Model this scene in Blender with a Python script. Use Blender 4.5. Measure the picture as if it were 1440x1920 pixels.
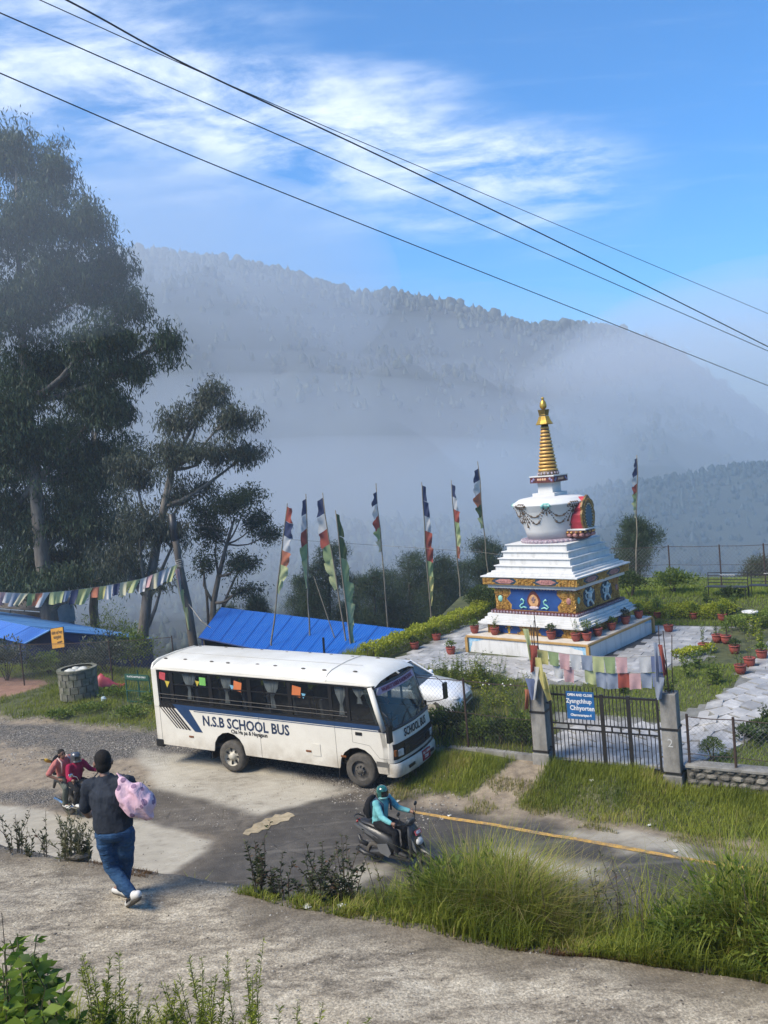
import bpy, bmesh, math, random
import numpy as np
from mathutils import Vector, Matrix

SC = bpy.context.scene
for _o in list(bpy.data.objects):
    bpy.data.objects.remove(_o)
COL = SC.collection
R = math.radians
random.seed(7)
rng = np.random.default_rng(11)

# ---------------------------------------------------------------- camera
CAM_H = 8.1
F_PX = 1650.0                      # focal length in pixels of the 1440 x 1920 photograph
cam_data = bpy.data.cameras.new('camera')
cam = bpy.data.objects.new('camera', cam_data)
COL.objects.link(cam)
cam_data.sensor_fit = 'AUTO'
cam_data.sensor_width = 36.0
cam_data.lens = 36.0 * F_PX / 1920.0
cam_data.clip_start = 0.1
cam_data.clip_end = 6000
CM = Matrix.Rotation(R(90 - 3.3), 4, 'X') @ Matrix.Rotation(R(-5.0), 4, 'Z')
cam.matrix_world = Matrix.Translation((0, 0, CAM_H)) @ CM
SC.camera = cam

# ---------------------------------------------------------------- sky, sun, exposure
SUN_AZ = R(-118)                   # measured from +Y clockwise: the sun stands to the left, a little behind the camera
SUN_EL = R(47)
world = bpy.data.worlds.new('World')
SC.world = world
world.use_nodes = True
wn, wl = world.node_tree.nodes, world.node_tree.links
wn.clear()
w_out = wn.new('ShaderNodeOutputWorld')
w_bg = wn.new('ShaderNodeBackground')
w_bg.inputs['Strength'].default_value = 0.118
w_sky = wn.new('ShaderNodeTexSky')
w_sky.sky_type = 'NISHITA'
w_sky.sun_disc = False
w_sky.sun_elevation = SUN_EL
w_sky.sun_rotation = SUN_AZ
w_sky.altitude = 2000
w_sky.air_density = 1.0
w_sky.dust_density = 0.2
w_sky.ozone_density = 3.0


def wmath(op, a, b=None, c=None):
    n = wn.new('ShaderNodeMath')
    n.operation = op
    for i, x in enumerate((a, b, c)):
        if x is None:
            continue
        if isinstance(x, (int, float)):
            n.inputs[i].default_value = x
        else:
            wl.new(x, n.inputs[i])
    return n.outputs[0]


# high cloud: streaks on a flat layer overhead (direction divided by its height), the same over the whole sky
w_tc = wn.new('ShaderNodeTexCoord')
w_sep = wn.new('ShaderNodeSeparateXYZ')
wl.new(w_tc.outputs['Generated'], w_sep.inputs[0])
w_zz = wmath('ADD', wmath('MAXIMUM', w_sep.outputs[2], 0.0), 0.12)
w_cmb = wn.new('ShaderNodeCombineXYZ')
wl.new(wmath('DIVIDE', w_sep.outputs[0], w_zz), w_cmb.inputs[0])
wl.new(wmath('DIVIDE', w_sep.outputs[1], w_zz), w_cmb.inputs[1])


def wnoise(loc, rot, scl, scale, detail, rough, dist):
    mp = wn.new('ShaderNodeMapping')
    mp.inputs['Location'].default_value = loc
    mp.inputs['Rotation'].default_value = (0, 0, R(rot))
    mp.inputs['Scale'].default_value = scl
    wl.new(w_cmb.outputs[0], mp.inputs['Vector'])
    n = wn.new('ShaderNodeTexNoise')
    n.inputs['Scale'].default_value = scale
    n.inputs['Detail'].default_value = detail
    n.inputs['Roughness'].default_value = rough
    n.inputs['Distortion'].default_value = dist
    wl.new(mp.outputs[0], n.inputs['Vector'])
    return n.outputs['Fac']


def wramp(v, a, b):
    n = wn.new('ShaderNodeMapRange')
    n.interpolation_type = 'SMOOTHSTEP'
    n.inputs['From Min'].default_value = a
    n.inputs['From Max'].default_value = b
    wl.new(v, n.inputs['Value'])
    return n.outputs[0]


# a long band of cirrus stretched across the sky, ragged by noise
w_edge = wmath('ADD', wmath('DIVIDE', w_sep.outputs[1], w_zz), wmath('MULTIPLY', wmath('DIVIDE', w_sep.outputs[0], w_zz), -0.66))
w_edge = wmath('ADD', w_edge, wmath('MULTIPLY', wmath('SUBTRACT', wnoise((0.35, 0.62, 0), 33, (0.5, 1.6, 1), 1.6, 5, 0.6, 0.1), 0.5), 0.9))
w_band = wmath('MULTIPLY', wramp(w_edge, 1.58, 1.95), wmath('SUBTRACT', 1.0, wramp(w_edge, 2.0, 2.8)))
w_band = wmath('MULTIPLY', w_band, wmath('SUBTRACT', 1.0, wramp(wmath('DIVIDE', w_sep.outputs[0], w_zz), 0.3, 0.95)))
w_fine = wramp(wnoise((3.1, 1.7, 0), 30, (0.85, 1.25, 1), 3.3, 10, 0.66, 0.25), 0.33, 0.72)
w_wisp = wramp(wnoise((8.1, 2.2, 0), 20, (0.4, 1.8, 1), 5.5, 9, 0.6, 0.4), 0.52, 0.85)
w_cl = wmath('MINIMUM', wmath('ADD', wmath('MULTIPLY', w_band, w_fine), wmath('MULTIPLY', w_wisp, 0.12)), 1.0)
w_hs = wn.new('ShaderNodeHueSaturation')
w_hs.inputs['Saturation'].default_value = 1.75
w_hs.inputs['Value'].default_value = 1.0
wl.new(w_sky.outputs[0], w_hs.inputs['Color'])
w_mix = wn.new('ShaderNodeMixRGB')
wl.new(wmath('MULTIPLY', w_cl, 0.85), w_mix.inputs['Fac'])
wl.new(w_hs.outputs[0], w_mix.inputs['Color1'])
w_mix.inputs['Color2'].default_value = (6.2, 6.5, 6.9, 1)
wl.new(w_mix.outputs[0], w_bg.inputs['Color'])
wl.new(w_bg.outputs[0], w_out.inputs['Surface'])

sun_data = bpy.data.lights.new('sun', 'SUN')
sun_data.energy = 3.5
sun_data.angle = R(26)
sun_data.color = (1.0, 0.905, 0.76)
sun = bpy.data.objects.new('sun', sun_data)
COL.objects.link(sun)
_sd = Vector((math.sin(SUN_AZ) * math.cos(SUN_EL), math.cos(SUN_AZ) * math.cos(SUN_EL), math.sin(SUN_EL)))
sun.rotation_euler = _sd.to_track_quat('Z', 'Y').to_euler()
sun.location = (-20, -10, 40)

SC.view_settings.view_transform = 'Standard'
SC.view_settings.look = 'None'
SC.view_settings.gamma = 1.0
SC.view_settings.use_curve_mapping = False
SC.view_settings.exposure = 1.05
SC.cycles.use_denoising = True
SC.cycles.max_bounces = 6
SC.cycles.diffuse_bounces = 3
SC.cycles.glossy_bounces = 3
SC.cycles.transmission_bounces = 4
SC.cycles.transparent_max_bounces = 8
SC.cycles.volume_bounces = 2
SC.cycles.caustics_reflective = False
SC.cycles.caustics_refractive = False
SC.cycles.sample_clamp_indirect = 6


# ---------------------------------------------------------------- where things stand
def ray(px, py):
    return CM.to_3x3() @ Vector(((px - 720) / F_PX, -(py - 960) / F_PX, -1))


def gp(px, py, z=0.0):
    """ground point of height z that a sight line from the eye meets"""
    d = ray(px, py)
    return Vector((0, 0, CAM_H)) + d * ((z - CAM_H) / d.z)


def at(px, py, Y):
    d = ray(px, py)
    return Vector((0, 0, CAM_H)) + d * (Y / d.y)


CU, SU = math.cos(R(30)), math.sin(R(30))


def uv(u, v, z=0.0):
    """road frame: u along the road to the right, v across it away from the eye"""
    return Vector((CU * u + SU * v, -SU * u + CU * v, z))


def to_uv(p):
    return CU * p[0] - SU * p[1], SU * p[0] + CU * p[1]


ROAD_RZ = R(-30)


# ---------------------------------------------------------------- materials
def srgb(r, g, b):
    f = lambda c: (c / 255 / 12.92) if c / 255 <= 0.04045 else ((c / 255 + 0.055) / 1.055) ** 2.4
    return (f(r), f(g), f(b))


MATS = {}


def mat(name, c1, c2=None, scale=4.0, rough=0.7, bump=0.0, bscale=60.0, metal=0.0, c3=None, rand=0.0,
        detail=6.0, lo=0.35, hi=0.65, coat=0.0, spec=0.5, objco=False, stretch=(1, 1, 1), dist=0.02):
    """principled material with a noise mix of two or three colours and fine relief"""
    if name in MATS:
        return MATS[name]
    m = bpy.data.materials.new(name)
    m.use_nodes = True
    n, l = m.node_tree.nodes, m.node_tree.links
    b = n['Principled BSDF']
    b.inputs['Roughness'].default_value = rough
    b.inputs['Metallic'].default_value = metal
    b.inputs['Coat Weight'].default_value = coat
    b.inputs['Specular IOR Level'].default_value = spec
    if objco:
        co = n.new('ShaderNodeTexCoord').outputs['Object']
    else:
        co = n.new('ShaderNodeNewGeometry').outputs['Position']
    mp = n.new('ShaderNodeMapping')
    mp.inputs['Scale'].default_value = stretch
    l.new(co, mp.inputs['Vector'])
    co = mp.outputs[0]
    if c2 is None:
        c2 = tuple(x * 0.78 for x in c1)
    t = n.new('ShaderNodeTexNoise')
    t.inputs['Scale'].default_value = scale
    t.inputs['Detail'].default_value = detail
    t.inputs['Roughness'].default_value = 0.62
    l.new(co, t.inputs['Vector'])
    r = n.new('ShaderNodeValToRGB')
    r.color_ramp.elements[0].position = lo
    r.color_ramp.elements[1].position = hi
    r.color_ramp.elements[0].color = (*c2, 1)
    r.color_ramp.elements[1].color = (*c1, 1)
    if c3:
        e = r.color_ramp.elements.new((lo + hi) / 2)
        e.color = (*c3, 1)
    l.new(t.outputs['Fac'], r.inputs['Fac'])
    out = r.outputs[0]
    if rand:
        oi = n.new('ShaderNodeObjectInfo')
        mr = n.new('ShaderNodeMapRange')
        mr.inputs['To Min'].default_value = 1 - rand
        mr.inputs['To Max'].default_value = 1 + rand
        l.new(oi.outputs['Random'], mr.inputs['Value'])
        hs = n.new('ShaderNodeHueSaturation')
        l.new(mr.outputs[0], hs.inputs['Value'])
        l.new(out, hs.inputs['Color'])
        out = hs.outputs[0]
    l.new(out, b.inputs['Base Color'])
    if bump:
        t2 = n.new('ShaderNodeTexNoise')
        t2.inputs['Scale'].default_value = bscale
        t2.inputs['Detail'].default_value = 5
        l.new(co, t2.inputs['Vector'])
        bp = n.new('ShaderNodeBump')
        bp.inputs['Strength'].default_value = bump
        bp.inputs['Distance'].default_value = dist
        l.new(t2.outputs['Fac'], bp.inputs['Height'])
        l.new(bp.outputs[0], b.inputs['Normal'])
    MATS[name] = m
    return m


def leaf_mat(name, ca, cb, cc=None, trans=0.35, rough=0.55):
    """leaf or blade colour varied by the per-leaf attribute 'tint', with light shining through"""
    if name in MATS:
        return MATS[name]
    m = bpy.data.materials.new(name)
    m.use_nodes = True
    n, l = m.node_tree.nodes, m.node_tree.links
    b = n['Principled BSDF']
    b.inputs['Roughness'].default_value = rough
    b.inputs['Specular IOR Level'].default_value = 0.3
    a = n.new('ShaderNodeAttribute')
    a.attribute_name = 'tint'
    r = n.new('ShaderNodeValToRGB')
    r.color_ramp.elements[0].position = 0.1
    r.color_ramp.elements[1].position = 0.9
    r.color_ramp.elements[0].color = (*ca, 1)
    r.color_ramp.elements[1].color = (*cb, 1)
    if cc:
        e = r.color_ramp.elements.new(0.97)
        e.color = (*cc, 1)
    l.new(a.outputs['Fac'], r.inputs['Fac'])
    l.new(r.outputs[0], b.inputs['Base Color'])
    tr = n.new('ShaderNodeBsdfTranslucent')
    l.new(r.outputs[0], tr.inputs['Color'])
    mx = n.new('ShaderNodeMixShader')
    mx.inputs[0].default_value = trans
    l.new(b.outputs[0], mx.inputs[1])
    l.new(tr.outputs[0], mx.inputs[2])
    l.new(mx.outputs[0], n['Material Output'].inputs['Surface'])
    MATS[name] = m
    return m


def glass_mat(name, tint=(0.02, 0.025, 0.03), rough=0.05, alpha=0.55):
    """dark vehicle glass: part see-through, part mirror"""
    if name in MATS:
        return MATS[name]
    m = bpy.data.materials.new(name)
    m.use_nodes = True
    n, l = m.node_tree.nodes, m.node_tree.links
    b = n['Principled BSDF']
    b.inputs['Base Color'].default_value = (*tint, 1)
    b.inputs['Roughness'].default_value = rough
    b.inputs['Specular IOR Level'].default_value = 0.6
    t = n.new('ShaderNodeBsdfTransparent')
    t.inputs['Color'].default_value = (0.75, 0.8, 0.8, 1)
    mx = n.new('ShaderNodeMixShader')
    mx.inputs[0].default_value = alpha
    l.new(b.outputs[0], mx.inputs[1])
    l.new(t.outputs[0], mx.inputs[2])
    l.new(mx.outputs[0], n['Material Output'].inputs['Surface'])
    MATS[name] = m
    return m


# ---------------------------------------------------------------- object helpers
def tag(o, label=None, cat=None, group=None, kind=None):
    if label:
        o['label'] = label
    if cat:
        o['category'] = cat
    if group:
        o['group'] = group
    if kind:
        o['kind'] = kind
    return o


def empty(name, loc, rz=0.0, label=None, cat=None, group=None):
    o = bpy.data.objects.new(name, None)
    o.empty_display_size = 0.2
    o.location = loc
    o.rotation_euler = (0, 0, rz)
    COL.objects.link(o)
    return tag(o, label, cat, group)


def link_mesh(name, me, m=None, parent=None):
    o = bpy.data.objects.new(name, me)
    if m:
        for x in (m if isinstance(m, (list, tuple)) else [m]):
            me.materials.append(x)
    COL.objects.link(o)
    if parent:
        o.parent = parent
    return o


def np_mesh(name, V, F, tint=None, smooth=False):
    """fast mesh from numpy arrays, all faces with the same corner count"""
    V = np.asarray(V, np.float32)
    F = np.asarray(F, np.int32)
    me = bpy.data.meshes.new(name)
    me.vertices.add(len(V))
    me.vertices.foreach_set('co', V.ravel())
    k = F.shape[1]
    me.loops.add(F.size)
    me.loops.foreach_set('vertex_index', F.ravel())
    me.polygons.add(len(F))
    me.polygons.foreach_set('loop_start', np.arange(0, F.size, k, dtype=np.int32))
    me.polygons.foreach_set('loop_total', np.full(len(F), k, np.int32))
    if smooth:
        me.polygons.foreach_set('use_smooth', np.ones(len(F), bool))
    if tint is not None:
        a = me.attributes.new('tint', 'FLOAT', 'POINT')
        a.data.foreach_set('value', np.asarray(tint, np.float32))
    me.update()
    me.validate()
    return me


class MB:
    """collects shapes and links them as ONE mesh object"""

    def __init__(self, xf=None):
        self.v, self.f, self.mi = [], [], []
        self.cur = 0
        self.xf = xf
        self.sm = []
        self.smooth = False

    def add(self, vs, fs):
        o = len(self.v)
        if self.xf is not None:
            vs = [self.xf @ Vector(p) for p in vs]
        self.v += [tuple(p) for p in vs]
        self.f += [tuple(i + o for i in f) for f in fs]
        self.mi += [self.cur] * len(fs)
        self.sm += [self.smooth] * len(fs)
        return self

    def box(self, c, s, rz=0.0, rx=0.0, ry=0.0):
        hx, hy, hz = s[0] / 2, s[1] / 2, s[2] / 2
        m = Matrix.Translation(c) @ Matrix.Rotation(rz, 4, 'Z') @ Matrix.Rotation(ry, 4, 'Y') @ Matrix.Rotation(rx, 4, 'X')
        vs = [m @ Vector((x, y, z)) for x in (-hx, hx) for y in (-hy, hy) for z in (-hz, hz)]
        return self.add(vs, [(0, 1, 3, 2), (4, 6, 7, 5), (0, 4, 5, 1), (2, 3, 7, 6), (0, 2, 6, 4), (1, 5, 7, 3)])

    def bb(self, x0, x1, y0, y1, z0, z1):
        return self.box(((x0 + x1) / 2, (y0 + y1) / 2, (z0 + z1) / 2), (x1 - x0, y1 - y0, z1 - z0))

    def tube(self, pts, r, n=8, caps=True):
        """round bar through pts; r a number or one radius per point"""
        pts = [Vector(p) for p in pts]
        rs = r if isinstance(r, (list, tuple)) else [r] * len(pts)
        vs, fs = [], []
        prev = None
        for i, p in enumerate(pts):
            d = (pts[min(i + 1, len(pts) - 1)] - pts[max(i - 1, 0)])
            if d.length < 1e-9:
                d = Vector((0, 0, 1))
            d.normalize()
            if prev is None:
                a = d.orthogonal().normalized()
            else:
                a = prev - d * prev.dot(d)
                if a.length < 1e-6:
                    a = d.orthogonal()
                a.normalize()
            prev = a
            b = d.cross(a)
            for k in range(n):
                t = 2 * math.pi * k / n
                vs.append(p + (a * math.cos(t) + b * math.sin(t)) * rs[i])
        for i in range(len(pts) - 1):
            for k in range(n):
                fs.append((i * n + k, i * n + (k + 1) % n, (i + 1) * n + (k + 1) % n, (i + 1) * n + k))
        if caps:
            fs.append(tuple(range(n - 1, -1, -1)))
            fs.append(tuple((len(pts) - 1) * n + k for k in range(n)))
        return self.add(vs, fs)

    def lathe(self, prof, n=24, c=(0, 0, 0), ax='Z', cap=True):
        """prof: list of (radius, height)"""
        vs, fs = [], []
        for (r, h) in prof:
            for k in range(n):
                t = 2 * math.pi * k / n
                x, y = r * math.cos(t), r * math.sin(t)
                p = (x, y, h) if ax == 'Z' else ((x, h, y) if ax == 'Y' else (h, x, y))
                vs.append((p[0] + c[0], p[1] + c[1], p[2] + c[2]))
        for i in range(len(prof) - 1):
            for k in range(n):
                fs.append((i * n + k, i * n + (k + 1) % n, (i + 1) * n + (k + 1) % n, (i + 1) * n + k))
        if cap:
            fs.append(tuple(range(n - 1, -1, -1)))
            fs.append(tuple((len(prof) - 1) * n + k for k in range(n)))
        return self.add(vs, fs)

    def prism(self, poly, y0, y1, plane='XZ'):
        """extrude a 2-D outline; plane XZ extrudes along Y, XY along Z, YZ along X"""
        n = len(poly)
        mk = {'XZ': lambda a, b, h: (a, h, b), 'XY': lambda a, b, h: (a, b, h), 'YZ': lambda a, b, h: (h, a, b)}[plane]
        vs = [mk(a, b, y0) for a, b in poly] + [mk(a, b, y1) for a, b in poly]
        fs = [tuple(range(n)), tuple(range(2 * n - 1, n - 1, -1))]
        fs += [(i, (i + 1) % n, n + (i + 1) % n, n + i) for i in range(n)]
        return self.add(vs, fs)

    def sphere(self, c, r, n=10, m=7):
        r = r if isinstance(r, (list, tuple)) else (r, r, r)
        vs, fs = [(c[0], c[1], c[2] - r[2])], []
        for i in range(1, m):
            ph = math.pi * i / m
            for k in range(n):
                t = 2 * math.pi * k / n
                vs.append((c[0] + r[0] * math.sin(ph) * math.cos(t), c[1] + r[1] * math.sin(ph) * math.sin(t), c[2] - r[2] * math.cos(ph)))
        vs.append((c[0], c[1], c[2] + r[2]))
        top = len(vs) - 1
        for k in range(n):
            fs.append((0, 1 + (k + 1) % n, 1 + k))
            fs.append((top, 1 + (m - 2) * n + k, 1 + (m - 2) * n + (k + 1) % n))
            for i in range(m - 2):
                fs.append((1 + i * n + k, 1 + i * n + (k + 1) % n, 1 + (i + 1) * n + (k + 1) % n, 1 + (i + 1) * n + k))
        return self.add(vs, fs)

    def grid(self, rows, closed=False):
        """rows: list of equal-length point lists -> quads (a loft)"""
        n = len(rows[0])
        vs = [p for r in rows for p in r]
        fs = []
        for i in range(len(rows) - 1):
            for k in range(n if closed else n - 1):
                fs.append((i * n + k, i * n + (k + 1) % n, (i + 1) * n + (k + 1) % n, (i + 1) * n + k))
        return self.add(vs, fs)

    def build(self, name, m, parent=None, smooth=None, bevel=0.0, fix=False, sub=0):
        me = bpy.data.meshes.new(name)
        me.from_pydata(self.v, [], self.f)
        ms = m if isinstance(m, (list, tuple)) else [m]
        for x in ms:
            me.materials.append(x)
        if len(ms) > 1:
            me.polygons.foreach_set('material_index', self.mi)
        sm = self.sm if smooth is None else [smooth] * len(self.f)
        me.polygons.foreach_set('use_smooth', sm)
        me.update()
        if fix or bevel:
            b = bmesh.new()
            b.from_mesh(me)
            bmesh.ops.recalc_face_normals(b, faces=b.faces)
            if bevel:
                es = [e for e in b.edges if len(e.link_faces) == 2 and e.calc_face_angle(0) > 0.5]
                bmesh.ops.bevel(b, geom=es, offset=bevel, segments=2, affect='EDGES', profile=0.6, clamp_overlap=True)
            b.to_mesh(me)
            b.free()
        o = bpy.data.objects.new(name, me)
        COL.objects.link(o)
        if parent:
            o.parent = parent
        if sub:
            md = o.modifiers.new('s', 'SUBSURF')
            md.levels = md.render_levels = sub
        return o


def text_obj(name, s, size, m, parent, xf, depth=0.002, sx=1.0, align='LEFT', bold=0.0, shear=0.0, spacing=1.0):
    """flat lettering as a thin mesh; xf places the text plane (x right, y up)"""
    cu = bpy.data.curves.new(name, 'FONT')
    cu.body = s
    cu.size = size
    cu.extrude = depth
    cu.offset = bold
    cu.shear = shear
    cu.space_character = spacing
    cu.align_x = align
    cu.align_y = 'CENTER'
    cu.resolution_u = 2
    t = bpy.data.objects.new(name, cu)
    COL.objects.link(t)
    dg = bpy.context.evaluated_depsgraph_get()
    me = bpy.data.meshes.new_from_object(t.evaluated_get(dg))
    bpy.data.objects.remove(t)
    me.name = name
    me.transform(xf @ Matrix.Scale(sx, 4, (1, 0, 0)))
    me.materials.clear()
    return link_mesh(name, me, m, parent)


def frame_xf(o, x, y):
    """matrix with origin o, local x and y axes"""
    x = Vector(x).normalized()
    y = Vector(y)
    y = (y - x * y.dot(x)).normalized()
    z = x.cross(y)
    return Matrix(((x.x, y.x, z.x, o[0]), (x.y, y.y, z.y, o[1]), (x.z, y.z, z.z, o[2]), (0, 0, 0, 1)))


def copy_tree(o, parent=None):
    c = o.copy()
    COL.objects.link(c)
    c.parent = parent
    for ch in [x for x in o.children]:
        copy_tree(ch, c)
    return c


def sstep(a, b, x):
    t = np.clip((x - a) / (b - a), 0, 1)
    return t * t * (3 - 2 * t)


def vnoise(x, y, scale, seed=0):
    """smooth value noise 0..1 on arrays"""
    x = np.asarray(x, float) * scale + seed * 17.3
    y = np.asarray(y, float) * scale + seed * 9.7
    xi, yi = np.floor(x), np.floor(y)
    fx, fy = x - xi, y - yi
    fx, fy = fx * fx * (3 - 2 * fx), fy * fy * (3 - 2 * fy)

    def h(a, b):
        s = np.sin(a * 127.1 + b * 311.7 + seed * 74.7) * 43758.5453
        return s - np.floor(s)
    return (h(xi, yi) * (1 - fx) + h(xi + 1, yi) * fx) * (1 - fy) + (h(xi, yi + 1) * (1 - fx) + h(xi + 1, yi + 1) * fx) * fy


def fnoise(x, y, scale, seed=0, oct=4):
    s, a, t = 0, 1.0, 0
    for i in range(oct):
        s = s + a * vnoise(x, y, scale * 2 ** i, seed + i)
        t += a
        a *= 0.5
    return s / t
# ================================================================ TERRAIN
GATE_V = 20.2


def edge_v(u):
    u = np.asarray(u, float)
    return 7.15 + 0.30 * sstep(-5, -1, u) - 0.25 * sstep(-8, -11, u) + 0.22 * (fnoise(u, u * 0, 0.9, 3, 3) - 0.5)


def height(u, v):
    u = np.asarray(u, float)
    v = np.asarray(v, float)
    e = edge_v(u)
    # terrace under the eye, bank down to the footpath
    z = 5.7 - 2.1 * sstep(2.1, 4.5, v + 0.5 * (fnoise(u, v, 0.8, 5, 2) - 0.5))
    # footpath, slightly cambered and lumpy
    lump = (fnoise(u, v, 1.1, 8, 4) - 0.5) * 0.10 * sstep(4.8, 5.3, v)
    z = z + lump
    # bank from footpath to road
    t = np.clip((v - e) / (11.6 - e), 0, 1)
    zb = 3.6 * (1 - (0.25 * t + 0.75 * t * t * (3 - 2 * t)))
    zb = zb - 0.12 * sstep(0, 0.05, t) * (1 - t) + (fnoise(u, v, 1.6, 12, 3) - 0.5) * 0.22 * np.sin(np.pi * t)
    z = np.where(v > e, zb + lump * (1 - t), z)
    road = (fnoise(u, v, 0.7, 21, 4) - 0.5) * 0.05
    z = np.where(v > 11.6, road * sstep(11.6, 12.2, v), z)
    # verge up to the compound on the right
    right = sstep(-11.8, -9.8, u)
    z = z + right * 0.33 * sstep(17.9, 20.0, v) * (1 - 0.75 * sstep(-5.2, -4.4, u))
    z = z + (fnoise(u, v, 0.9, 31, 3) - 0.5) * 0.10 * right * sstep(17.7, 18.4, v) * (1 - sstep(20.0, 20.2, v))
    # compound: gate level, ramp, pad of the shrine, lawn
    comp = 0.38 + 0.62 * sstep(21.5, 27.0, v) + 0.6 * sstep(34.0, 37.0, v)
    comp = comp + 0.12 * sstep(-4.6, -4.2, u) * (1 - sstep(24, 27, v))
    # left: grass strip, then the ground falls away
    left = 0.12 * sstep(20.5, 23, v) - 0.30 * np.maximum(v - 26.0, 0)
    inside = sstep(-19.0, -17.4, u)
    far = np.where(v > 20.25, comp * inside + left * (1 - inside), z)
    z = np.where(v > 20.25, far, z)
    # beyond the back fence into the valley
    drop = np.maximum(v - 40.5, 0)
    z = z - inside * (0.30 * drop * sstep(0, 6, drop))
    z = np.maximum(z, -60 + 6 * (fnoise(u, v, 0.012, 40, 3) - 0.5))
    zr = 0.30 * np.maximum(-v - 4, 0) * 0.3
    return z + zr


def hz(u, v):
    return float(height(np.array([u]), np.array([v]))[0])


def on(p, dz=0.0):
    u, v = to_uv(p)
    return Vector((p[0], p[1], hz(u, v) + dz))


def poly_uv(px, z=0.0):
    return [to_uv(gp(x, y, z)) for x, y in px]


def poly_mask(U, V, poly, soft=0.18, jag=0.45, seed=1):
    """soft mask inside an outline on the ground, with a ragged edge"""
    uu = U + jag * (fnoise(U, V, 1.3, seed, 4) - 0.5)
    vv = V + jag * (fnoise(U, V, 1.3, seed + 9, 4) - 0.5)
    ins = np.zeros(U.shape, bool)
    dmin = np.full(U.shape, 1e9)
    n = len(poly)
    for i in range(n):
        x0, y0 = poly[i]
        x1, y1 = poly[(i + 1) % n]
        c = ((y0 > vv) != (y1 > vv)) & (uu < (x1 - x0) * (vv - y0) / (y1 - y0 + 1e-12) + x0)
        ins ^= c
        dx, dy = x1 - x0, y1 - y0
        t = np.clip(((uu - x0) * dx + (vv - y0) * dy) / (dx * dx + dy * dy + 1e-12), 0, 1)
        dmin = np.minimum(dmin, np.hypot(uu - x0 - t * dx, vv - y0 - t * dy))
    s = np.where(ins, dmin, -dmin)
    return sstep(-soft, soft, s)


def axis(a, b, step, far_a, far_b, grow=1.22):
    mid = list(np.arange(a, b + 1e-6, step))
    lo, s, x = [], step, a
    while x > far_a:
        s *= grow
        x -= s
        lo.append(x)
    hi, s, x = [], step, mid[-1]
    while x < far_b:
        s *= grow
        x += s
        hi.append(x)
    return np.array(lo[::-1] + mid + hi)


ua = axis(-34, 3, 0.12, -900, 900)
va = axis(3.2, 24, 0.12, -60, 900)
UU, VV = np.meshgrid(ua, va, indexing='ij')
ZZ = height(UU, VV)
PX = CU * UU + SU * VV
PY = -SU * UU + CU * VV
nu, nv = len(ua), len(va)
idx = np.arange(nu * nv).reshape(nu, nv)
quads = np.stack([idx[:-1, :-1].ravel(), idx[1:, :-1].ravel(), idx[1:, 1:].ravel(), idx[:-1, 1:].ravel()], 1)
me = np_mesh('ground', np.stack([PX.ravel(), PY.ravel(), ZZ.ravel()], 1), quads, smooth=True)

# what covers the ground where
E_ = edge_v(UU)
m_path = sstep(4.5, 5.0, VV) * (1 - sstep(0.0, 0.35, VV - E_ + 0.3 * (fnoise(UU, VV, 2.0, 51) - .5)))
m_soilbank = np.maximum(sstep(0.0, 0.3, VV - E_), .75 * sstep(-.75, -.1, VV - E_ + .8 * (fnoise(UU, VV, 1.5, 59) - .5))) * (1 - sstep(11.4, 12.4, VV + (fnoise(UU, VV, .8, 52) - .5)))
m_green = np.maximum(sstep(17.9, 18.4, VV + 1.1 * (fnoise(UU, VV, .7, 53) - .5)) * sstep(-11.5, -10.3, UU + .8 * (fnoise(UU, VV, .8, 54) - .5)),
                     sstep(20.0, 20.9, VV + 1.0 * (fnoise(UU, VV, .7, 55) - .5)))
m_green = np.maximum(m_green, (1 - sstep(4.5, 5.0, VV)))
m_bare = poly_mask(UU, VV, poly_uv([(985, 1440), (1040, 1452), (1010, 1490), (960, 1520), (870, 1500), (930, 1470)]), seed=61)
m_bare = np.maximum(m_bare, 0.45 * poly_mask(UU, VV, poly_uv([(1080, 1500), (1150, 1520), (1250, 1545), (1200, 1570), (1060, 1540)]), 0.5, 1.0, seed=62))
m_green = m_green * (1 - m_bare)
m_asph = sstep(-14.6, -12.6, UU + .9 * (fnoise(UU, VV, .6, 56) - .5)) * sstep(12.2, 13.0, VV) * (1 - sstep(17.2, 17.9, VV + .9 * (fnoise(UU, VV, .9, 57) - .5)))
m_asph = np.maximum(m_asph, 0.8 * poly_mask(UU, VV, poly_uv([(150, 1490), (330, 1475), (500, 1520), (640, 1485), (800, 1490), (640, 1620), (420, 1640), (390, 1570), (250, 1545), (100, 1518)]), seed=58))
m_conc = poly_mask(UU, VV, poly_uv([(255, 1405), (380, 1420), (480, 1440), (560, 1452), (660, 1478), (590, 1500), (500, 1527), (400, 1505), (290, 1478)]), seed=63)
m_conc = np.maximum(m_conc, poly_mask(UU, VV, poly_uv([(-60, 1500), (60, 1518), (150, 1530), (270, 1540), (395, 1575), (375, 1600), (330, 1632), (200, 1680), (-60, 1640)]), 0.12, 0.35, seed=64))
m_conc = np.maximum(m_conc, .9 * poly_mask(UU, VV, poly_uv([(920, 1600), (1010, 1598), (1130, 1625), (1140, 1650), (1050, 1640), (950, 1625)]), .2, .8, seed=65))
m_conc = np.maximum(m_conc, .8 * poly_mask(UU, VV, poly_uv([(1040, 1555), (1150, 1558), (1270, 1575), (1320, 1610), (1230, 1600), (1130, 1585)]), .2, .9, seed=66))
m_conc = np.maximum(m_conc, .7 * poly_mask(UU, VV, poly_uv([(600, 1650), (690, 1615), (720, 1640), (650, 1680)]), .2, .9, seed=67))
m_wet = poly_mask(UU, VV, poly_uv([(-60, 1500), (60, 1518), (150, 1530), (270, 1540), (395, 1575), (375, 1600), (330, 1632), (200, 1680), (-60, 1640)]), 0.3, 0.5, seed=64)
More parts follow.
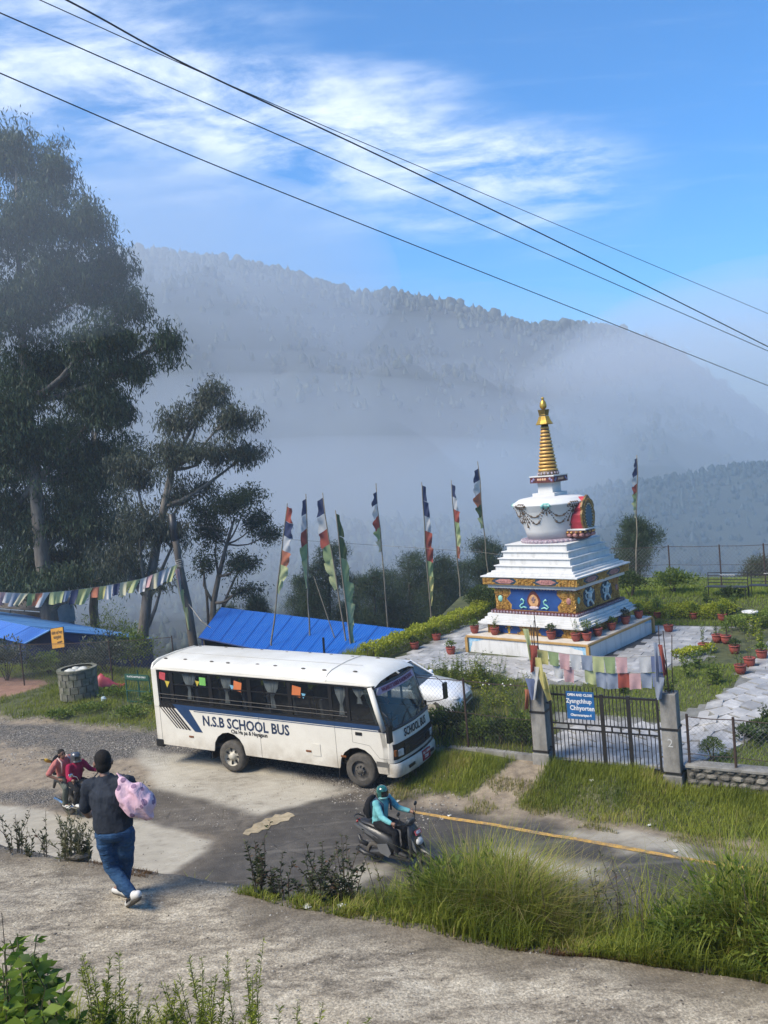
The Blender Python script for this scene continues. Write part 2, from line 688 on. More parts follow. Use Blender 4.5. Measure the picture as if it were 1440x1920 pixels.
m_wet = np.maximum(m_wet, .7 * poly_mask(UU, VV, poly_uv([(900, 1550), (1150, 1558), (1310, 1585), (1330, 1625), (1130, 1640), (920, 1600)]), .4, 1.2, seed=68))
m_grav = poly_mask(UU, VV, poly_uv([(-200, 1345), (300, 1370), (760, 1440), (720, 1490), (560, 1470), (420, 1430), (230, 1420), (120, 1450), (60, 1400), (-200, 1370)]), .4, 1.3, seed=69)
m_grav = np.maximum(m_grav, poly_mask(UU, VV, poly_uv([(-80, 1480), (100, 1480), (200, 1490), (180, 1512), (60, 1510), (-80, 1505)]), .3, .8, seed=70))
m_red = poly_mask(UU, VV, poly_uv([(-200, 1262), (60, 1272), (95, 1282), (40, 1300), (-40, 1312), (-200, 1330)], .1), .3, 1.0, seed=71)

for nm, ch in (('cov_a', (m_path, m_asph, m_conc, m_grav)), ('cov_b', (m_green, m_red, m_soilbank, m_wet))):
    at_ = me.color_attributes.new(nm, 'FLOAT_COLOR', 'POINT')
    at_.data.foreach_set('color', np.stack([c.ravel() for c in ch], 1).astype(np.float32).ravel())


class NT:
    """small helper for longer node trees"""

    def __init__(self, name):
        self.m = bpy.data.materials.new(name)
        self.m.use_nodes = True
        self.n, self.l = self.m.node_tree.nodes, self.m.node_tree.links
        self.b = self.n['Principled BSDF']

    def put(self, sock, x):
        if isinstance(x, (int, float)):
            sock.default_value = x
        elif isinstance(x, tuple):
            sock.default_value = (*x, 1) if len(x) == 3 and sock.type == 'RGBA' else x
        else:
            self.l.new(x, sock)

    def math(self, op, a, b=0.0, clamp=False):
        k = self.n.new('ShaderNodeMath')
        k.operation = op
        k.use_clamp = clamp
        self.put(k.inputs[0], a)
        self.put(k.inputs[1], b)
        return k.outputs[0]

    def noise(self, scale, detail=5, rough=.6, vec=None, dist=0.0):
        k = self.n.new('ShaderNodeTexNoise')
        k.inputs['Scale'].default_value = scale
        k.inputs['Detail'].default_value = detail
        k.inputs['Roughness'].default_value = rough
        k.inputs['Distortion'].default_value = dist
        if vec is not None:
            self.l.new(vec, k.inputs['Vector'])
        return k.outputs['Fac']

    def voro(self, scale, vec, feature='F1', out='Distance'):
        k = self.n.new('ShaderNodeTexVoronoi')
        k.inputs['Scale'].default_value = scale
        k.feature = feature
        self.l.new(vec, k.inputs['Vector'])
        return k.outputs[out]

    def ramp(self, v, stops):
        k = self.n.new('ShaderNodeValToRGB')
        e = k.color_ramp.elements
        while len(e) < len(stops):
            e.new(0.5)
        for i, (p, c) in enumerate(stops):
            e[i].position = p
            e[i].color = (*c, 1) if isinstance(c, tuple) else (c, c, c, 1)
        self.l.new(v, k.inputs['Fac'])
        return k.outputs[0]

    def mix(self, f, a, b, mode='MIX'):
        k = self.n.new('ShaderNodeMixRGB')
        k.blend_type = mode
        self.put(k.inputs['Fac'], f)
        self.put(k.inputs['Color1'], a)
        self.put(k.inputs['Color2'], b)
        return k.outputs[0]

    def mapping(self, vec, scl=(1, 1, 1), rz=0.0):
        k = self.n.new('ShaderNodeMapping')
        k.inputs['Scale'].default_value = scl
        k.inputs['Rotation'].default_value = (0, 0, rz)
        self.l.new(vec, k.inputs['Vector'])
        return k.outputs[0]

    def pos(self):
        return self.n.new('ShaderNodeNewGeometry').outputs['Position']

    def bump(self, h, strength, dist=0.02):
        k = self.n.new('ShaderNodeBump')
        k.inputs['Strength'].default_value = strength
        k.inputs['Distance'].default_value = dist
        self.l.new(h, k.inputs['Height'])
        self.l.new(k.outputs[0], self.b.inputs['Normal'])


g = NT('ground')
P = g.pos()
ca = g.n.new('ShaderNodeVertexColor')
ca.layer_name = 'cov_a'
cb = g.n.new('ShaderNodeVertexColor')
cb.layer_name = 'cov_b'
sa = g.n.new('ShaderNodeSeparateColor')
g.l.new(ca.outputs['Color'], sa.inputs[0])
sb = g.n.new('ShaderNodeSeparateColor')
g.l.new(cb.outputs['Color'], sb.inputs[0])
k_path, k_asph, k_conc, k_grav = sa.outputs[0], sa.outputs[1], sa.outputs[2], ca.outputs['Alpha']
k_green, k_red, k_soil, k_wet = sb.outputs[0], sb.outputs[1], sb.outputs[2], cb.outputs['Alpha']
n_big = g.noise(0.55, 5, .6, P)
n_mid = g.noise(3.2, 6, .65, P)
n_fin = g.noise(26, 5, .7, P)
n_spk = g.noise(85, 3, .7, P)
stones = g.voro(34, P, 'F1', 'Distance')
stonec = g.voro(34, P, 'F1', 'Color')
# sandy earth
earth = g.ramp(n_mid, [(.3, (.14, .11, .076)), (.52, (.255, .205, .143)), (.75, (.36, .30, .21))])
earth = g.mix(.55, earth, g.ramp(n_fin, [(.3, .55), (.7, 1.25)]), 'MULTIPLY')
# footpath: worn concrete dust in pale drifts over darker grit, drawn out along the way people walk
Ps = g.mapping(P, (1.0, 2.3, 1), R(-58))
drift = g.noise(1.5, 8, .72, Ps, .4)
drift2 = g.noise(5.0, 7, .75, Ps, .3)
dsum = g.math('ADD', g.math('MULTIPLY', drift, .6), g.math('MULTIPLY', drift2, .4))
pathc = g.ramp(dsum, [(.37, (.10, .083, .060)), (.45, (.25, .213, .158)), (.53, (.415, .362, .272)), (.64, (.58, .52, .405))])
pathc = g.mix(.6, pathc, g.ramp(n_fin, [(.32, .5), (.7, 1.3)]), 'MULTIPLY')
pathc = g.mix(.6, pathc, g.ramp(g.noise(48, 3, .7, P), [(.38, .35), (.62, 1.35)]), 'MULTIPLY')
speck = g.math('MULTIPLY', g.math('LESS_THAN', g.voro(22, P), .16), g.math('GREATER_THAN', n_fin, .5))
pathc = g.mix(g.math('MULTIPLY', speck, .6), pathc, (.42, .40, .35))
# asphalt
asph = g.ramp(g.math('ADD', g.math('MULTIPLY', n_big, .55), g.math('MULTIPLY', n_mid, .45)), [(.36, (.034, .030, .026)), (.52, (.062, .055, .046)), (.66, (.11, .098, .080))])
asph = g.mix(.5, asph, g.ramp(n_spk, [(.35, .6), (.68, 1.35)]), 'MULTIPLY')
crk = g.voro(1.1, g.mapping(P, (1, 1, 1)), 'DISTANCE_TO_EDGE')
crk = g.math('MULTIPLY', g.math('LESS_THAN', g.math('ADD', crk, g.math('MULTIPLY', n_mid, .05)), .036), g.ramp(n_big, [(.48, 0.0), (.56, 1.0)]))
asph = g.mix(g.math('MULTIPLY', crk, .75), asph, (.022, .019, .016))
tyre = g.noise(1.6, 4, .6, g.mapping(P, (.06, 1.6, 1), R(30)))
asph = g.mix(g.ramp(tyre, [(.56, 0.0), (.70, .45)]), asph, (.17, .155, .13))
# pale silt and concrete
conc = g.ramp(g.math('ADD', g.math('MULTIPLY', n_big, .5), g.math('MULTIPLY', g.noise(2.1, 7, .7, Ps, .6), .5)), [(.34, (.17, .148, .112)), (.46, (.34, .308, .243)), (.62, (.45, .415, .335))])
conc = g.mix(.3, conc, g.ramp(n_spk, [(.35, .6), (.6, 1.15)]), 'MULTIPLY')
# gravel
grav = g.mix(.75, g.ramp(stones, [(.0, (.40, .37, .32)), (.40, (.20, .18, .15)), (.66, (.02, .018, .015))]), g.ramp(stonec, [(.1, .25), (.9, 1.6)]), 'MULTIPLY')
grav = g.mix(g.ramp(n_mid, [(.5, 0.0), (.72, .7)]), grav, earth)
# earth under grass, red earth, bank soil
green = g.ramp(n_mid, [(.3, (.03, .035, .012)), (.6, (.075, .085, .028)), (.8, (.14, .125, .07))])
red = g.ramp(n_mid, [(.3, (.17, .09, .06)), (.7, (.28, .165, .115))])
soil = g.ramp(n_mid, [(.3, (.05, .042, .03)), (.7, (.15, .122, .088))])
c = earth
for k, col in ((k_grav, grav), (k_asph, asph), (k_conc, conc), (k_path, pathc), (k_soil, soil), (k_green, green), (k_red, red)):
    c = g.mix(k, c, col)
g.l.new(c, g.b.inputs['Base Color'])
rg = g.math('SUBTRACT', .9, g.math('MULTIPLY', g.math('MULTIPLY', k_wet, g.ramp(n_big, [(.4, .5), (.6, 1.0)])), .62))
rg = g.math('SUBTRACT', rg, g.math('MULTIPLY', k_asph, g.ramp(n_big, [(.45, .0), (.62, .32)])))
g.l.new(rg, g.b.inputs['Roughness'])
hgt = g.math('ADD', g.math('MULTIPLY', n_fin, .5), g.math('MULTIPLY', g.math('SUBTRACT', 1.0, stones), g.math('ADD', .12, g.math('MULTIPLY', k_grav, .9))))
hgt = g.math('MULTIPLY', hgt, g.math('SUBTRACT', 1.0, g.math('MULTIPLY', k_wet, .85)))
g.bump(hgt, 1.0, .03)
me.materials.append(g.m)
ground = link_mesh('ground', me)
tag(ground, 'sandy yard, road and earth banks stepping down to the valley', kind='structure')

# ---- muddy puddle in the broken asphalt
pp = [gp(x, y, 0) for x, y in [(455, 1564), (461, 1556), (472, 1552), (476, 1545), (490, 1541), (497, 1535), (510, 1533), (516, 1527), (528, 1528), (540, 1523), (549, 1526), (553, 1530), (545, 1533), (541, 1539), (527, 1541), (519, 1546), (508, 1548), (503, 1555), (492, 1556), (484, 1562), (471, 1562), (466, 1567)]]
hzm = max(on(p).z for p in pp)
mb = MB()
mb.add([(p.x, p.y, hzm + 0.006) for p in pp], [tuple(range(len(pp) - 1, -1, -1))])
puddle_mat = mat('puddle_water', (.36, .29, .18), (.22, .18, .11), 6, .1, .03, 6)
tag(mb.build('puddle', puddle_mat, fix=True), 'shallow puddle of muddy tan water in the broken asphalt', kind='structure')

# ---- worn yellow edge line
ln = NT('yellow_line')
w1 = ln.noise(4.0, 9, .8, ln.pos())
ln.l.new(ln.mix(ln.ramp(w1, [(.40, 1.0), (.56, 0.0)]), (.50, .29, .06), (.15, .125, .09)), ln.b.inputs['Base Color'])
ln.b.inputs['Roughness'].default_value = .75
us = np.arange(-10.2, 12, 0.12)
hw = 0.065
lv = 17.22 - 0.06 * np.clip(us + 9.8, 0, 20)
V1 = np.concatenate([np.stack([us, lv - hw + .012 * np.sin(us * 3)], 1), np.stack([us, lv + hw + .012 * np.sin(us * 2.3 + 1)], 1)])
zz = height(V1[:, 0], V1[:, 1]) + 0.012
n = len(us)
me2 = np_mesh('road_edge_line', np.stack([CU * V1[:, 0] + SU * V1[:, 1], -SU * V1[:, 0] + CU * V1[:, 1], zz], 1),
              [(i, i + 1, n + i + 1, n + i) for i in range(n - 1)])
me2.materials.append(ln.m)
tag(link_mesh('road_marking', me2), 'worn yellow line painted along the road edge', kind='structure')


# ================================================================ FAR HILLS AND FOG
def hill(name, ridge, Y, foot_dz, foot_dy, col1, col2, seed, label, drop_px=8):
    """a wooded hill: ridge through the sighted points at distance Y, falling towards the valley"""
    pts = [at(x, y + drop_px, Y + dy) for x, y, dy in ridge]
    xs = np.array([p.x for p in pts])
    n = 150
    X = np.linspace(xs[0], xs[-1], n)
    Zr = np.interp(X, xs, [p.z for p in pts])
    Yr = np.interp(X, xs, [p.y for p in pts])
    rows, m = [], 44
    S = np.linspace(-0.35, 1, m)
    XX, SS = np.meshgrid(X, S, indexing='ij')
    ZR, YR = np.repeat(Zr[:, None], m, 1), np.repeat(Yr[:, None], m, 1)
    prof = np.where(SS > 0, SS ** 1.15, np.abs(SS) * .8)
    zz_ = ZR - foot_dz * prof + (fnoise(XX, YR - SS * foot_dy, 0.02, seed, 4) - .5) * foot_dz * .25 * sstep(0, .3, SS)
    yy_ = YR - SS * foot_dy
    ix = np.arange(n * m).reshape(n, m)
    q = np.stack([ix[:-1, :-1].ravel(), ix[1:, :-1].ravel(), ix[1:, 1:].ravel(), ix[:-1, 1:].ravel()], 1)
    mm = np_mesh(name, np.stack([XX.ravel(), yy_.ravel(), zz_.ravel()], 1), q, smooth=True)
    o = link_mesh(name, mm, mat(name + '_woods', col1, col2, .05, .95, .0, detail=9))
    tag(o, label, kind='structure')
    return XX, yy_, zz_


RIDGE_A = [(-400, 470, 0), (100, 462, 0), (280, 466, 0), (400, 480, 0), (520, 503, 0), (600, 525, 0), (665, 549, 0), (720, 545, 0), (790, 556, 0), (860, 570, 0), (930, 590, 0),
           (1000, 606, 0), (1080, 602, 0), (1150, 612, 0), (1210, 632, 0), (1280, 668, 0), (1360, 730, 0), (1500, 830, 0), (1800, 900, 0)]
HA = hill('hill', RIDGE_A, 520, 190, 330, (.03, .038, .032), (.014, .02, .016), 3, 'long forested hill rising out of the fog across the valley')
RIDGE_B = [(850, 1010, 0), (960, 958, 0), (1060, 925, 0), (1120, 910, 0), (1200, 896, 0), (1290, 882, 0), (1370, 866, 0), (1440, 861, 0), (1560, 850, 0), (1800, 840, 0), (2300, 830, 0)]
HB = hill('hill', RIDGE_B, 225, 55, 150, (.016, .035, .04), (.007, .018, .022), 4, 'lower hill tinted with haze blue closing the valley behind the shrine')  # blue of the distant haze is put into both colours
RIDGE_C = [(-600, 1040, 0), (0, 1040, 0), (300, 1030, 0), (420, 1010, 0), (560, 985, 0), (700, 975, 0), (850, 985, 0), (1000, 1010, 0), (1150, 1040, 0), (1400, 1080, 0), (1700, 1100, 0)]
HC = hill('hill', RIDGE_C, 190, 45, 110, (.05, .07, .045), (.02, .035, .022), 5, 'near valley slope of dim green woods below the shrine')


def far_woods(name, grid, n, hmin, hmax, seed, smax=1.0, ridge=0, tint=None):
    """crowns of far trees on a hillside, too far to count"""
    r = np.random.default_rng(seed)
    XX, YY, ZZ_ = grid
    a = r.uniform(0, XX.shape[0] - 1.01, n)
    b = r.uniform(0, 1, n) ** 1.5 * (XX.shape[1] - 1.01) * smax
    k0 = int(np.ceil(.35 / 1.35 * (XX.shape[1] - 1)))
    b = np.maximum(k0 - 1 + b * (1 - k0 / XX.shape[1]), 0)
    if ridge:
        b[:ridge] = k0 + r.uniform(-.6, .6, ridge)
    ia, ib = a.astype(int), np.minimum(b.astype(int), XX.shape[1] - 2)
    fa, fb = a - ia, b - ib

    def smp(G):
        return (G[ia, ib] * (1 - fa) + G[ia + 1, ib] * fa) * (1 - fb) + (G[ia, ib + 1] * (1 - fa) + G[ia + 1, ib + 1] * fa) * fb
    x, y, z = smp(XX), smp(YY), smp(ZZ_)
    hh = r.uniform(hmin, hmax, n) * (1 + .5 * (r.uniform(0, 1, n) > .93))
    w = hh * r.uniform(.28, .5, n)
    con = (r.uniform(0, 1, n) > .45)[:, None]
    prof_con = np.array([[.9, .05], [.62, .45], [.3, .78], [.04, 1.05]])
    prof_rnd = np.array([[.6, .05], [1.0, .45], [.85, .8], [.25, 1.0]])
    Vs, kk = [], 7
    for j in range(4):
        pr = np.where(con, prof_con[j][None], prof_rnd[j][None])
        for k in range(kk):
            t = 2 * np.pi * k / kk
            jr = w * pr[:, 0] * r.uniform(.7, 1.3, n)
            Vs.append(np.stack([x + jr * np.cos(t), y + jr * np.sin(t), z + hh * pr[:, 1] * r.uniform(.92, 1.06, n)], 1))
    Vs = np.stack(Vs, 1).reshape(-1, 3)
    Fs = []
    for j in range(3):
        for k in range(kk):
            Fs.append([j * kk + k, j * kk + (k + 1) % kk, (j + 1) * kk + (k + 1) % kk, (j + 1) * kk + k])
    Fs = np.array(Fs)[None] + (np.arange(n) * 4 * kk)[:, None, None]
    mm = np_mesh(name, Vs, Fs.reshape(-1, 4), tint=np.repeat(r.uniform(0, 1, n), 4 * kk))
    o = link_mesh(name, mm, leaf_mat(name + '_' + str(seed), *(tint or ((.018, .026, .018), (.05, .062, .04))), trans=.1))
    return tag(o, None, kind='stuff')


fw = far_woods('far_woods', HA, 4600, 2.6, 5.0, 5, .5, 1700)
fw['label'] = 'dense far conifer woods covering the long foggy hill'
fw = far_woods('far_woods', HB, 7000, .8, 1.7, 6, 1.0, 500, ((.007, .018, .022), (.018, .036, .04)))  # tree colours carry the haze blue of the distance
fw['label'] = 'woods on the lower hill tinted with haze blue'
fw = far_woods('far_woods', HC, 6500, 1.2, 2.6, 7, 1.0, 300, ((.02, .032, .02), (.055, .075, .045)))
fw['label'] = 'dim woods on the near valley slope'
# ================================================================ PLANT BUILDERS
L_grass = leaf_mat('grass_blades', (.07, .115, .011), (.31, .34, .045), (.42, .35, .13), trans=.48)
L_grassy = leaf_mat('grass_blades_dry', (.13, .15, .03), (.28, .25, .07), (.36, .28, .12), trans=.4)
L_lawn = leaf_mat('lawn_blades', (.13, .19, .018), (.26, .32, .045))
L_dark = leaf_mat('dark_leaves', (.022, .042, .012), (.08, .12, .03))
L_mid = leaf_mat('mid_leaves', (.055, .10, .015), (.19, .25, .04))
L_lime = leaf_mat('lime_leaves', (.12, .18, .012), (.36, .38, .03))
L_weed = leaf_mat('weed_leaves', (.025, .035, .016), (.085, .10, .04), (.15, .08, .05))
L_euc = leaf_mat('eucalyptus_leaves', (.014, .030, .015), (.052, .086, .038), (.09, .11, .05), trans=.3)
L_pine = leaf_mat('pine_needles', (.014, .03, .014), (.055, .09, .03), trans=.25)
L_brown = leaf_mat('dry_grass', (.09, .05, .022), (.22, .13, .06))
M_bark = mat('bark_pale', (.17, .15, .125), (.075, .065, .055), 5, .9, .5, 18, stretch=(1, 1, .25))
M_stem = mat('plant_stem', (.06, .075, .03), (.05, .045, .025), 8, .8)
M_woodstem = mat('woody_stem', (.075, .055, .04), (.04, .03, .022), 8, .9)


def leaf_arrays(C, D, L, W, r, droop=0.0):
    """diamond leaves: start C, direction D, length L, width W"""
    n = len(C)
    D = D / (np.linalg.norm(D, axis=1, keepdims=True) + 1e-9)
    q = r.normal(size=(n, 3))
    S = np.cross(D, q)
    S /= (np.linalg.norm(S, axis=1, keepdims=True) + 1e-9)
    L = np.broadcast_to(L, (n,))[:, None]
    W = np.broadcast_to(W, (n,))[:, None]
    mid = C + D * L * .45
    tip = C + D * L
    tip[:, 2] -= droop * L[:, 0]
    V = np.stack([C, mid + S * W * .5, tip, mid - S * W * .5], 1).reshape(-1, 3)
    F = np.arange(n * 4).reshape(n, 4)
    return V, F


def leaves_obj(name, C, D, L, W, m, parent=None, seed=0, droop=0.0, tint=None, stuff=True):
    r = np.random.default_rng(seed + 100)
    V, F = leaf_arrays(C, D, L, W, r, droop)
    t = r.uniform(0, 1, len(C)) if tint is None else tint
    me_ = np_mesh(name, V, F, tint=np.repeat(t, 4))
    o = link_mesh(name, me_, m, parent)
    if stuff:
        o['kind'] = 'stuff'
    return o


def blade_arrays(P, h, w, r, bend=.5, wind=(0.25, 0.1)):
    n = len(P)
    a = r.uniform(0, 2 * np.pi, n)
    d = np.stack([np.cos(a), np.sin(a), 0 * a], 1)
    s = np.stack([-np.sin(a), np.cos(a), 0 * a], 1)
    b = (r.uniform(.1, 1, n) * bend * h)[:, None]
    wv = np.array([wind[0], wind[1], 0])[None] * h[:, None]
    w = np.broadcast_to(w, (n,))[:, None]
    up = np.array([0, 0, 1])[None]
    p1 = P + up * h[:, None] * .55 + d * b * .3 + wv * .3
    p2 = P + up * (h[:, None] * (1 - .25 * (b / (h[:, None] + 1e-6)))) + d * b + wv
    V = np.stack([P - s * w * .5, P + s * w * .5, p1 + s * w * .42, p1 - s * w * .42, p2], 1).reshape(-1, 3)
    k = (np.arange(n) * 5)[:, None]
    F = np.concatenate([k + np.array([[0, 1, 2]]), k + np.array([[0, 2, 3]]), k + np.array([[3, 2, 4]])])
    return V, F


def grass_obj(name, P, h, w, m, label, seed=0, bend=.5, tint=None, wind=(.15, .05)):
    r = np.random.default_rng(seed)
    V, F = blade_arrays(P, h, w, r, bend, wind)
    t = r.uniform(0, 1, len(P)) if tint is None else np.clip(tint + r.uniform(-.22, .22, len(P)), 0, 1)
    me_ = np_mesh(name, V, F, tint=np.repeat(t, 5))
    o = link_mesh(name, me_, m)
    return tag(o, label, kind='stuff')


def scatter_uv(u0, u1, v0, v1, n, r, keep=None):
    u = r.uniform(u0, u1, n)
    v = r.uniform(v0, v1, n)
    if keep is not None:
        k = keep(u, v)
        u, v = u[k], v[k]
    z = height(u, v)
    return np.stack([CU * u + SU * v, -SU * u + CU * v, z - .01], 1), u, v


def ball_points(n, c, rad, r, shell=.45, lump=.25, flat=True):
    d = r.normal(size=(n, 3))
    d /= np.linalg.norm(d, axis=1, keepdims=True)
    if flat:
        d[:, 2] = np.where(d[:, 2] < -.3, -d[:, 2], d[:, 2])
    k = 1 + lump * (np.sin(d[:, 0] * 5 + c[0] * 3) * np.sin(d[:, 1] * 6 + c[1] * 2) + .6 * np.sin(d[:, 2] * 9 + c[0] + d[:, 0] * 7))
    rr = (r.uniform(0, 1, n) ** shell) * k
    return np.array(c)[None] + d * rr[:, None] * np.array(rad)[None], d


def shrub(name, label, base, rad, n, leaf, m, seed, cat='shrub', group=None, stems=5, h0=.9, wide=.45, shell=.35, lump=.25):
    """bush: foliage of many leaves over a few stems; base at ground"""
    r = np.random.default_rng(seed)
    root = empty(name, base, 0, label, cat, group)
    P_, d = ball_points(n, (0, 0, rad[2] * h0), rad, r, shell, lump)
    P_[:, 2] = np.maximum(P_[:, 2], .02)
    D_ = d + r.normal(size=d.shape) * .6 + np.array([0, 0, .25])
    L_ = leaf * r.uniform(.6, 1.3, n)
    leaves_obj('foliage', P_, D_, L_, L_ * wide, m, root, seed)
    if stems:
        mb_ = MB()
        rr = random.Random(seed)
        for k in range(stems):
            a = rr.uniform(0, 6.28)
            q = rr.uniform(.3, .8)
            mb_.tube([(.04 * math.cos(a), .04 * math.sin(a), -.05), (rad[0] * q * .5 * math.cos(a), rad[1] * q * .5 * math.sin(a), rad[2] * .7),
                      (rad[0] * q * math.cos(a), rad[1] * q * math.sin(a), rad[2] * 1.4)], [.02 + .01 * rad[2], .014, .006], 5)
        mb_.build('stems', M_woodstem, root)['kind'] = 'stuff'
    return root


def wispy(name, label, base, h, ns, spread, leaf, m, seed, cat='plant', group=None, per=26, wide=.3, ang=1.0, flower=None, stem_m=None, start=.15, sw=.006):
    """thin upright stems with leaves along them"""
    r = np.random.default_rng(seed)
    root = empty(name, base, 0, label, cat, group)
    Cs, Ds, mb_, fl = [], [], MB(), MB()
    for k in range(ns):
        a = r.uniform(0, 2 * np.pi)
        q = r.uniform(.1, 1) * spread
        hh = h * r.uniform(.55, 1.05)
        b0 = np.array([q * .35 * np.cos(a), q * .35 * np.sin(a), -.03])
        b1 = np.array([q * .6 * np.cos(a) + r.normal() * .03, q * .6 * np.sin(a) + r.normal() * .03, hh * .55])
        b2 = np.array([q * np.cos(a) + r.normal() * .05, q * np.sin(a) + r.normal() * .05, hh])
        mb_.tube([b0, b1, b2], [sw, sw * .7, sw * .35], 4)
        t = r.uniform(start, 1, per)
        c = np.where(t[:, None] < .55, b0 + (b1 - b0) * (t / .55)[:, None], b1 + (b2 - b1) * ((t - .55) / .45)[:, None])
        aa = r.uniform(0, 2 * np.pi, per)
        Cs.append(c)
        Ds.append(np.stack([np.cos(aa), np.sin(aa), ang * r.uniform(.1, 1.0, per)], 1))
        if flower and r.uniform() < .8:
            fl.sphere(b2, flower[1] * r.uniform(.7, 1.2), 6, 4)
    C_, D_ = np.concatenate(Cs), np.concatenate(Ds)
    L_ = leaf * r.uniform(.5, 1.2, len(C_)) * np.clip(1.25 - .6 * C_[:, 2] / h, .4, 1.2)
    leaves_obj('leaves', C_, D_, L_, L_ * wide, m, root, seed, .15)
    mb_.build('stems', stem_m or M_stem, root)['kind'] = 'stuff'
    if flower and fl.v:
        fl.build('flowers', flower[0], root)['kind'] = 'stuff'
    return root


def tree(name, label, base, trunk, lobes, leaf, m, seed, bark=None, cat='tree', group=None, droop=.9, per=42, sub=9, wide=.22, twig=.012, cl=.55, lf=1.0, limb=.16):
    """trunk: [(x,y,z,r)...] world points; lobes: [(centre, radii, leaf clumps, index of the trunk point its limb leaves)]"""
    r = np.random.default_rng(seed)
    B = Vector(base)
    root = empty(name, base, 0, label, cat, group)
    bark = bark or M_bark
    tp = [Vector(t[:3]) - B for t in trunk]
    tr = [t[3] for t in trunk]
    mb_ = MB()
    mb_.tube(tp, tr, 9)
    mb_.build('trunk', bark, root, smooth=True)
    br, Cs, Ds = MB(), [], []
    for (c, rad, ncl, ti) in lobes:
        c = Vector(c) - B
        s = tp[ti]
        # limb bends upwards to its lobe
        mid = s.lerp(c, .5) + Vector((r.normal() * .15, r.normal() * .15, -.12 * (c - s).length * .5 + r.normal() * .1))
        r0 = min(tr[ti] * .65, limb)
        limb_pts = [s, s.lerp(mid, .5) + Vector((0, 0, -.03 * (c - s).length)), mid, mid.lerp(c, .55) + Vector((r.normal() * .1, r.normal() * .1, .05)), c]
        br.tube(limb_pts, [r0, r0 * .82, r0 * .62, r0 * .45, r0 * .3], 6)
        heads = []
        for k in range(sub):
            d = r.normal(size=3)
            d /= np.linalg.norm(d)
            d[2] = abs(d[2]) * .8 - .1
            e = c + Vector((d[0] * rad[0], d[1] * rad[1], d[2] * rad[2])) * r.uniform(.65, .98)
            st = limb_pts[3] if k % 2 else c
            m2 = st.lerp(e, .5) + Vector((r.normal() * .12, r.normal() * .12, -.05 * (e - st).length))
            br.tube([st, m2, e], [r0 * .26 + twig, r0 * .15 + twig, twig], 5)
            heads += [m2.lerp(e, t) for t in (.0, .35, .7, 1.0)]
        heads = np.array(heads)
        # clumps: half of them along the boughs, half free in the lobe's shell
        nb = ncl // 2
        hc = heads[r.integers(0, len(heads), nb)] + r.normal(size=(nb, 3)) * np.array(rad) * .13
        d = r.normal(size=(ncl - nb, 3))
        d /= np.linalg.norm(d, axis=1, keepdims=True)
        fc = np.array(c)[None] + d * np.array(rad)[None] * (r.uniform(.25, 1.02, (ncl - nb, 1)))
        cc = np.concatenate([hc, fc])
        P_ = np.repeat(cc, per, 0) + r.normal(size=(len(cc) * per, 3)) * cl * np.array([.5, .5, .42])
        D_ = r.normal(size=P_.shape) * .6 + np.array([0, 0, -droop])
        Cs.append(P_)
        Ds.append(D_)
    C_, D_ = np.concatenate(Cs), np.concatenate(Ds)
    L_ = leaf * r.uniform(.55, 1.25, len(C_)) * lf
    cid = np.repeat(r.uniform(0, 1, len(C_) // per), per)
    leaves_obj('crown', C_, D_, L_, L_ * wide, m, root, seed, tint=np.clip(cid * .7 + r.uniform(0, .3, len(C_)), 0, 1))
    br.build('branches', bark, root, smooth=True)['kind'] = 'stuff'
    return root
# ================================================================ SHRINE (stupa)
def gt(px, py, dz=0.0):
    """point of the terrain met by a sight line"""
    z = 0.5
    for _ in range(40):
        p = gp(px, py, z)
        z = z * .5 + .5 * (on(p).z + dz)
    p = gp(px, py, z)
    return p


M_white = mat('whitewash', (.58, .575, .555), (.50, .495, .475), 1.2, .8, .12, 25, lo=.25, hi=.55)
_ww = NT('stained_whitewash')
_p = _ww.pos()
_st = _ww.noise(2.2, 8, .7, _ww.mapping(_p, (1.6, 1.6, .35)))
_pe = _ww.noise(4.5, 8, .75, _p)
_c = _ww.mix(_ww.ramp(_st, [(.50, 0.0), (.72, .65)]), (.58, .575, .555), (.33, .32, .29))
_c = _ww.mix(_ww.ramp(_pe, [(.66, 0.0), (.70, .85)]), _c, (.40, .39, .36))
_ww.l.new(_c, _ww.b.inputs['Base Color'])
_ww.b.inputs['Roughness'].default_value = .85
_ww.bump(_pe, .2, .01)
M_stain = _ww.m
M_gold = mat('gilt_relief', (.50, .31, .075), (.17, .085, .02), 9, .42, .25, 60, c3=(.40, .21, .045), metal=.25)
M_goldpaint = mat('gold_paint', (.55, .35, .06), (.36, .21, .03), 6, .35, .0, metal=.55)
M_ochre = mat('ochre_trim', (.40, .25, .085), (.33, .19, .06), 3, .7)
M_blue = mat('painted_blue', (.008, .055, .21), (.006, .04, .16), 3, .55)
M_dkblue = mat('painted_dark_blue', (.010, .03, .075), (.012, .045, .055), 6, .55)
M_maroon = mat('maroon', (.12, .022, .018), (.05, .012, .01), 8, .6)
M_red = mat('shrine_red', (.42, .035, .05), (.33, .02, .035), 4, .6)
M_pink = mat('pink_petals', (.42, .20, .17), (.22, .09, .09), 14, .6)
M_teal = mat('teal_paint', (.10, .36, .30), (.30, .55, .48), 9, .55)
M_tealdk = mat('niche_blue', (.008, .09, .15), (.006, .05, .10), 4, .5)
M_bead = mat('bead_bronze', (.15, .095, .05), (.05, .035, .025), 12, .5)
M_ring = mat('spire_gold', (.60, .36, .10), (.52, .29, .065), 3, .45, metal=.2)
M_ringdk = mat('spire_groove', (.06, .025, .012), None, 5, .6)
M_lime = mat('blue_flaking', (.12, .33, .52), (.35, .5, .6), 12, .8)
M_petal = mat('lotus_band', (.36, .30, .34), (.14, .09, .12), 16, .6)

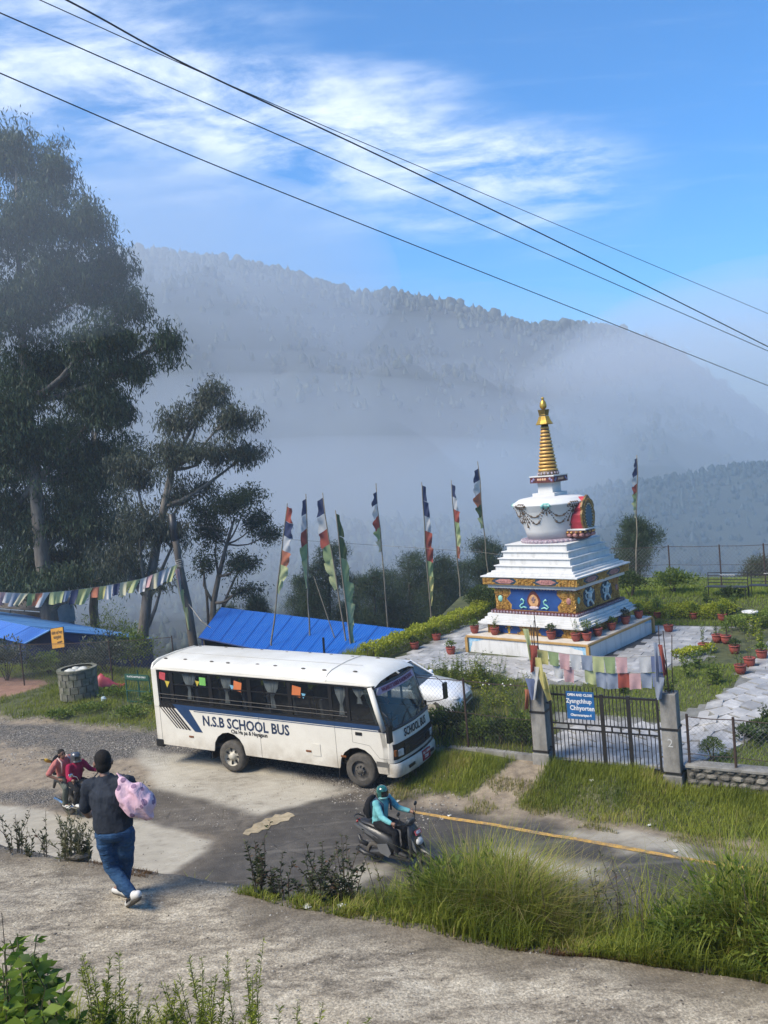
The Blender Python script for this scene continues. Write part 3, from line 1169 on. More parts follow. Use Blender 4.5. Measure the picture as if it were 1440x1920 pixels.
ST_RZ = R(-41.66)
stupa = empty('stupa', (5.997, 31.592, 1.0), ST_RZ,
              'white tiered stupa with gold spire, painted panels and a red sided niche', 'stupa')


def sq(mb, h, z0, z1):
    return mb.bb(-h, h, -h, h, z0, z1)


# base wall with ochre edges
mb = MB()
sq(mb, 2.40, -.25, .53)
base = mb.build('base_wall', M_stain, stupa)
mb = MB()
sq(mb, 2.45, .53, .60)
mb.build('ledge_edge', M_ochre, base, bevel=.01)
mb = MB()
sq(mb, 2.41, .602, .625)
mb.build('ledge_top', mat('ledge_stone', (.60, .55, .47), (.50, .45, .38), 3, .8), base)
for sx in (-1, 1):
    for sy in (-1, 1):
        mb = MB()
        mb.bb(sx * 2.425 - .055, sx * 2.425 + .055, sy * 2.425 - .055, sy * 2.425 + .055, -.25, .528)
        mb.build('corner_strip', M_ochre, base)
# flaking blue paint near the corners (thin ragged films on the wall)
for (fx, s) in ((-1, 1), (1, 1)):
    mb = MB()
    pts = [(0, 0), (0, -.5), (.05, -.52), (.08, -.35), (.12, -.30), (.16, -.14), (.42, -.11), (.62, -.05), (.7, 0)]
    mb.prism([(fx * 2.36 - fx * a, .53 + b) for a, b in pts], -2.404, -2.40, 'XZ')
    mb.build('blue_paint_patch', M_lime, base, fix=True)
mb = MB()
mb.prism([(2.36 - a, .53 + b) for a, b in [(0, 0), (0, -.14), (.2, -.1), (.5, -.08), (.55, 0)]], 2.40, 2.404, 'YZ')
mb.build('blue_paint_patch', M_lime, base, fix=True)


def curl_field(mb, o, ex, ey, ez, w, h, n, seed, rmin=.03, rmax=.06, keep=None):
    """raised scrollwork: many small open rings and bosses over a w x h field"""
    r = random.Random(seed)
    o, ex, ey, ez = Vector(o), Vector(ex), Vector(ey), Vector(ez)
    for i in range(n):
        x, y = r.uniform(-w / 2, w / 2), r.uniform(-h / 2, h / 2)
        if keep and not keep(x, y):
            continue
        c = o + ex * x + ey * y + ez * .012
        if r.random() < .7:
            R_, t0, t1 = r.uniform(rmin, rmax), r.uniform(0, 6.28), r.uniform(3.2, 5.4)
            mb.tube([c + (ex * math.cos(t0 + t1 * k / 5) + ey * math.sin(t0 + t1 * k / 5)) * R_ * (1 - .1 * k) for k in range(6)], r.uniform(.012, .018), 4)
        else:
            s = r.uniform(.018, .035)
            mb.sphere(c, (s, s, s), 5, 4)


FACES = [((0, -1, 0), (1, 0, 0)), ((1, 0, 0), (0, 1, 0)), ((0, 1, 0), (-1, 0, 0)), ((-1, 0, 0), (0, -1, 0))]  # outward normal, rightward
# lower band
mb = MB()
sq(mb, 1.86, .625, .985)
lower = mb.build('lower_band', M_gold, stupa)
for fi, (nz, ex) in enumerate(FACES[:2]):
    nzv, exv = Vector(nz), Vector(ex)
    o = nzv * 1.861 + Vector((0, 0, .805))
    for cx in (-.95, 0.75):
        mb = MB(frame_xf(o + exv * cx, exv, (0, 0, 1)))
        mb.prism([(-.52, 0), (-.36, .15), (.36, .15), (.52, 0), (.36, -.15), (-.36, -.15)], 0, .008, 'XY')
        pn = mb.build('blue_panel', M_blue, lower, fix=True)
        mb = MB(frame_xf(o + exv * cx + nzv * .01, exv, (0, 0, 1)))
        mb.sphere((0, -.02, 0), (.07, .11, .03), 8, 6)
        mb.sphere((0, .10, 0), (.10, .04, .02), 8, 5)
        mb.sphere((-.12, .05, 0), (.03, .03, .02), 6, 4)
        mb.sphere((.12, .05, 0), (.03, .03, .02), 6, 4)
        mb.sphere((0, -.13, 0), (.05, .03, .02), 6, 4)
        mb.build('vase_relief', M_goldpaint, lower, smooth=True)
    mb = MB()
    curl_field(mb, o, exv, (0, 0, 1), nzv, 3.6, .33, 260, 3 + fi, .03, .055, lambda x, y: not any(abs(x - c) < .5 - abs(y) for c in (-.95, .75)))
    mb.build('scrollwork', M_gold, lower)
# stepped white ledge
mb = MB()
sq(mb, 2.11, .985, 1.06)
sq(mb, 2.02, 1.06, 1.12)
sq(mb, 1.92, 1.12, 1.21)
sq(mb, 1.84, 1.21, 1.33)
mb.build('stepped_ledge', M_stain, stupa, bevel=.012)


def petal_band(h, z0, z1, step, name, par):
    mb = MB()
    sq(mb, h - .03, z0, z1)
    b = mb.build(name, M_maroon, par)
    mb = MB()
    for nz, ex in FACES:
        nzv, exv = Vector(nz), Vector(ex)
        k = int(2 * h / step)
        for i in range(k):
            c = nzv * (h - .02) + exv * (-h + (i + .5) * 2 * h / k) + Vector((0, 0, (z0 + z1) / 2))
            r_ = (abs(exv.x) * step * .40 + abs(nzv.x) * .03, abs(exv.y) * step * .40 + abs(nzv.y) * .03, (z1 - z0) * .44)
            mb.sphere(c, r_, 6, 4)
    mb.build('petals', M_petal, b)
    return b


petal_band(1.76, 1.33, 1.44, .13, 'lotus_band', stupa)
# main painted storey
mb = MB()
sq(mb, 1.60, 1.44, 2.24)
main = mb.build('painted_storey', M_gold, stupa)
for fi, (nz, ex) in enumerate(FACES):
    nzv, exv = Vector(nz), Vector(ex)
    o = nzv * 1.601 + Vector((0, 0, 1.84))
    if fi % 2 == 0:
        mb = MB(frame_xf(o, exv, (0, 0, 1)))
        hexa = [(-1.12, 0), (-.92, .2), (-.95, .37), (.95, .37), (.92, .2), (1.12, 0), (.92, -.2), (.95, -.37), (-.95, -.37), (-.92, -.2)]
        mb.prism(hexa, 0, .01, 'XY')
        pn = mb.build('blue_panel', M_blue, main, fix=True)
        if fi == 0:
            X = lambda z: frame_xf(o + nzv * z, exv, (0, 0, 1))
            mb = MB(X(.012))
            mb.prism([(.27 * math.sin(t) * (1 - .25 * max(math.cos(t), 0)), -.02 + .29 * math.cos(t) + .06 * max(math.cos(t), 0) ** 3) for t in [k * 2 * math.pi / 20 for k in range(20)]], 0, .012, 'XY')
            jw = mb.build('jewel_relief', M_maroon, main, fix=True)
            mb = MB(X(.026))
            mb.prism([(.2 * math.sin(t) * (1 - .2 * max(math.cos(t), 0)), -.03 + .22 * math.cos(t)) for t in [k * 2 * math.pi / 20 for k in range(20)]], 0, .01, 'XY')
            mb.build('flame_halo', mat('halo', (.55, .32, .15), (.4, .2, .08), 12), jw, fix=True)
            mb = MB(X(.038))
            for q in [(0, -.06), (-.05, .02), (.05, .02), (0, .08)]:
                mb.sphere((q[0], q[1], 0), (.05, .055, .02), 8, 5)
            mb.build('jewel', mat('jewel', (.10, .08, .14), (.35, .2, .12), 20), jw, smooth=True)
            mb = MB(X(.02))
            mb.sphere((0, -.28, 0), (.20, .07, .03), 10, 6)
            mb.build('lotus_seat', mat('lotus_pale', (.6, .5, .5), (.35, .3, .35), 20), jw, smooth=True)
            for s in (-1, 1):
                mb = MB(X(.02))
                mb.tube([(s * a, b, 0) for a, b in [(.30, -.30), (.42, -.26), (.52, -.31), (.58, -.24), (.50, -.17), (.42, -.14), (.40, -.04), (.48, .02), (.52, -.03)]], .03, 6)
                mb.build('scroll_ornament', M_teal, jw, smooth=True)
    else:
        for cx in (-.62, .62):
            mb = MB(frame_xf(o + exv * cx, exv, (0, 0, 1)))
            mb.prism([(.50 * math.sin(t) * (.85 + .15 * abs(math.cos(t))), .37 * math.cos(t)) for t in [(k + .5) * math.pi / 4 for k in range(8)]], 0, .01, 'XY')
            mb.build('dark_panel', M_dkblue, main, fix=True)
            if fi == 1:
                mb = MB(frame_xf(o + exv * cx + nzv * .014, exv, (0, 0, 1)))
                mb.tube([(-.02, -.05, .01), (.0, .08, .015), (.06, .2, .01)], [.085, .095, .06], 7)
                mb.sphere((.10, .25, .015), (.075, .07, .03), 8, 6)
                mb.tube([(-.02, .14, .01), (-.18, .16, .01), (-.26, .26, .01)], [.045, .035, .04], 6)
                mb.tube([(.06, .12, .01), (.2, .12, .01), (.27, .22, .01)], [.045, .035, .04], 6)
                mb.tube([(-.04, -.08, .01), (-.17, -.16, .01), (-.15, -.30, .01)], [.055, .04, .045], 6)
                mb.tube([(.02, -.08, .01), (.14, -.18, .01), (.22, -.29, .01)], [.055, .04, .045], 6)
                mb.tube([(-.09, -.06, .01), (-.22, -.04, .01), (-.27, .08, .01), (-.2, .14, .01)], [.03, .025, .03, .01], 5)
                mb.build('lion_relief', mat('lion_white', (.62, .68, .66), (.4, .48, .48), 14, .7), main, smooth=True)
    mb = MB()
    if fi < 2:
        kp = (lambda x, y: abs(x) > 1.0 + .12 * (1 - abs(y) / .37)) if fi == 0 else (lambda x, y: all(abs(x - c) > .45 for c in (-.62, .62)))
        curl_field(mb, o, exv, (0, 0, 1), nzv, 3.16, .76, 800, 13 + fi, .03, .06, kp)
        mb.build('scrollwork', M_gold, main)
        for s in (-1.38, 1.38):
            mb = MB(frame_xf(o + exv * s + nzv * .012, exv, (0, 0, 1)))
            mb.sphere((0, 0, 0), (.10, .13, .045), 10, 6)
            mb.build('boss', M_pink if s > 0 else M_teal, main, smooth=True)
# cornice
petal_band(1.64, 2.18, 2.25, .11, 'bead_band', stupa)
mb = MB()
sq(mb, 1.78, 2.25, 2.39)
mb.build('cornice_soffit', M_white, stupa, bevel=.012)
mb = MB()
sq(mb, 1.90, 2.39, 2.65)
corn = mb.build('cornice', M_gold, stupa)
for fi, (nz, ex) in enumerate(FACES[:2]):
    nzv, exv = Vector(nz), Vector(ex)
    o = nzv * 1.901 + Vector((0, 0, 2.52))
    for cx in (-.95, .72):
        mb = MB(frame_xf(o + exv * cx, exv, (0, 0, 1)))
        mb.prism([(-.56, 0), (-.34, .105), (.34, .105), (.56, 0), (.34, -.105), (-.34, -.105)], 0, .008, 'XY')
        mb.build('lozenge', M_dkblue, corn, fix=True)
        mb = MB(frame_xf(o + exv * cx + nzv * .008, exv, (0, 0, 1)))
        mb.prism([(-.40, 0), (-.2, .08), (.2, .08), (.40, 0), (.2, -.08), (-.2, -.08)], 0, .012, 'XY')
        for k in range(-3, 4):
            mb.sphere((k * .09, 0, .012), (.035, .055 - abs(k) * .01, .02), 6, 4)
        mb.build('lozenge_flower', M_pink, corn, fix=True)
    mb = MB()
    curl_field(mb, o, exv, (0, 0, 1), nzv, 3.72, .22, 300, 23 + fi, .025, .05, lambda x, y: not any(abs(x - c) < .52 - abs(y) * 1.2 for c in (-.95, .72)))
    mb.build('scrollwork', M_gold, corn)
mb = MB()
sq(mb, 1.95, 2.65, 2.70)
sq(mb, 1.78, 2.70, 2.77)
sq(mb, 1.66, 2.77, 2.84)
mb.build('cornice_cap', M_stain, stupa, bevel=.012)
z0 = 2.84
for h, z1 in ((1.54, 3.03), (1.43, 3.27), (1.32, 3.50), (1.21, 3.74)):
    mb = MB()
    sq(mb, h, z0, z1 - .035)
    st_ = mb.build('tier', M_stain, stupa)
    mb = MB()
    sq(mb, h + .045, z1 - .035, z1)
    mb.build('tier_lip', M_white, st_, bevel=.008)
    z0 = z1
# ring of petals and the pot
mb = MB()
mb.lathe([(1.14, 3.74), (1.14, 3.80), (1.02, 3.86), (.9, 3.86)], 48)
ring = mb.build('pot_foot', M_petal, stupa)
mb = MB()
for k in range(40):
    t = 2 * math.pi * k / 40
    mb.sphere((1.115 * math.cos(t), 1.115 * math.sin(t), 3.80), (.065, .065, .05), 6, 4)
mb.build('petals', mat('petal_pale', (.5, .44, .47), (.2, .14, .17), 18), ring)
POT = [(.90, 3.86), (.97, 4.15), (1.09, 4.5), (1.23, 4.85), (1.36, 5.08), (1.355, 5.12), (1.13, 5.27), (1.06, 5.29), (.72, 5.34), (.3, 5.36)]


def pot_r(z):
    return float(np.interp(z, [p[1] for p in POT[:5]] + [5.27], [p[0] for p in POT[:5]] + [1.13]))


mb = MB()
mb.lathe(POT, 64)
pot = mb.build('pot', M_white, stupa, fix=True)
for p_ in pot.data.polygons:
    p_.use_smooth = abs(p_.normal.z) < .35


def pot_pt(ang, z, out=.015):
    r_ = pot_r(z) + out
    return Vector((r_ * math.cos(ang), r_ * math.sin(ang), z))


# masks, swags and tassels round the pot
for k in range(8):
    a0 = R(-90 - 22) + k * math.pi / 4
    a1 = a0 + math.pi / 4
    big = k % 2 == 0
    mb = MB()
    for da in (-.17, -.1, -.03, .04, .11, .18):
        mb.sphere(pot_pt(a0 + da * (1 if big else .5), 5.07 + (.05 if abs(da) < .12 else .01), .0), (.06, .06, .05), 6, 4)
        mb.tube([pot_pt(a0 + da * (1 if big else .5) + .05 * math.cos(t), 5.02 + .05 * math.sin(t), .01) for t in (0, 1.2, 2.4, 3.6, 4.8)], .014, 4)
    mb.build('mask_ornament', M_bead if big else M_teal, pot)
    for sag in (.30, .55):
        mb = MB()
        nb = 15
        for i in range(nb + 1):
            t = i / nb
            zc = 4.98 - sag * (1 - (2 * t - 1) ** 2)
            s = .027 if i % 5 else .045
            mb.sphere(pot_pt(a0 + .06 + (math.pi / 4 - .12) * t, zc, .005), (s, s, s), 6, 4)
        mb.build('garland', M_bead, pot)
    mb = MB()
    for j, da in enumerate((-.12, 0, .12)):
        ln_ = (.45 if j != 1 else .62) * (1 if big else .45)
        nb = int(ln_ / .05)
        for i in range(nb):
            s = .02 + .012 * (i % 4 == 3)
            mb.sphere(pot_pt(a0 + da * (i / nb), 4.97 - ln_ * i / nb, .004), (s, s, s * 1.3), 5, 4)
        if big:
            c_ = pot_pt(a0 + da, 4.97 - ln_ - .02, .004)
            mb.sphere(c_, (.05, .05, .05), 5, 4)
    mb.build('tassel', M_bead, pot)
# harmika and box
mb = MB()
sq(mb, .45, 5.33, 5.47)
sq(mb, .30, 5.47, 5.84)
mb.build('neck', M_white, stupa, bevel=.008)
mb = MB()
sq(mb, .485, 5.84, 6.05)
hb = mb.build('harmika', M_maroon, stupa)
mb = MB()
sq(mb, .50, 6.05, 6.09)
mb.build('harmika_top', M_white, hb)
for nz, ex in FACES:
    nzv, exv = Vector(nz), Vector(ex)
    mb = MB(frame_xf(nzv * .49 + Vector((0, 0, 5.945)), exv, (0, 0, 1)))
    for q in (-.14, -.05, .05, .14):
        mb.sphere((q, .01, 0), (.05, .05, .015), 6, 4)
    mb.build('flower_relief', mat('flower_orange', (.6, .27, .13), (.5, .35, .25), 20), hb)
    mb = MB(frame_xf(nzv * .49 + Vector((0, 0, 5.945)), exv, (0, 0, 1)))
    for q in (-.4, -.33, .33, .4):
        mb.sphere((q, .03 if abs(q) < .35 else -.03, 0), (.045, .05, .012), 6, 4)
    mb.build('corner_relief', mat('flower_blue', (.12, .12, .25), (.3, .25, .4), 20), hb)
# spire of thirteen rings
mb = MB()
mb.lathe([(.37, 6.09), (.385, 6.16), (.35, 6.24)], 28)
lf = mb.build('spire_foot', M_bead, stupa)
mb = MB()
for k in range(18):
    t = 2 * math.pi * k / 18
    mb.sphere((.36 * math.cos(t), .36 * math.sin(t), 6.16), (.045, .045, .05), 6, 4)
mb.build('petals', mat('petal_pale', (.5, .44, .47)), lf)
mb = MB()
mb.lathe([(.315, 6.22), (.12, 7.92)], 24)
sp = mb.build('spire_core', M_ringdk, stupa, smooth=True)
for k in range(13):
    za, zb = 6.24 + k * 1.62 / 13, 6.24 + (k + 1) * 1.62 / 13 - .032
    ra, rb = .355 - k * .0165, .355 - (k + .8) * .0165
    mb = MB()
    mb.lathe([(ra - .03, za), (ra, za + .018), (rb + .004, zb - .014), (rb - .03, zb)], 28)
    mb.build('spire_ring', M_ring, sp, smooth=True)
mb = MB()
mb.lathe([(.31, 7.90), (.315, 7.925), (.24, 8.05), (.19, 8.19), (.18, 8.20)], 8)
mb.build('parasol', M_goldpaint, stupa, fix=True)
mb = MB()
mb.lathe([(.175, 8.215), (.185, 8.235), (.175, 8.255), (.215, 8.43), (.16, 8.43)], 8)
mb.build('upper_parasol', mat('old_gilt', (.24, .16, .04), (.15, .10, .025), 8, .4, metal=.5), stupa, fix=True)
mb = MB()
mb.lathe([(.05, 8.43), (.115, 8.50), (.13, 8.58), (.10, 8.70), (.045, 8.77), (.035, 8.79)], 16)
mb.sphere((0, 0, 8.83), .055, 10, 7)
mb.build('finial', M_goldpaint, stupa, smooth=True)
# niche on the right hand side
niche = empty('niche', (0, 0, 0))
niche.parent = stupa
arch = [(-.36, 4.17), (-.47, 4.40), (-.50, 4.65), (-.42, 4.78), (-.46, 4.90), (-.36, 5.06), (-.2, 5.13), (-.1, 5.22), (0, 5.27), (.1, 5.22), (.2, 5.13), (.36, 5.06), (.46, 4.90), (.42, 4.78), (.50, 4.65), (.47, 4.40), (.36, 4.17)]
mb = MB()
mb.prism([(a * .88, b) for a, b in arch], .7, 1.42, 'YZ')
mb.build('niche_hood', M_red, niche, fix=True)
mb = MB()
mb.prism([(a * .95, 4.17 + (b - 4.17) * 1.05) for a, b in arch], 1.405, 1.48, 'YZ')
mb.build('niche_frame', mat('niche_gilt', (.22, .13, .035), (.10, .055, .02), 14, .5, .3, 60, metal=.2), niche, fix=True)
mb = MB()
mb.prism([(.22 * math.sin(t), 4.58 + .40 * math.cos(t) * (1 if math.cos(t) > 0 else .95)) for t in [k * 2 * math.pi / 20 for k in range(20)]], 1.482, 1.49, 'YZ')
mb.build('niche_panel', M_tealdk, niche, fix=True)
mb = MB()
for k in range(22):
    t = 2 * math.pi * k / 22
    mb.sphere((1.50, .25 * math.sin(t), 4.58 + .43 * math.cos(t)), .022, 5, 4)
mb.build('pearls', mat('pearl', (.65, .62, .5), None, 5), niche)
mb = MB()
for k in range(30):
    t = 2 * math.pi * k / 30
    mb.sphere((1.48, .35 * math.sin(t), 4.62 + .55 * math.cos(t)), (.03, .05, .05), 5, 4)
mb.build('frame_bosses', M_gold, niche)
mb = MB()
mb.bb(.85, 1.58, -.48, .48, 4.12, 4.17)
mb.build('niche_sill', M_white, niche, bevel=.01)
mb = MB()
prof = [(.30, 3.80), (.42, 3.86), (.52, 3.98), (.54, 4.06), (.50, 4.12)]
mb.lathe(prof, 24, (1.06, 0, 0))
lt = mb.build('lotus_base', M_maroon, niche, smooth=True)
mb = MB()
for k in range(14):
    t = 2 * math.pi * k / 14
    mb.sphere((1.06 + .48 * math.cos(t), .48 * math.sin(t), 3.96), (.1, .1, .075), 7, 5)
mb.build('petals', M_pink, lt)
mb = MB()
for k in range(20):
    t = 2 * math.pi * k / 20
    mb.sphere((1.06 + .52 * math.cos(t), .52 * math.sin(t), 4.06), (.06, .06, .04), 6, 4)
mb.build('petal_rim', M_gold, lt)
# base's cast shadow, coloured in as a dark slab along the right hand foot
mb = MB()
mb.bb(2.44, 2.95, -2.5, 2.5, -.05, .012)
mb.build('base_shadow_strip', mat('shadow_strip_grey', (.06, .06, .06), (.035, .036, .036), 5, .7, .3, 40), stupa)
# ================================================================ COMPOUND
def in_poly(u, v, poly):
    ins = np.zeros(np.shape(u), bool)
    n = len(poly)
    for i in range(n):
        x0, y0 = poly[i]
        x1, y1 = poly[(i + 1) % n]
        ins ^= ((y0 > v) != (y1 > v)) & (u < (x1 - x0) * (v - y0) / (y1 - y0 + 1e-12) + x0)
    return ins


def tp_uv(pts):
    return [to_uv(gt(x, y)) for x, y in pts]


LAWN_ISLE = tp_uv([(985, 1288), (1000, 1335), (1140, 1345), (1247, 1353), (1290, 1330), (1353, 1303), (1388, 1272), (1340, 1232), (1275, 1250), (1150, 1282)])
LAWN_RIGHT = tp_uv([(1325, 1450), (1330, 1425), (1440, 1368), (1560, 1320), (1640, 1420), (1560, 1500)])
BED_LEFT = [(-17.5, 20.4), (-8.1, 20.4), (-8.0, 22.0), (-9.0, 24.6), (-10.6, 25.6), (-13.2, 26.0), (-17.5, 26.2)]
BED_RIGHT = tp_uv([(1330, 1225), (1385, 1268), (1440, 1205), (1500, 1190), (1500, 1165), (1400, 1175), (1345, 1180), (1340, 1195)])

# ---- paving stones of the yard round the stupa and the path from the gate
def paved(u, v):
    ok = (v > 20.35) & (v < 33.6) & (u > -15.6) & (u < 3.5)
    for poly in (LAWN_ISLE, LAWN_RIGHT, BED_LEFT, BED_RIGHT):
        ok &= ~in_poly(u, v, poly)
    # not under the shrine
    x, y = CU * u + SU * v - 5.997, -SU * u + CU * v - 31.592
    c_, s_ = math.cos(-ST_RZ), math.sin(-ST_RZ)
    lx, ly = c_ * x - s_ * y, s_ * x + c_ * y
    return ok & ~((np.abs(lx) < 2.6) & (np.abs(ly) < 2.6))


M_slab = mat('paving_stone', (.46, .45, .43), (.25, .25, .245), 2.6, .45, .35, 22, c3=(.31, .305, .295), rand=.22, lo=.3, hi=.7)
M_joint = mat('paving_joint', (.20, .20, .185), (.12, .122, .11), 4, .9)
ug = np.arange(-15.8, 3.6, .25)
vg = np.arange(20.3, 33.8, .25)
GU, GV = np.meshgrid(ug, vg, indexing='ij')
kk = paved(GU + .125, GV + .125)
GZ = height(GU, GV) + .008
ixg = np.arange(GU.size).reshape(GU.shape)
q = np.stack([ixg[:-1, :-1], ixg[1:, :-1], ixg[1:, 1:], ixg[:-1, 1:]], -1)[kk[:-1, :-1]]
me_ = np_mesh('paving', np.stack([(CU * GU + SU * GV).ravel(), (-SU * GU + CU * GV).ravel(), GZ.ravel()], 1), q.reshape(-1, 4))
paving = link_mesh('paving', me_, M_joint)
tag(paving, 'pale flagstone path and yard round the stupa', kind='structure')
slab_meshes = []
for k in range(7):
    rr = random.Random(40 + k)
    hw_, hh_ = .234 * rr.uniform(.97, 1.0), .234 * rr.uniform(.97, 1.0)
    cs = [(-hw_ + rr.uniform(0, .02), -hh_ + rr.uniform(0, .02)), (hw_ - rr.uniform(0, .02), -hh_ + rr.uniform(0, .02)), (hw_, rr.uniform(-.03, .03)),
          (hw_ - rr.uniform(0, .02), hh_ - rr.uniform(0, .02)), (-hw_ + rr.uniform(0, .02), hh_ - rr.uniform(0, .02)), (-hw_, rr.uniform(-.05, .05))]
    mb = MB()
    mb.prism(cs, -.02, .028, 'XY')
    o = mb.build('slab', M_slab, fix=True)
    slab_meshes.append(o.data)
    bpy.data.objects.remove(o)
cells = []
for i, u_ in enumerate(np.arange(-15.4, 3.2, .46)):
    for j, v_ in enumerate(np.arange(20.7, 33.4, .46)):
        uu_ = u_ + (.23 if j % 2 else 0)
        if all(paved(np.array([uu_ + a]), np.array([v_ + b]))[0] for a in (-.14, .14) for b in (-.14, .14)):
            P0 = uv(uu_, v_, hz(uu_, v_))
            cells.append((P0.length, uu_, v_, P0))
def seen(P0):
    c = CM.to_3x3().transposed() @ (P0 - Vector((0, 0, CAM_H)))
    x_, y_ = 720 + F_PX * c.x / -c.z, 960 - F_PX * c.y / -c.z
    return -30 < x_ < 1470 and -30 < y_ < 1950
cells = sorted([c_ for c_ in cells if seen(c_[3])]) + sorted([c_ for c_ in cells if not seen(c_[3])])
rest = MB()
for k, (d_, uu_, v_, P0) in enumerate(cells):
    rr = random.Random(k)
    du, dv = hz(uu_ + .2, v_) - hz(uu_ - .2, v_), hz(uu_, v_ + .2) - hz(uu_, v_ - .2)
    nrm = (uv(0, 0, 1) - uv(1, 0, 0) * du / .4 - uv(0, 1, 0) * dv / .4).normalized()
    xf = Matrix.Translation(P0 + Vector((0, 0, rr.uniform(0, .012)))) @ nrm.to_track_quat('Z', 'Y').to_matrix().to_4x4() @ Matrix.Rotation(ROAD_RZ + rr.choice((0, 1, 2, 3)) * math.pi / 2 + rr.uniform(-.04, .04), 4, 'Z')
    me_ = slab_meshes[rr.randrange(7)]
    if k < 290:
        o = bpy.data.objects.new('slab', me_)
        COL.objects.link(o)
        o.parent = paving
        o.matrix_world = xf
    else:
        rest.add([xf @ v_2.co for v_2 in me_.vertices], [tuple(p_.vertices) for p_ in me_.polygons])
if rest.v:
    o = rest.build('slabs', M_slab, paving)
    o['kind'] = 'stuff'

# ---- gate pillars
M_pillar = mat('pillar_concrete', (.28, .27, .245), (.12, .116, .105), 2.5, .9, .4, 30, stretch=(1, 1, .5))
M_iron = mat('black_iron', (.012, .012, .013), (.022, .02, .018), 10, .45)
M_rust = mat('rusty_iron', (.06, .035, .025), (.03, .02, .016), 20, .8)
M_wire = mat('fence_wire', (.22, .22, .22), (.12, .115, .11), 20, .5, metal=.6)
M_rope = mat('cord', (.35, .33, .29), None, 20)


def pillar(u, v, h, label, mark=None):
    z = hz(u, v) - .1
    o = empty('gate_pillar', uv(u, v, z), ROAD_RZ, label, 'pillar', 'gate pillars')
    mb = MB()
    mb.bb(-.185, .185, -.185, .185, -.3, h + .1)
    mb.build('shaft', M_pillar, o, bevel=.02)
    mb = MB()
    mb.bb(-.215, .215, -.215, .215, -.3, .38)
    mb.build('plinth', M_pillar, o, bevel=.02)
    for zz_ in (.42, h * .66):
        mb = MB()
        mb.bb(-.205, .205, -.205, .205, zz_ if zz_ > 1 else zz_, zz_ + .045)
        mb.build('iron_strap', M_iron, o)
    for k in range(5):
        rr = random.Random(k + int(u * 10))
        mb = MB()
        x, y = rr.uniform(-.15, .15), rr.uniform(-.15, .15)
        mb.tube([(x, y, h), (x + rr.uniform(-.02, .02), y, h + .7), (x + rr.uniform(-.08, .08), y + rr.uniform(-.05, .05), h + rr.uniform(1.1, 1.75))], .011, 5)
        mb.build('rebar', M_rust, o)
    if mark:
        text_obj('painted_number', mark, .27, mat('chalk_white', (.5, .5, .48)), o, frame_xf((0, -.189, h * .52), (1, 0, 0), (0, 0, 1)), .002, align='CENTER')
    return o


PL_U, PR_U = -7.73, -4.60
pl = pillar(PL_U, GATE_V, 2.12, 'weathered concrete gate pillar draped with a bunch of prayer flags')
pr_ = pillar(PR_U, GATE_V, 2.18, 'weathered concrete gate pillar with a white painted number', '2')

# ---- iron gate
gx0, gx1 = PL_U + .25, PR_U - .25
gz = hz(-6.1, GATE_V) + .04
gate = empty('iron_gate', uv((gx0 + gx1) / 2, GATE_V, gz), ROAD_RZ, 'closed black iron bar gate between two concrete pillars', 'gate')
W_ = gx1 - gx0
GH = 1.92
st = [-W_ / 2 + .03, -W_ / 2 + W_ * .495, -W_ / 2 + W_ * .735, W_ / 2 - .03]
for k, x in enumerate(st):
    mb = MB()
    w_ = (.05, .09, .09, .05)[k]
    mb.bb(x - w_ / 2, x + w_ / 2, -.025, .025, 0, GH - .14)
    mb.build('stile', M_iron, gate, bevel=.004)
for za, zb in ((.04, .09), (.86, .895), (1.0, 1.035), (GH - .22, GH - .17)):
    for k in range(3):
        mb = MB()
        mb.bb(st[k] + .03, st[k + 1] - .03, -.018, .018, za, zb)
        mb.build('rail', M_iron, gate)
for k in range(3):
    a, b = st[k] + .05, st[k + 1] - .05
    n_ = max(2, round((b - a) / .105))
    for i in range(n_ + 1):
        if 0 < i < n_ or True:
            x = a + (b - a) * (i + .5) / (n_ + 1)
            top = GH + .02 if k < 2 else GH - .16
            for z_lo, z_hi in ((.05, .86), (1.03, top)):
                mb = MB()
                mb.bb(x - .009, x + .009, -.009, .009, z_lo, z_hi)
                mb.build('bar', M_iron, gate)
    for t in (.33, .67):
        mb = MB()
        x = st[k] + (st[k + 1] - st[k]) * t
        mb.bb(x - .02, x + .02, -.012, .012, .895, 1.0)
        mb.build('rail_spacer', M_iron, gate)
for x, z_ in ((-W_ / 2 - .03, .4), (-W_ / 2 - .03, 1.5), (W_ / 2 + .02, .4), (W_ / 2 + .02, 1.5)):
    mb = MB()
    mb.tube([(x - .05, 0, z_), (x + .05, 0, z_)], .022, 6)
    mb.build('hinge', M_iron, gate)
sign = empty('gate_sign', gate.matrix_basis @ Vector((-W_ / 2 + .80, -.045, 1.50)), ROAD_RZ, 'small blue board with hand painted white lettering on the gate', 'sign')
mb = MB()
mb.bb(-.34, .34, -.012, .012, -.34, .33)
mb.build('board', mat('sign_blue', (.012, .11, .30), (.01, .08, .22), 3, .5), sign)
M_signw = mat('sign_white', (.75, .75, .73))
for s_, y_, sz in (('OPEN AND CLOSE', .25, .085), ('Zyangchhup', .10, .15), ('Chhyorten', -.07, .16), ('Changunarayan-4', -.24, .085)):
    text_obj('lettering', s_, sz, M_signw, sign, frame_xf((.0 if sz < .1 else (-.03 if y_ > 0 else .04), -.0145, y_), (1, 0, 0), (0, 0, 1)), .001, align='CENTER', bold=.003, sx=.86)


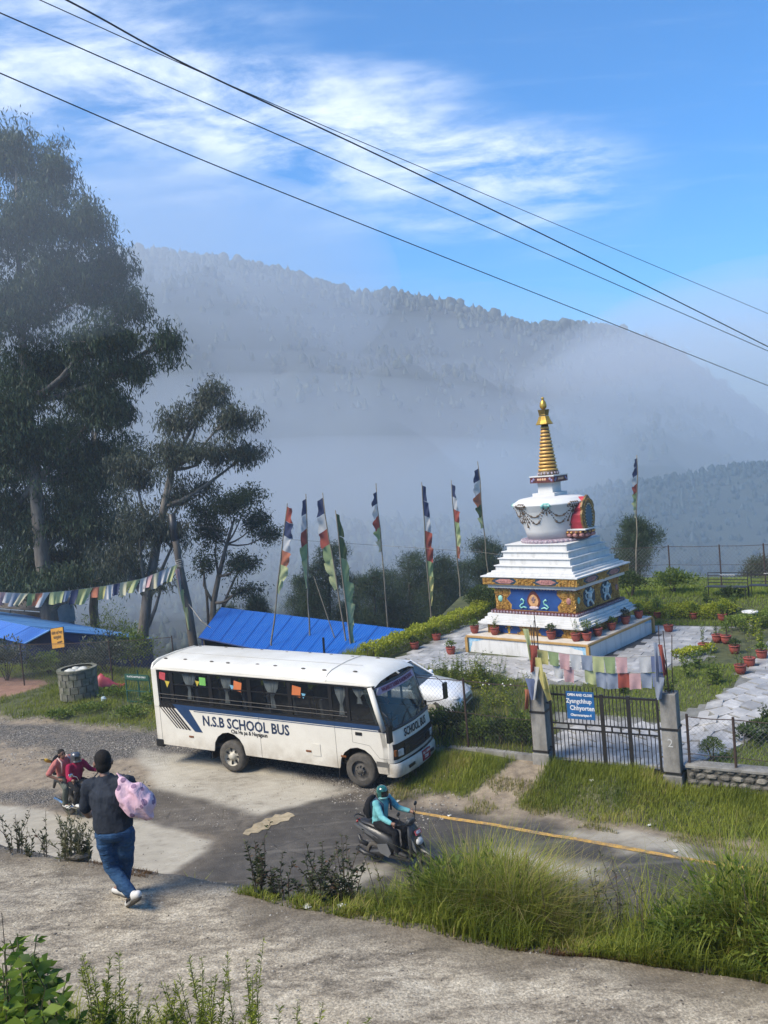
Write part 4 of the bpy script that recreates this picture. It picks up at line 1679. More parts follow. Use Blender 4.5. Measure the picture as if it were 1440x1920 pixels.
# ---- chain link fences
def chain_link(mb, a, b, z0a, z0b, h, cell=.085, r=.0022):
    """diamond mesh between two ground points a and b"""
    a, b = Vector(a), Vector(b)
    L_ = (b - a).length
    ex = (b - a) / L_
    for s in (-1, 1):
        x = -h
        while x < L_:
            xa, xb, za, zb = x, x + h, 0, h
            if s < 0:
                za, zb = h, 0
            # clip to 0..L
            t0 = max(0, (0 - xa) / (xb - xa))
            t1 = min(1, (L_ - xa) / (xb - xa))
            if t1 > t0 + .01:
                pa = a + ex * (xa + (xb - xa) * t0)
                pb = a + ex * (xa + (xb - xa) * t1)
                zz0 = z0a + (z0b - z0a) * (pa - a).length / L_
                zz1 = z0a + (z0b - z0a) * (pb - a).length / L_
                mb.tube([(pa.x, pa.y, zz0 + za + (zb - za) * t0), (pb.x, pb.y, zz1 + za + (zb - za) * t1)], r, 3, caps=False)
            x += cell * 1.4142


def fence(name, label, pts, h, lift=0.0, cell=.085, rails=(1.0,), post_m=None, post_r=.03, group=None, mesh=True, mesh_h=None, wire_r=.0022):
    """pts: road-frame posts"""
    pos = [uv(u, v, hz(u, v) + lift) for u, v in pts]
    root = empty(name, pos[0], 0, label, 'fence', group)
    inv = Matrix.Translation(-pos[0])
    for p_ in pos:
        mb = MB(inv)
        mb.tube([p_ - Vector((0, 0, .3)), p_ + Vector((0, 0, h + .06))], post_r, 6)
        mb.build('post', post_m or M_rust, root)
    mm = MB(inv)
    for i in range(len(pos) - 1):
        a, b = pos[i], pos[i + 1]
        for t in rails:
            mb = MB(inv)
            mb.tube([a + Vector((0, 0, h * t)), (a + b) / 2 + Vector((0, 0, h * t - .02)), b + Vector((0, 0, h * t))], .012 if t == 1 else .008, 5)
            mb.build('rail', post_m or M_rust, root)
        if mesh:
            chain_link(mm, a, b, a.z, b.z, mesh_h or h, cell, wire_r)
    if mesh:
        o = mm.build('wire_mesh', M_wire, root)
        o['kind'] = 'stuff'
    return root


fence('chain_link_fence', 'chain link fence on a low kerb between gate pillar and school bus', [(-8.0, 20.3), (-9.9, 20.5), (-11.9, 20.7), (-13.9, 20.8), (-15.9, 20.8), (-17.6, 20.8)], 1.78, .05, rails=(1.0, .52))
mb = MB()
for i in range(12):
    u0_, u1_ = -8.02 - i * .8, -8.02 - (i + 1) * .8 + .012
    mb.add([uv(a, 20.28 + .42 * min(1, (-8 - a) / 4) + s * .09, hz(a, 20.0) - .1 + zz_) for a in (u0_, u1_) for s in (-1, 1) for zz_ in (0, .24)],
           [(0, 1, 3, 2), (4, 6, 7, 5), (0, 4, 5, 1), (2, 3, 7, 6), (0, 2, 6, 4), (1, 5, 7, 3)])
kerb = mb.build('fence_kerb', M_pillar, fix=True)
tag(kerb, 'low weathered concrete kerb under the chain link fence', kind='structure')

fence('chain_link_fence', 'chain link fence standing on the rubble wall beside the gate', [(-4.25, 20.25), (-3.25, 20.2), (-1.4, 20.15), (.6, 20.2), (2.6, 20.3)], 1.55, .10, rails=(1.0, .45))
fence('tall_wire_fence', 'tall rusty post fence along the far edge of the lawn', [(-13.5, 38.6), (-11.3, 38.7), (-8.43, 38.84), (-6.31, 38.6), (-4.6, 38.6), (-2.6, 38.6), (-.4, 38.6), (2, 38.6)], 1.75, 0, .12, rails=(1.0, .55, .3), wire_r=.003)

# ---- rubble wall right of the gate
M_stone = mat('rubble_stone', (.20, .185, .155), (.085, .08, .07), 6, .9, .5, 30, rand=.35)
M_mortar = mat('wall_mortar', (.10, .095, .08), (.05, .048, .04), 5, .95, .4, 30)
wz = hz(-3.2, 20.0)
wall = empty('rubble_wall', uv(-4.3, 20.12, wz), ROAD_RZ, 'low rubble stone retaining wall under the fence beside the gate', 'wall')
mb = MB()
mb.bb(0, 7.4, 0.02, .26, -.35, .50)
mb.build('core', M_mortar, wall)
mb = MB()
mb.bb(-.02, 7.4, -.05, .33, .50, .57)
mb.build('coping', M_pillar, wall, bevel=.015)
rr = random.Random(5)
zc_, row = -.22, 0
while zc_ < .44:
    x = rr.uniform(0, .1)
    hrow = rr.uniform(.13, .18)
    while x < 7.2:
        w_ = rr.uniform(.13, .27)
        mb = MB()
        hh_ = hrow * rr.uniform(.8, 1.0)
        mb.sphere((x + w_ / 2, .02, zc_ + hrow / 2), (w_ * .50, rr.uniform(.05, .08), hh_ * .53), 7, 5)
        mb.v = [(a + rr.uniform(-.014, .014), b + rr.uniform(-.01, .01), c_ + rr.uniform(-.012, .012)) for a, b, c_ in mb.v]
        mb.build('stone', M_stone, wall)
        x += w_ + .012
    zc_ += hrow + .005

# ---- prayer flags over the gate
F_COL = {'lime': (.46, .49, .24), 'pink': (.60, .37, .36), 'white': (.55, .55, .54), 'grey': (.28, .32, .39), 'green': (.28, .36, .17), 'blue': (.16, .20, .33), 'red': (.36, .085, .06),
         'yellow': (.58, .52, .20), 'navy': (.04, .055, .12), 'dkgreen': (.085, .12, .05), 'orange': (.44, .16, .09), 'cream': (.55, .52, .36)}


def cloth_mat(c):
    nm = 'cloth_' + c
    if nm in MATS:
        return MATS[nm]
    k = NT(nm)
    col = F_COL[c]
    t = k.noise(14, 6, .7, k.pos())
    cc = k.mix(k.ramp(t, [(.35, 0.0), (.7, .35)]), col, tuple(x * .6 for x in col))
    k.l.new(cc, k.b.inputs['Base Color'])
    k.b.inputs['Roughness'].default_value = .9
    tr = k.n.new('ShaderNodeBsdfTranslucent')
    k.l.new(cc, tr.inputs['Color'])
    mx = k.n.new('ShaderNodeMixShader')
    mx.inputs[0].default_value = .35
    k.l.new(k.b.outputs[0], mx.inputs[1])
    k.l.new(tr.outputs[0], mx.inputs[2])
    k.l.new(mx.outputs[0], k.n['Material Output'].inputs['Surface'])
    MATS[nm] = k.m
    return k.m


def flag_cloth(mb, a, b, drop, side, rr, wave=.05, n=6, m=5, taper=1.0, blow=0.0):
    """cloth hung from a-b, dropping by the vector drop, rippled sideways"""
    a, b, drop, side = Vector(a), Vector(b), Vector(drop), Vector(side)
    ph, fq = rr.uniform(0, 6.28), rr.uniform(1.2, 2.4)
    rows = []
    for j in range(m + 1):
        t = j / m
        row = []
        for i in range(n + 1):
            s = i / n
            sx_ = .5 + (s - .5) * (1 - (1 - taper) * t)
            p_ = a.lerp(b, sx_) + drop * t + side * (wave * t * math.sin(ph + fq * 3 * s + 1.5 * t) + blow * t * t)
            row.append(p_)
        rows.append(row)
    mb.smooth = True
    mb.grid(rows)
    return mb


def flag_string(name, label, pts, cols, fw, fh, group=None, seed=1, blow=0.0, skew=0.0, vary=.25, gap=.0, par_rot=None, wave=.05):
    """cord through pts with one cloth per colour along it"""
    rr = random.Random(seed)
    pts = [Vector(p_) for p_ in pts]
    root = empty(name, pts[0], 0, label, 'prayer flags', group)
    inv = Matrix.Translation(-pts[0])
    mb = MB(inv)
    mb.tube(pts, .006, 4)
    mb.build('cord', M_rope, root)
    seg = [(pts[i + 1] - pts[i]).length for i in range(len(pts) - 1)]
    tot = sum(seg)

    def P_at(d):
        for i, s in enumerate(seg):
            if d <= s or i == len(seg) - 1:
                return pts[i].lerp(pts[i + 1], d / s)
            d -= s
    n_ = len(cols)
    for k, c_ in enumerate(cols):
        if c_ is None:
            continue
        d0 = tot * k / n_ + gap
        w_ = tot / n_ - gap * 1.2
        a, b = P_at(d0), P_at(min(d0 + min(w_, fw), tot))
        h_ = fh * rr.uniform(1 - vary, 1 + vary * .4)
        e = (b - a).normalized()
        sd = Vector((-e.y, e.x, 0)).normalized()
        mb = MB(inv)
        flag_cloth(mb, a - Vector((0, 0, .004)), b - Vector((0, 0, .004)), Vector((0, 0, -h_)) + e * (skew * h_ * rr.uniform(.4, 1.4)), sd, rr, wave, blow=blow * rr.uniform(.3, 1.2), taper=rr.uniform(.75, 1.05))
        mb.build('flag', cloth_mat(c_), root)
    return root


pA = uv(PL_U + .1, GATE_V - .15, 0) + Vector((0, 0, 3.22))
pB = uv(PR_U - .05, GATE_V - .1, 0) + Vector((0, 0, 3.16))
pM = (pA + pB) / 2 - Vector((0, 0, .10))
flag_string('prayer_flag_string', 'upper string of pastel prayer flags hung between the gate pillars', [pA, pA.lerp(pM, .5) - Vector((0, 0, .03)), pM, pM.lerp(pB, .5) - Vector((0, 0, .03)), pB],
            ['yellow', 'green', 'pink', 'white', 'grey', 'lime', 'green', 'pink', None, 'white', 'blue'], .29, .38, 'prayer flags over the gate', 3, vary=.12, wave=.03)
pA2, pB2 = pA + uv(.35, .05, -.36), pB + uv(-.02, .05, -.42)
pM2 = (pA2 + pB2) / 2 - Vector((0, 0, .12))
flag_string('prayer_flag_string', 'lower string of faded prayer flags sagging just above the gate bars', [pA2, pM2, pB2],
            ['white', 'pink', None, 'lime', 'grey', 'grey', 'red', 'pink', 'grey', 'blue'], .28, .36, 'prayer flags over the gate', 4, vary=.15, wave=.04)


def flag_bunch(name, label, base, spec, seed):
    """short cloths tied round a rod"""
    rr = random.Random(seed)
    root = empty(name, base, 0, label, 'prayer flags')
    for (dx, dz, w_, h_, c_, sk) in spec:
        mb = MB()
        flag_cloth(mb, uv(dx, -.28, dz), uv(dx + w_, -.30, dz), Vector((0, 0, -h_)) + uv(sk, 0, 0), uv(0, 1, 0), rr, .10, taper=.55)
        mb.build('flag', cloth_mat(c_), root)
    return root


flag_bunch('prayer_flag_bunch', 'bunch of yellow, red and white cloths tied to the rods of a pillar', uv(PL_U, GATE_V, 2.2),
           [(-.18, 1.55, .16, .75, 'lime', .1), (-.08, 1.15, .26, .65, 'red', -.05), (.02, .85, .22, .75, 'yellow', .15), (-.02, .62, .2, .8, 'white', -.1), (.1, .5, .22, .7, 'yellow', .2), (-.22, .32, .25, .5, 'blue', .1), (-.25, .05, .12, .5, 'orange', -.05)], 8)
flag_bunch('prayer_flag_bunch', 'few dark red and blue cloths tied to the rods by the numbered pillar', uv(PR_U, GATE_V, 2.2),
           [(-.2, 1.3, .1, .9, 'grey', .0), (-.1, 1.25, .1, .7, 'red', .06), (-.25, .5, .25, .5, 'grey', -.05)], 9)
wispy('pillar_weed', 'green weeds sprouting from the top of the numbered pillar', uv(PR_U, GATE_V, hz(PR_U, GATE_V) + 2.17), .4, 9, .25, .1, L_mid, 77, per=14)

# ---- flower pots
M_terra = mat('terracotta', (.30, .062, .04), (.19, .04, .03), 5, .7, rand=.18, objco=True)
M_potsoil = mat('pot_soil', (.05, .04, .03), None, 10, .95)
mb = MB()
mb.lathe([(.10, 0), (.15, .10), (.165, .20), (.155, .245), (.18, .25), (.18, .285), (.15, .285), (.148, .26)], 18)
_p0 = mb.build('pot', M_terra, smooth=True)
POT_ME = _p0.data
bpy.data.objects.remove(_p0)
mb = MB()
mb.lathe([(.02, .262), (.149, .258)], 14)
_p0 = mb.build('soil', M_potsoil)
SOIL_ME = _p0.data
bpy.data.objects.remove(_p0)
POTN = [0]


def flower_pot(p_, label, sc=1.0, plant='bush', h=.4, m=None, group='terracotta flower pots', seed=None):
    POTN[0] += 1
    sd = seed or 500 + POTN[0]
    m = m or L_mid
    if plant == 'bush':
        o = shrub('flower_pot', label, p_, (.17, .17, h * .5), 240, .07, m, sd, 'flower pot', group, 3)
        off = .24
    else:
        o = wispy('flower_pot', label, p_, h, 5, .16, .09, m, sd, 'flower pot', group, per=16)
        off = .24
    for ch in o.children:
        ch.location.z = off
    for nm, me_ in (('pot', POT_ME), ('soil', SOIL_ME)):
        c_ = bpy.data.objects.new(nm, me_)
        COL.objects.link(c_)
        c_.parent = o
    o.scale = (sc, sc, sc)
    return o


def st_pt(x, y, z):
    return stupa.matrix_basis @ Vector((x, y, z))


for k, (x, pl_, h) in enumerate([(-2.25, 'bush', .28), (-1.38, 'wispy', .5), (.92, 'bush', .3), (1.85, 'wispy', .75)]):
    flower_pot(st_pt(x, -2.14, .626), 'terracotta pot on the sunny front ledge of the stupa, %s' % ['at its far corner', 'with thin upright stems', 'holding a low dark bush', 'with tall bare stems'][k], .95, pl_, h, L_dark if k == 2 else L_mid)
for k, (y, pl_, h) in enumerate([(-1.95, 'bush', .5), (-1.2, 'wispy', .4), (-.2, 'bush', .22), (.85, 'bush', .35), (1.9, 'bush', .35)]):
    flower_pot(st_pt(2.15, y, .626), 'terracotta pot on the shaded side ledge of the stupa, %s' % ['with a bright leafy bush', 'with thin pale stems', 'the widest with little growth', 'with reddish twigs', 'at the rear corner'][k], .95, pl_, h, L_mid if k != 3 else L_weed)
for k, (x, y, pl_, h, lab) in enumerate([
        (1217, 1152, 'wispy', .8, 'terracotta pot with a tall sapling beside the rear corner of the stupa'),
        (1234, 1160, 'bush', .6, 'terracotta pot with a leafy bush before the clipped hedge'),
        (1301, 1162, 'bush', .4, 'terracotta pot standing alone against the clipped hedge'),
        (1355, 1165, 'bush', .4, 'terracotta pot half hidden beside the yellow shrub'),
        (778, 1218, 'bush', .25, 'terracotta pot at the near end of the yellow green hedge'),
        (819, 1202, 'bush', .25, 'terracotta pot halfway along the yellow green hedge'),
        (846, 1228, 'bush', .3, 'dark pot standing alone on the flagstones between hedge and stupa'),
        (1254, 1186, 'wispy', .6, 'terracotta pot standing on the open flagstones behind the gate rods'),
        (1320, 1222, 'wispy', .9, 'dark pot with a tall thin seedling by the round lawn'),
        (1345, 1205, 'wispy', .9, 'small pot with a sapling by the leafy garden bed'),
        (1362, 1207, 'bush', .6, 'terracotta pot with a pale bush by the leafy garden bed'),
        (1378, 1226, 'bush', .25, 'terracotta pot with a dark rosette on the garden steps'),
        (1406, 1250, 'wispy', 1.5, 'terracotta pot with a very tall feathery plant'),
        (1389, 1264, 'wispy', .7, 'terracotta pot low beside the path edge with grassy stems'),
        (1429, 1236, 'bush', .25, 'terracotta pot with a low dark plant near the path')]):
    flower_pot(gt(x, y), lab, 1.0, pl_, h, L_lime if k == 12 else (L_dark if k in (4, 5, 11) else L_mid))

# ---- clipped hedges
def hedge(name, label, a, b, w, h, n, m, seed):
    """a, b: road-frame ends"""
    r = np.random.default_rng(seed)
    base = uv(*a, hz(*a))
    root = empty(name, base, 0, label, 'hedge')
    t = r.uniform(0, 1, n)
    side = r.uniform(-1, 1, n)
    hh = r.uniform(0, 1, n) ** .6
    onf = r.uniform(0, 1, n) < .6
    side = np.where(onf & (hh < .9), np.sign(side) * r.uniform(.85, 1.05, n), side)
    hh = np.where(np.abs(side) < .85, r.uniform(.85, 1.08, n), hh)
    L_ = math.hypot(b[0] - a[0], b[1] - a[1])
    eu, ev = (b[0] - a[0]) / L_, (b[1] - a[1]) / L_
    bump_ = 1 + .10 * np.sin(t * L_ * 4.1) + .08 * np.sin(t * L_ * 9.3 + 1)
    u = a[0] + eu * t * L_ - ev * side * w / 2 * bump_
    v = a[1] + ev * t * L_ + eu * side * w / 2 * bump_
    z = height(u, v) + hh * h * bump_
    P_ = np.stack([CU * u + SU * v, -SU * u + CU * v, z], 1) - np.array(base)[None]
    D_ = r.normal(size=P_.shape) + np.array([0, 0, .6])
    lf_ = r.uniform(.05, .1, n)
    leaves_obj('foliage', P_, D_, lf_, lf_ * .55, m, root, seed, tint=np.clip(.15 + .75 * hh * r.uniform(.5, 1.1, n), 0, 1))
    mb = MB(Matrix.Translation(-base))
    for k in range(int(L_ / .35)):
        uu_, vv_ = a[0] + eu * k * .35, a[1] + ev * k * .35
        p_ = uv(uu_, vv_, hz(uu_, vv_))
        mb.tube([p_ - Vector((0, 0, .05)), p_ + Vector((.03, .02, h * .8))], .012, 4)
    mb.build('stems', M_woodstem, root)['kind'] = 'stuff'
    return root


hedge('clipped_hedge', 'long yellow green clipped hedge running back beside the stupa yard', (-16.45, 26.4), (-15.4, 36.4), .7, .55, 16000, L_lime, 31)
hb0, hb1 = to_uv(gt(1190, 1156)), to_uv(gt(1345, 1160))
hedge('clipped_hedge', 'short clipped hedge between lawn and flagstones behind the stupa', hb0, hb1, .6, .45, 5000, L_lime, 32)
hb2 = to_uv(gt(1372, 1188)), to_uv(gt(1500, 1150))
hedge('clipped_hedge', 'leafy hedge climbing the garden edge beside the white table', hb2[0], hb2[1], .6, .5, 4200, L_mid, 33)
hb3 = to_uv(gt(1268, 1238)), to_uv(gt(1335, 1222))
hedge('clipped_hedge', 'low yellow border hedge along the round lawn', hb3[0], hb3[1], .35, .25, 1500, L_lime, 34)
hb4 = to_uv(gt(1395, 1400)), to_uv(gt(1470, 1355))
hedge('clipped_hedge', 'dark low border planting between path and small lawn', hb4[0], hb4[1], .5, .35, 1800, L_dark, 35)
shrub('round_shrub', 'yellow leaved shrub on the lawn behind the flower pots', gt(1358, 1158), (.45, .45, .35), 1200, .08, L_lime, 36)
shrub('round_shrub', 'dense clipped cone shrub standing behind the bus roof', gt(660, 1222), (.48, .48, .75), 4200, .07, L_mid, 37, lump=.05, shell=.25)
shrub('round_shrub', 'dark leafy shrub between the yellow green hedge and the stupa', gt(905, 1147), (.75, .75, .6), 3000, .09, L_dark, 38, lump=.12)
shrub('round_shrub', 'bright leafy bush growing against the far wire fence', gt(1265, 1112), (.85, .6, .5), 2200, .12, L_mid, 39, lump=.4)
shrub('round_shrub', 'dense dark bush between stupa and far wire fence', gt(1183, 1118), (.6, .6, .55), 1800, .1, L_dark, 40)
shrub('round_shrub', 'ball of clipped box beside the path inside the fence', gt(1337, 1428), (.28, .28, .3), 1500, .045, L_mid, 41, lump=.06, shell=.25)
shrub('round_shrub', 'clipped dark bush beside the weathered pillar', gt(984, 1398), (.42, .42, .36), 2600, .05, L_dark, 42, lump=.06, shell=.25)

# ---- bed of tall thin flowers behind the fence
rr = random.Random(12)
M_petalw = mat('flower_white', (.7, .7, .62))
pts_ = []
for k in range(26):
    px_, py_ = rr.uniform(825, 1010), rr.uniform(1285, 1352)
    if px_ < 905 and py_ > 1296 or px_ < 830:
        py_ = rr.uniform(1288, 1296)
    wispy('cosmos_plant', 'tall feathery flowering plant in the bed inside the fence', gt(px_, py_), rr.uniform(.8, 1.35), 7, .3, .10, L_mid if k % 3 else L_lime, 200 + k, group='tall flowers in the garden bed', per=40, wide=.25,
          flower=(M_petalw, .022) if k % 3 == 0 else None)
for k in range(9):
    uu_ = -8.6 - k * .62
    shrub('fence_shrub', 'dark leafy shrub in the row along the inside of the chain link fence', uv(uu_, 21.15 + rr.uniform(-.1, .15), hz(uu_, 21.1)), (.42, .34, rr.uniform(.32, .48)), 900, .1, L_dark if k % 2 else L_mid, 240 + k, group='shrubs along the fence', lump=.35)
for k, (x, y, h, lab) in enumerate([(1170, 1300, .5, 'small leafy plant growing on the round lawn'), (1290, 1272, .9, 'thin sapling with sparse leaves on the round lawn'), (1330, 1285, 1.1, 'leafy sapling at the path corner of the round lawn'),
                                    (1345, 1285, .7, 'low leafy rose by the path edge'), (1310, 1255, .8, 'thin staked seedling by the yellow border'), (1405, 1385, .45, 'dark spiky plant in the border by the fence'),
                                    (1434, 1365, .6, 'dark leafy border plant near the rubble wall'), (1375, 1152, 1.1, 'young tree with layered pale leaves on the lawn'), (1322, 1130, .6, 'tiny pale seedling on the open lawn'),
                                    (1428, 1215, 1.2, 'tall bushy herb in the leafy garden bed'), (1412, 1200, 1.0, 'yellow green feathery bush in the garden bed')]):
    wispy('garden_plant', lab, gt(x, y), h, 6 if h > .5 else 8, .28, .11, L_lime if k in (9, 10) else (L_dark if k in (5, 6) else L_mid), 300 + k, per=34, wide=.4)

# ---- benches
def bench(p_, rz, label):
    o = empty('garden_bench', p_, rz, label, 'bench', 'iron benches')
    w_ = .76
    for x in (-w_, w_):
        mb = MB()
        mb.tube([(x, .22, -.02), (x, .22, .42), (x, .30, .95)], .02, 6)
        mb.tube([(x, -.22, -.02), (x, -.22, .42), (x, .22, .42)], .02, 6)
        mb.build('end_frame', M_iron, o)
    for k in range(4):
        mb = MB()
        mb.bb(-w_, w_, -.22 + k * .11, -.13 + k * .11, .42, .445)
        mb.build('seat_slat', M_iron, o)
    for k in range(4):
        mb = MB()
        y = .23 + .07 * k / 3
        mb.box((0, y, .55 + .13 * k), (2 * w_, .02, .03))
        mb.build('back_rail', M_iron, o)
    text_obj('painted_motif', '~~~~~', .2, M_signw, o, frame_xf((0, .27, .86), (1, 0, 0), (0, 0, 1)), .004, align='CENTER')
    return o


bench(gt(1363, 1120), R(-36), 'black iron garden bench in front of a dark shrub by the fence')
bench(gt(1446, 1118), R(-36), 'black iron garden bench further along the far fence')
shrub('round_shrub', 'dark bush filling the front of the garden bench', gt(1370, 1122), (.45, .3, .22), 900, .1, L_dark, 43)

# ---- white pedestal bird bath
mb = MB()
bb_ = empty('bird_bath', gt(1408, 1178), 0, 'white stone pedestal basin on the lawn edge', 'bird bath')
mb.lathe([(.13, 0), (.13, .05), (.07, .09), (.055, .45), (.09, .52), (.26, .56), (.28, .62), (.25, .62), (.2, .58)], 20)
mb.build('basin', M_white, bb_, smooth=True)

# ---- lawns
r_ = np.random.default_rng(3)
Pn, u_, v_ = scatter_uv(-10, 3, 20.3, 28, 60000, r_, lambda u, v: in_poly(u, v, LAWN_ISLE) | in_poly(u, v, LAWN_RIGHT) | in_poly(u, v, BED_RIGHT))
grass_obj('lawn_grass', Pn, r_.uniform(.05, .13, len(Pn)), .012, L_lawn, 'mown grass of the small lawns inside the gate', 4)
Pn, u_, v_ = scatter_uv(-14.5, 4, 33.6, 41, 60000, r_)
grass_obj('lawn_grass', Pn, r_.uniform(.06, .16, len(Pn)), .018, L_lawn, 'mown lawn rising to the far fence', 5)
Pn, u_, v_ = scatter_uv(-17.5, -8, 20.4, 26.3, 16000, r_, lambda u, v: in_poly(u, v, BED_LEFT))
grass_obj('bed_grass', Pn, r_.uniform(.08, .3, len(Pn)), .014, L_grass, 'rough grass in the garden bed behind the fence', 6)
# ================================================================ SCHOOL BUS
M_busw = mat('bus_cream_paint', (.66, .635, .555), (.60, .57, .49), 1.6, .38, .0, coat=.25, lo=.3, hi=.6)
_bw = NT('bus_body_paint')
_bp = _bw.pos()
_bd = _bw.noise(2.0, 8, .7, _bp)
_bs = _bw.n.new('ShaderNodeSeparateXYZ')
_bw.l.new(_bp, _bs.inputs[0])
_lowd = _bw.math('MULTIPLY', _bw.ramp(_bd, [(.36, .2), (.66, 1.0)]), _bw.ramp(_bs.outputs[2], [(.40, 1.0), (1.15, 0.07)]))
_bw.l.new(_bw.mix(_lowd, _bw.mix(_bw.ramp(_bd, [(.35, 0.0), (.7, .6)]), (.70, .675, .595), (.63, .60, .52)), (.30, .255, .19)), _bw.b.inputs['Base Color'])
_bw.b.inputs['Roughness'].default_value = .36
_bw.b.inputs['Coat Weight'].default_value = .2
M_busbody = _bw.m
M_busroof = mat('bus_roof_paint', (.70, .68, .61), (.60, .575, .50), 1.1, .4, .05, 4, coat=.2)
M_busblack = mat('bus_black_frame', (.008, .009, .011), None, 5, .35)
M_busblue = mat('bus_blue_stripe', (.012, .045, .12), None, 5, .4)
M_rubber = mat('tyre_rubber', (.045, .042, .037), (.095, .085, .07), 8, .9, .3, 30)
M_rimw = mat('rim_silver', (.52, .49, .40), (.40, .37, .30), 6, .45)
M_rimd = mat('rim_dusty', (.11, .10, .085), (.06, .055, .048), 8, .8)
M_chrome = mat('chrome', (.6, .6, .6), None, 4, .15, metal=1)
M_lamp = mat('lamp_glass', (.55, .56, .55), (.35, .36, .36), 9, .12, coat=.5)
M_amber = mat('amber_lens', (.20, .07, .02), None, 4, .3)
M_glassb = glass_mat('bus_glass', (.010, .013, .016), .04, .56)
M_glassf = glass_mat('bus_windscreen', (.02, .03, .033), .05, .38)
M_curt = mat('curtain_satin', (.80, .80, .78), (.5, .5, .5), 25, .45, stretch=(6, 6, .4))
M_seat = mat('bus_seat', (.085, .09, .11), (.05, .055, .07), 6, .85)
M_inner = mat('bus_inside', (.05, .055, .06), None, 3, .8)
M_ink = mat('letter_navy', (.012, .03, .075), None, 4, .5)
M_inkb = mat('letter_black', (.012, .012, .014), None, 4, .5)

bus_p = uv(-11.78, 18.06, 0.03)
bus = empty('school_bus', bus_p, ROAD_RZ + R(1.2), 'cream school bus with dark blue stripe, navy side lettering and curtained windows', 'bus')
BW, XR = 2.18, -6.6
SH = Matrix.Identity(4)
SH[2][0] = -.026
SH[2][3] = .026
B = lambda: MB(SH)


def wheel_arc(cx, r, n=9):
    return [(cx + r * math.cos(t), max(.44, .46 + r * math.sin(t)) if r * math.sin(t) < -.02 else .46 + r * math.sin(t)) for t in [math.pi - math.pi * k / (n - 1) for k in range(n)]]


WB, BAND = 1.50, 1.62           # bottom of stripe, bottom of window band
SK = .42
side_poly = [(XR, SK)] + [(-4.06 - .545, SK)] + wheel_arc(-4.06, .53) + [(-4.06 + .545, SK), (-.565, SK)] + wheel_arc(0, .55) + [(.565, SK), (.86, SK), (.92, 1.1), (.90, WB), (XR, WB)]
for y0, y1, nm in ((0, .03, 'side_panel'), (BW - .03, BW, 'side_panel')):
    b = B()
    b.prism(side_poly, y0, y1, 'XZ')
    sp_ = b.build(nm, M_busbody, bus, fix=True)
    if y0 == 0:
        side0 = sp_
# wheel arch liners and underbody
for cx in (-4.06, 0):
    b = B()
    arc = wheel_arc(cx, .535 if cx < -1 else .555)
    b.grid([[(x, .02, z) for x, z in arc], [(x, .42, z) for x, z in arc]])
    b.build('wheel_arch', M_busblack, bus)
b = B()
b.bb(XR + .05, .85, .12, BW - .12, .50, .60)
b.build('chassis', M_busblack, bus)
b = B()
b.bb(XR + .1, .7, .1, BW - .1, .95, 1.0)
b.build('cabin_floor', M_inner, bus)
# rear wall
b = B()
b.prism([(0, SK), (0, WB), (0, 2.60), (.08, 2.74), (.3, 2.82), (BW / 2, 2.85), (BW - .3, 2.82), (BW - .08, 2.74), (BW, 2.60), (BW, SK)], XR - .04, XR + .01, 'YZ')
b.build('rear_wall', M_busbody, bus, fix=True)
b = B()
b.bb(XR - .10, XR + .18, -.02, BW + .02, SK - .08, SK + .14)
b.build('rear_bumper', M_busblack, bus, bevel=.03)
# rear corner post
b = B()
b.bb(XR - .03, XR + .16, -.008, .06, WB, 2.60)
b.build('corner_post', M_busbody, bus, bevel=.02)
b = B()
b.bb(XR - .03, XR + .16, BW - .06, BW + .008, WB, 2.60)
b.build('corner_post', M_busbody, bus, bevel=.02)
# blue stripe with pale keyline
b = B()
b.bb(-5.65, .91, -.006, .0, WB + .005, BAND - .005)
stripe = b.build('blue_stripe', M_busblue, bus)
b = B()
b.bb(-5.2, .91, -.0075, .0, WB - .035, WB - .018)
b.build('keyline', M_busblue, bus)
b = B()
b.prism([(-5.95, BAND), (-5.45, BAND), (-4.95, .90), (-5.22, .90)], -.007, -.001, 'XZ')
b.build('slanting_stripe', M_busblue, bus, fix=True)
for k in range(5):
    x = -6.02 - k * .118
    w_ = .078 - k * .009
    b = B()
    b.prism([(x - w_, BAND - .02), (x, BAND - .02), (x + .66, .92 + k * .006), (x + .66 - w_, .92 + k * .006)], -.007, -.001, 'XZ')
    b.build('slanting_bar', M_inkb, bus, fix=True)
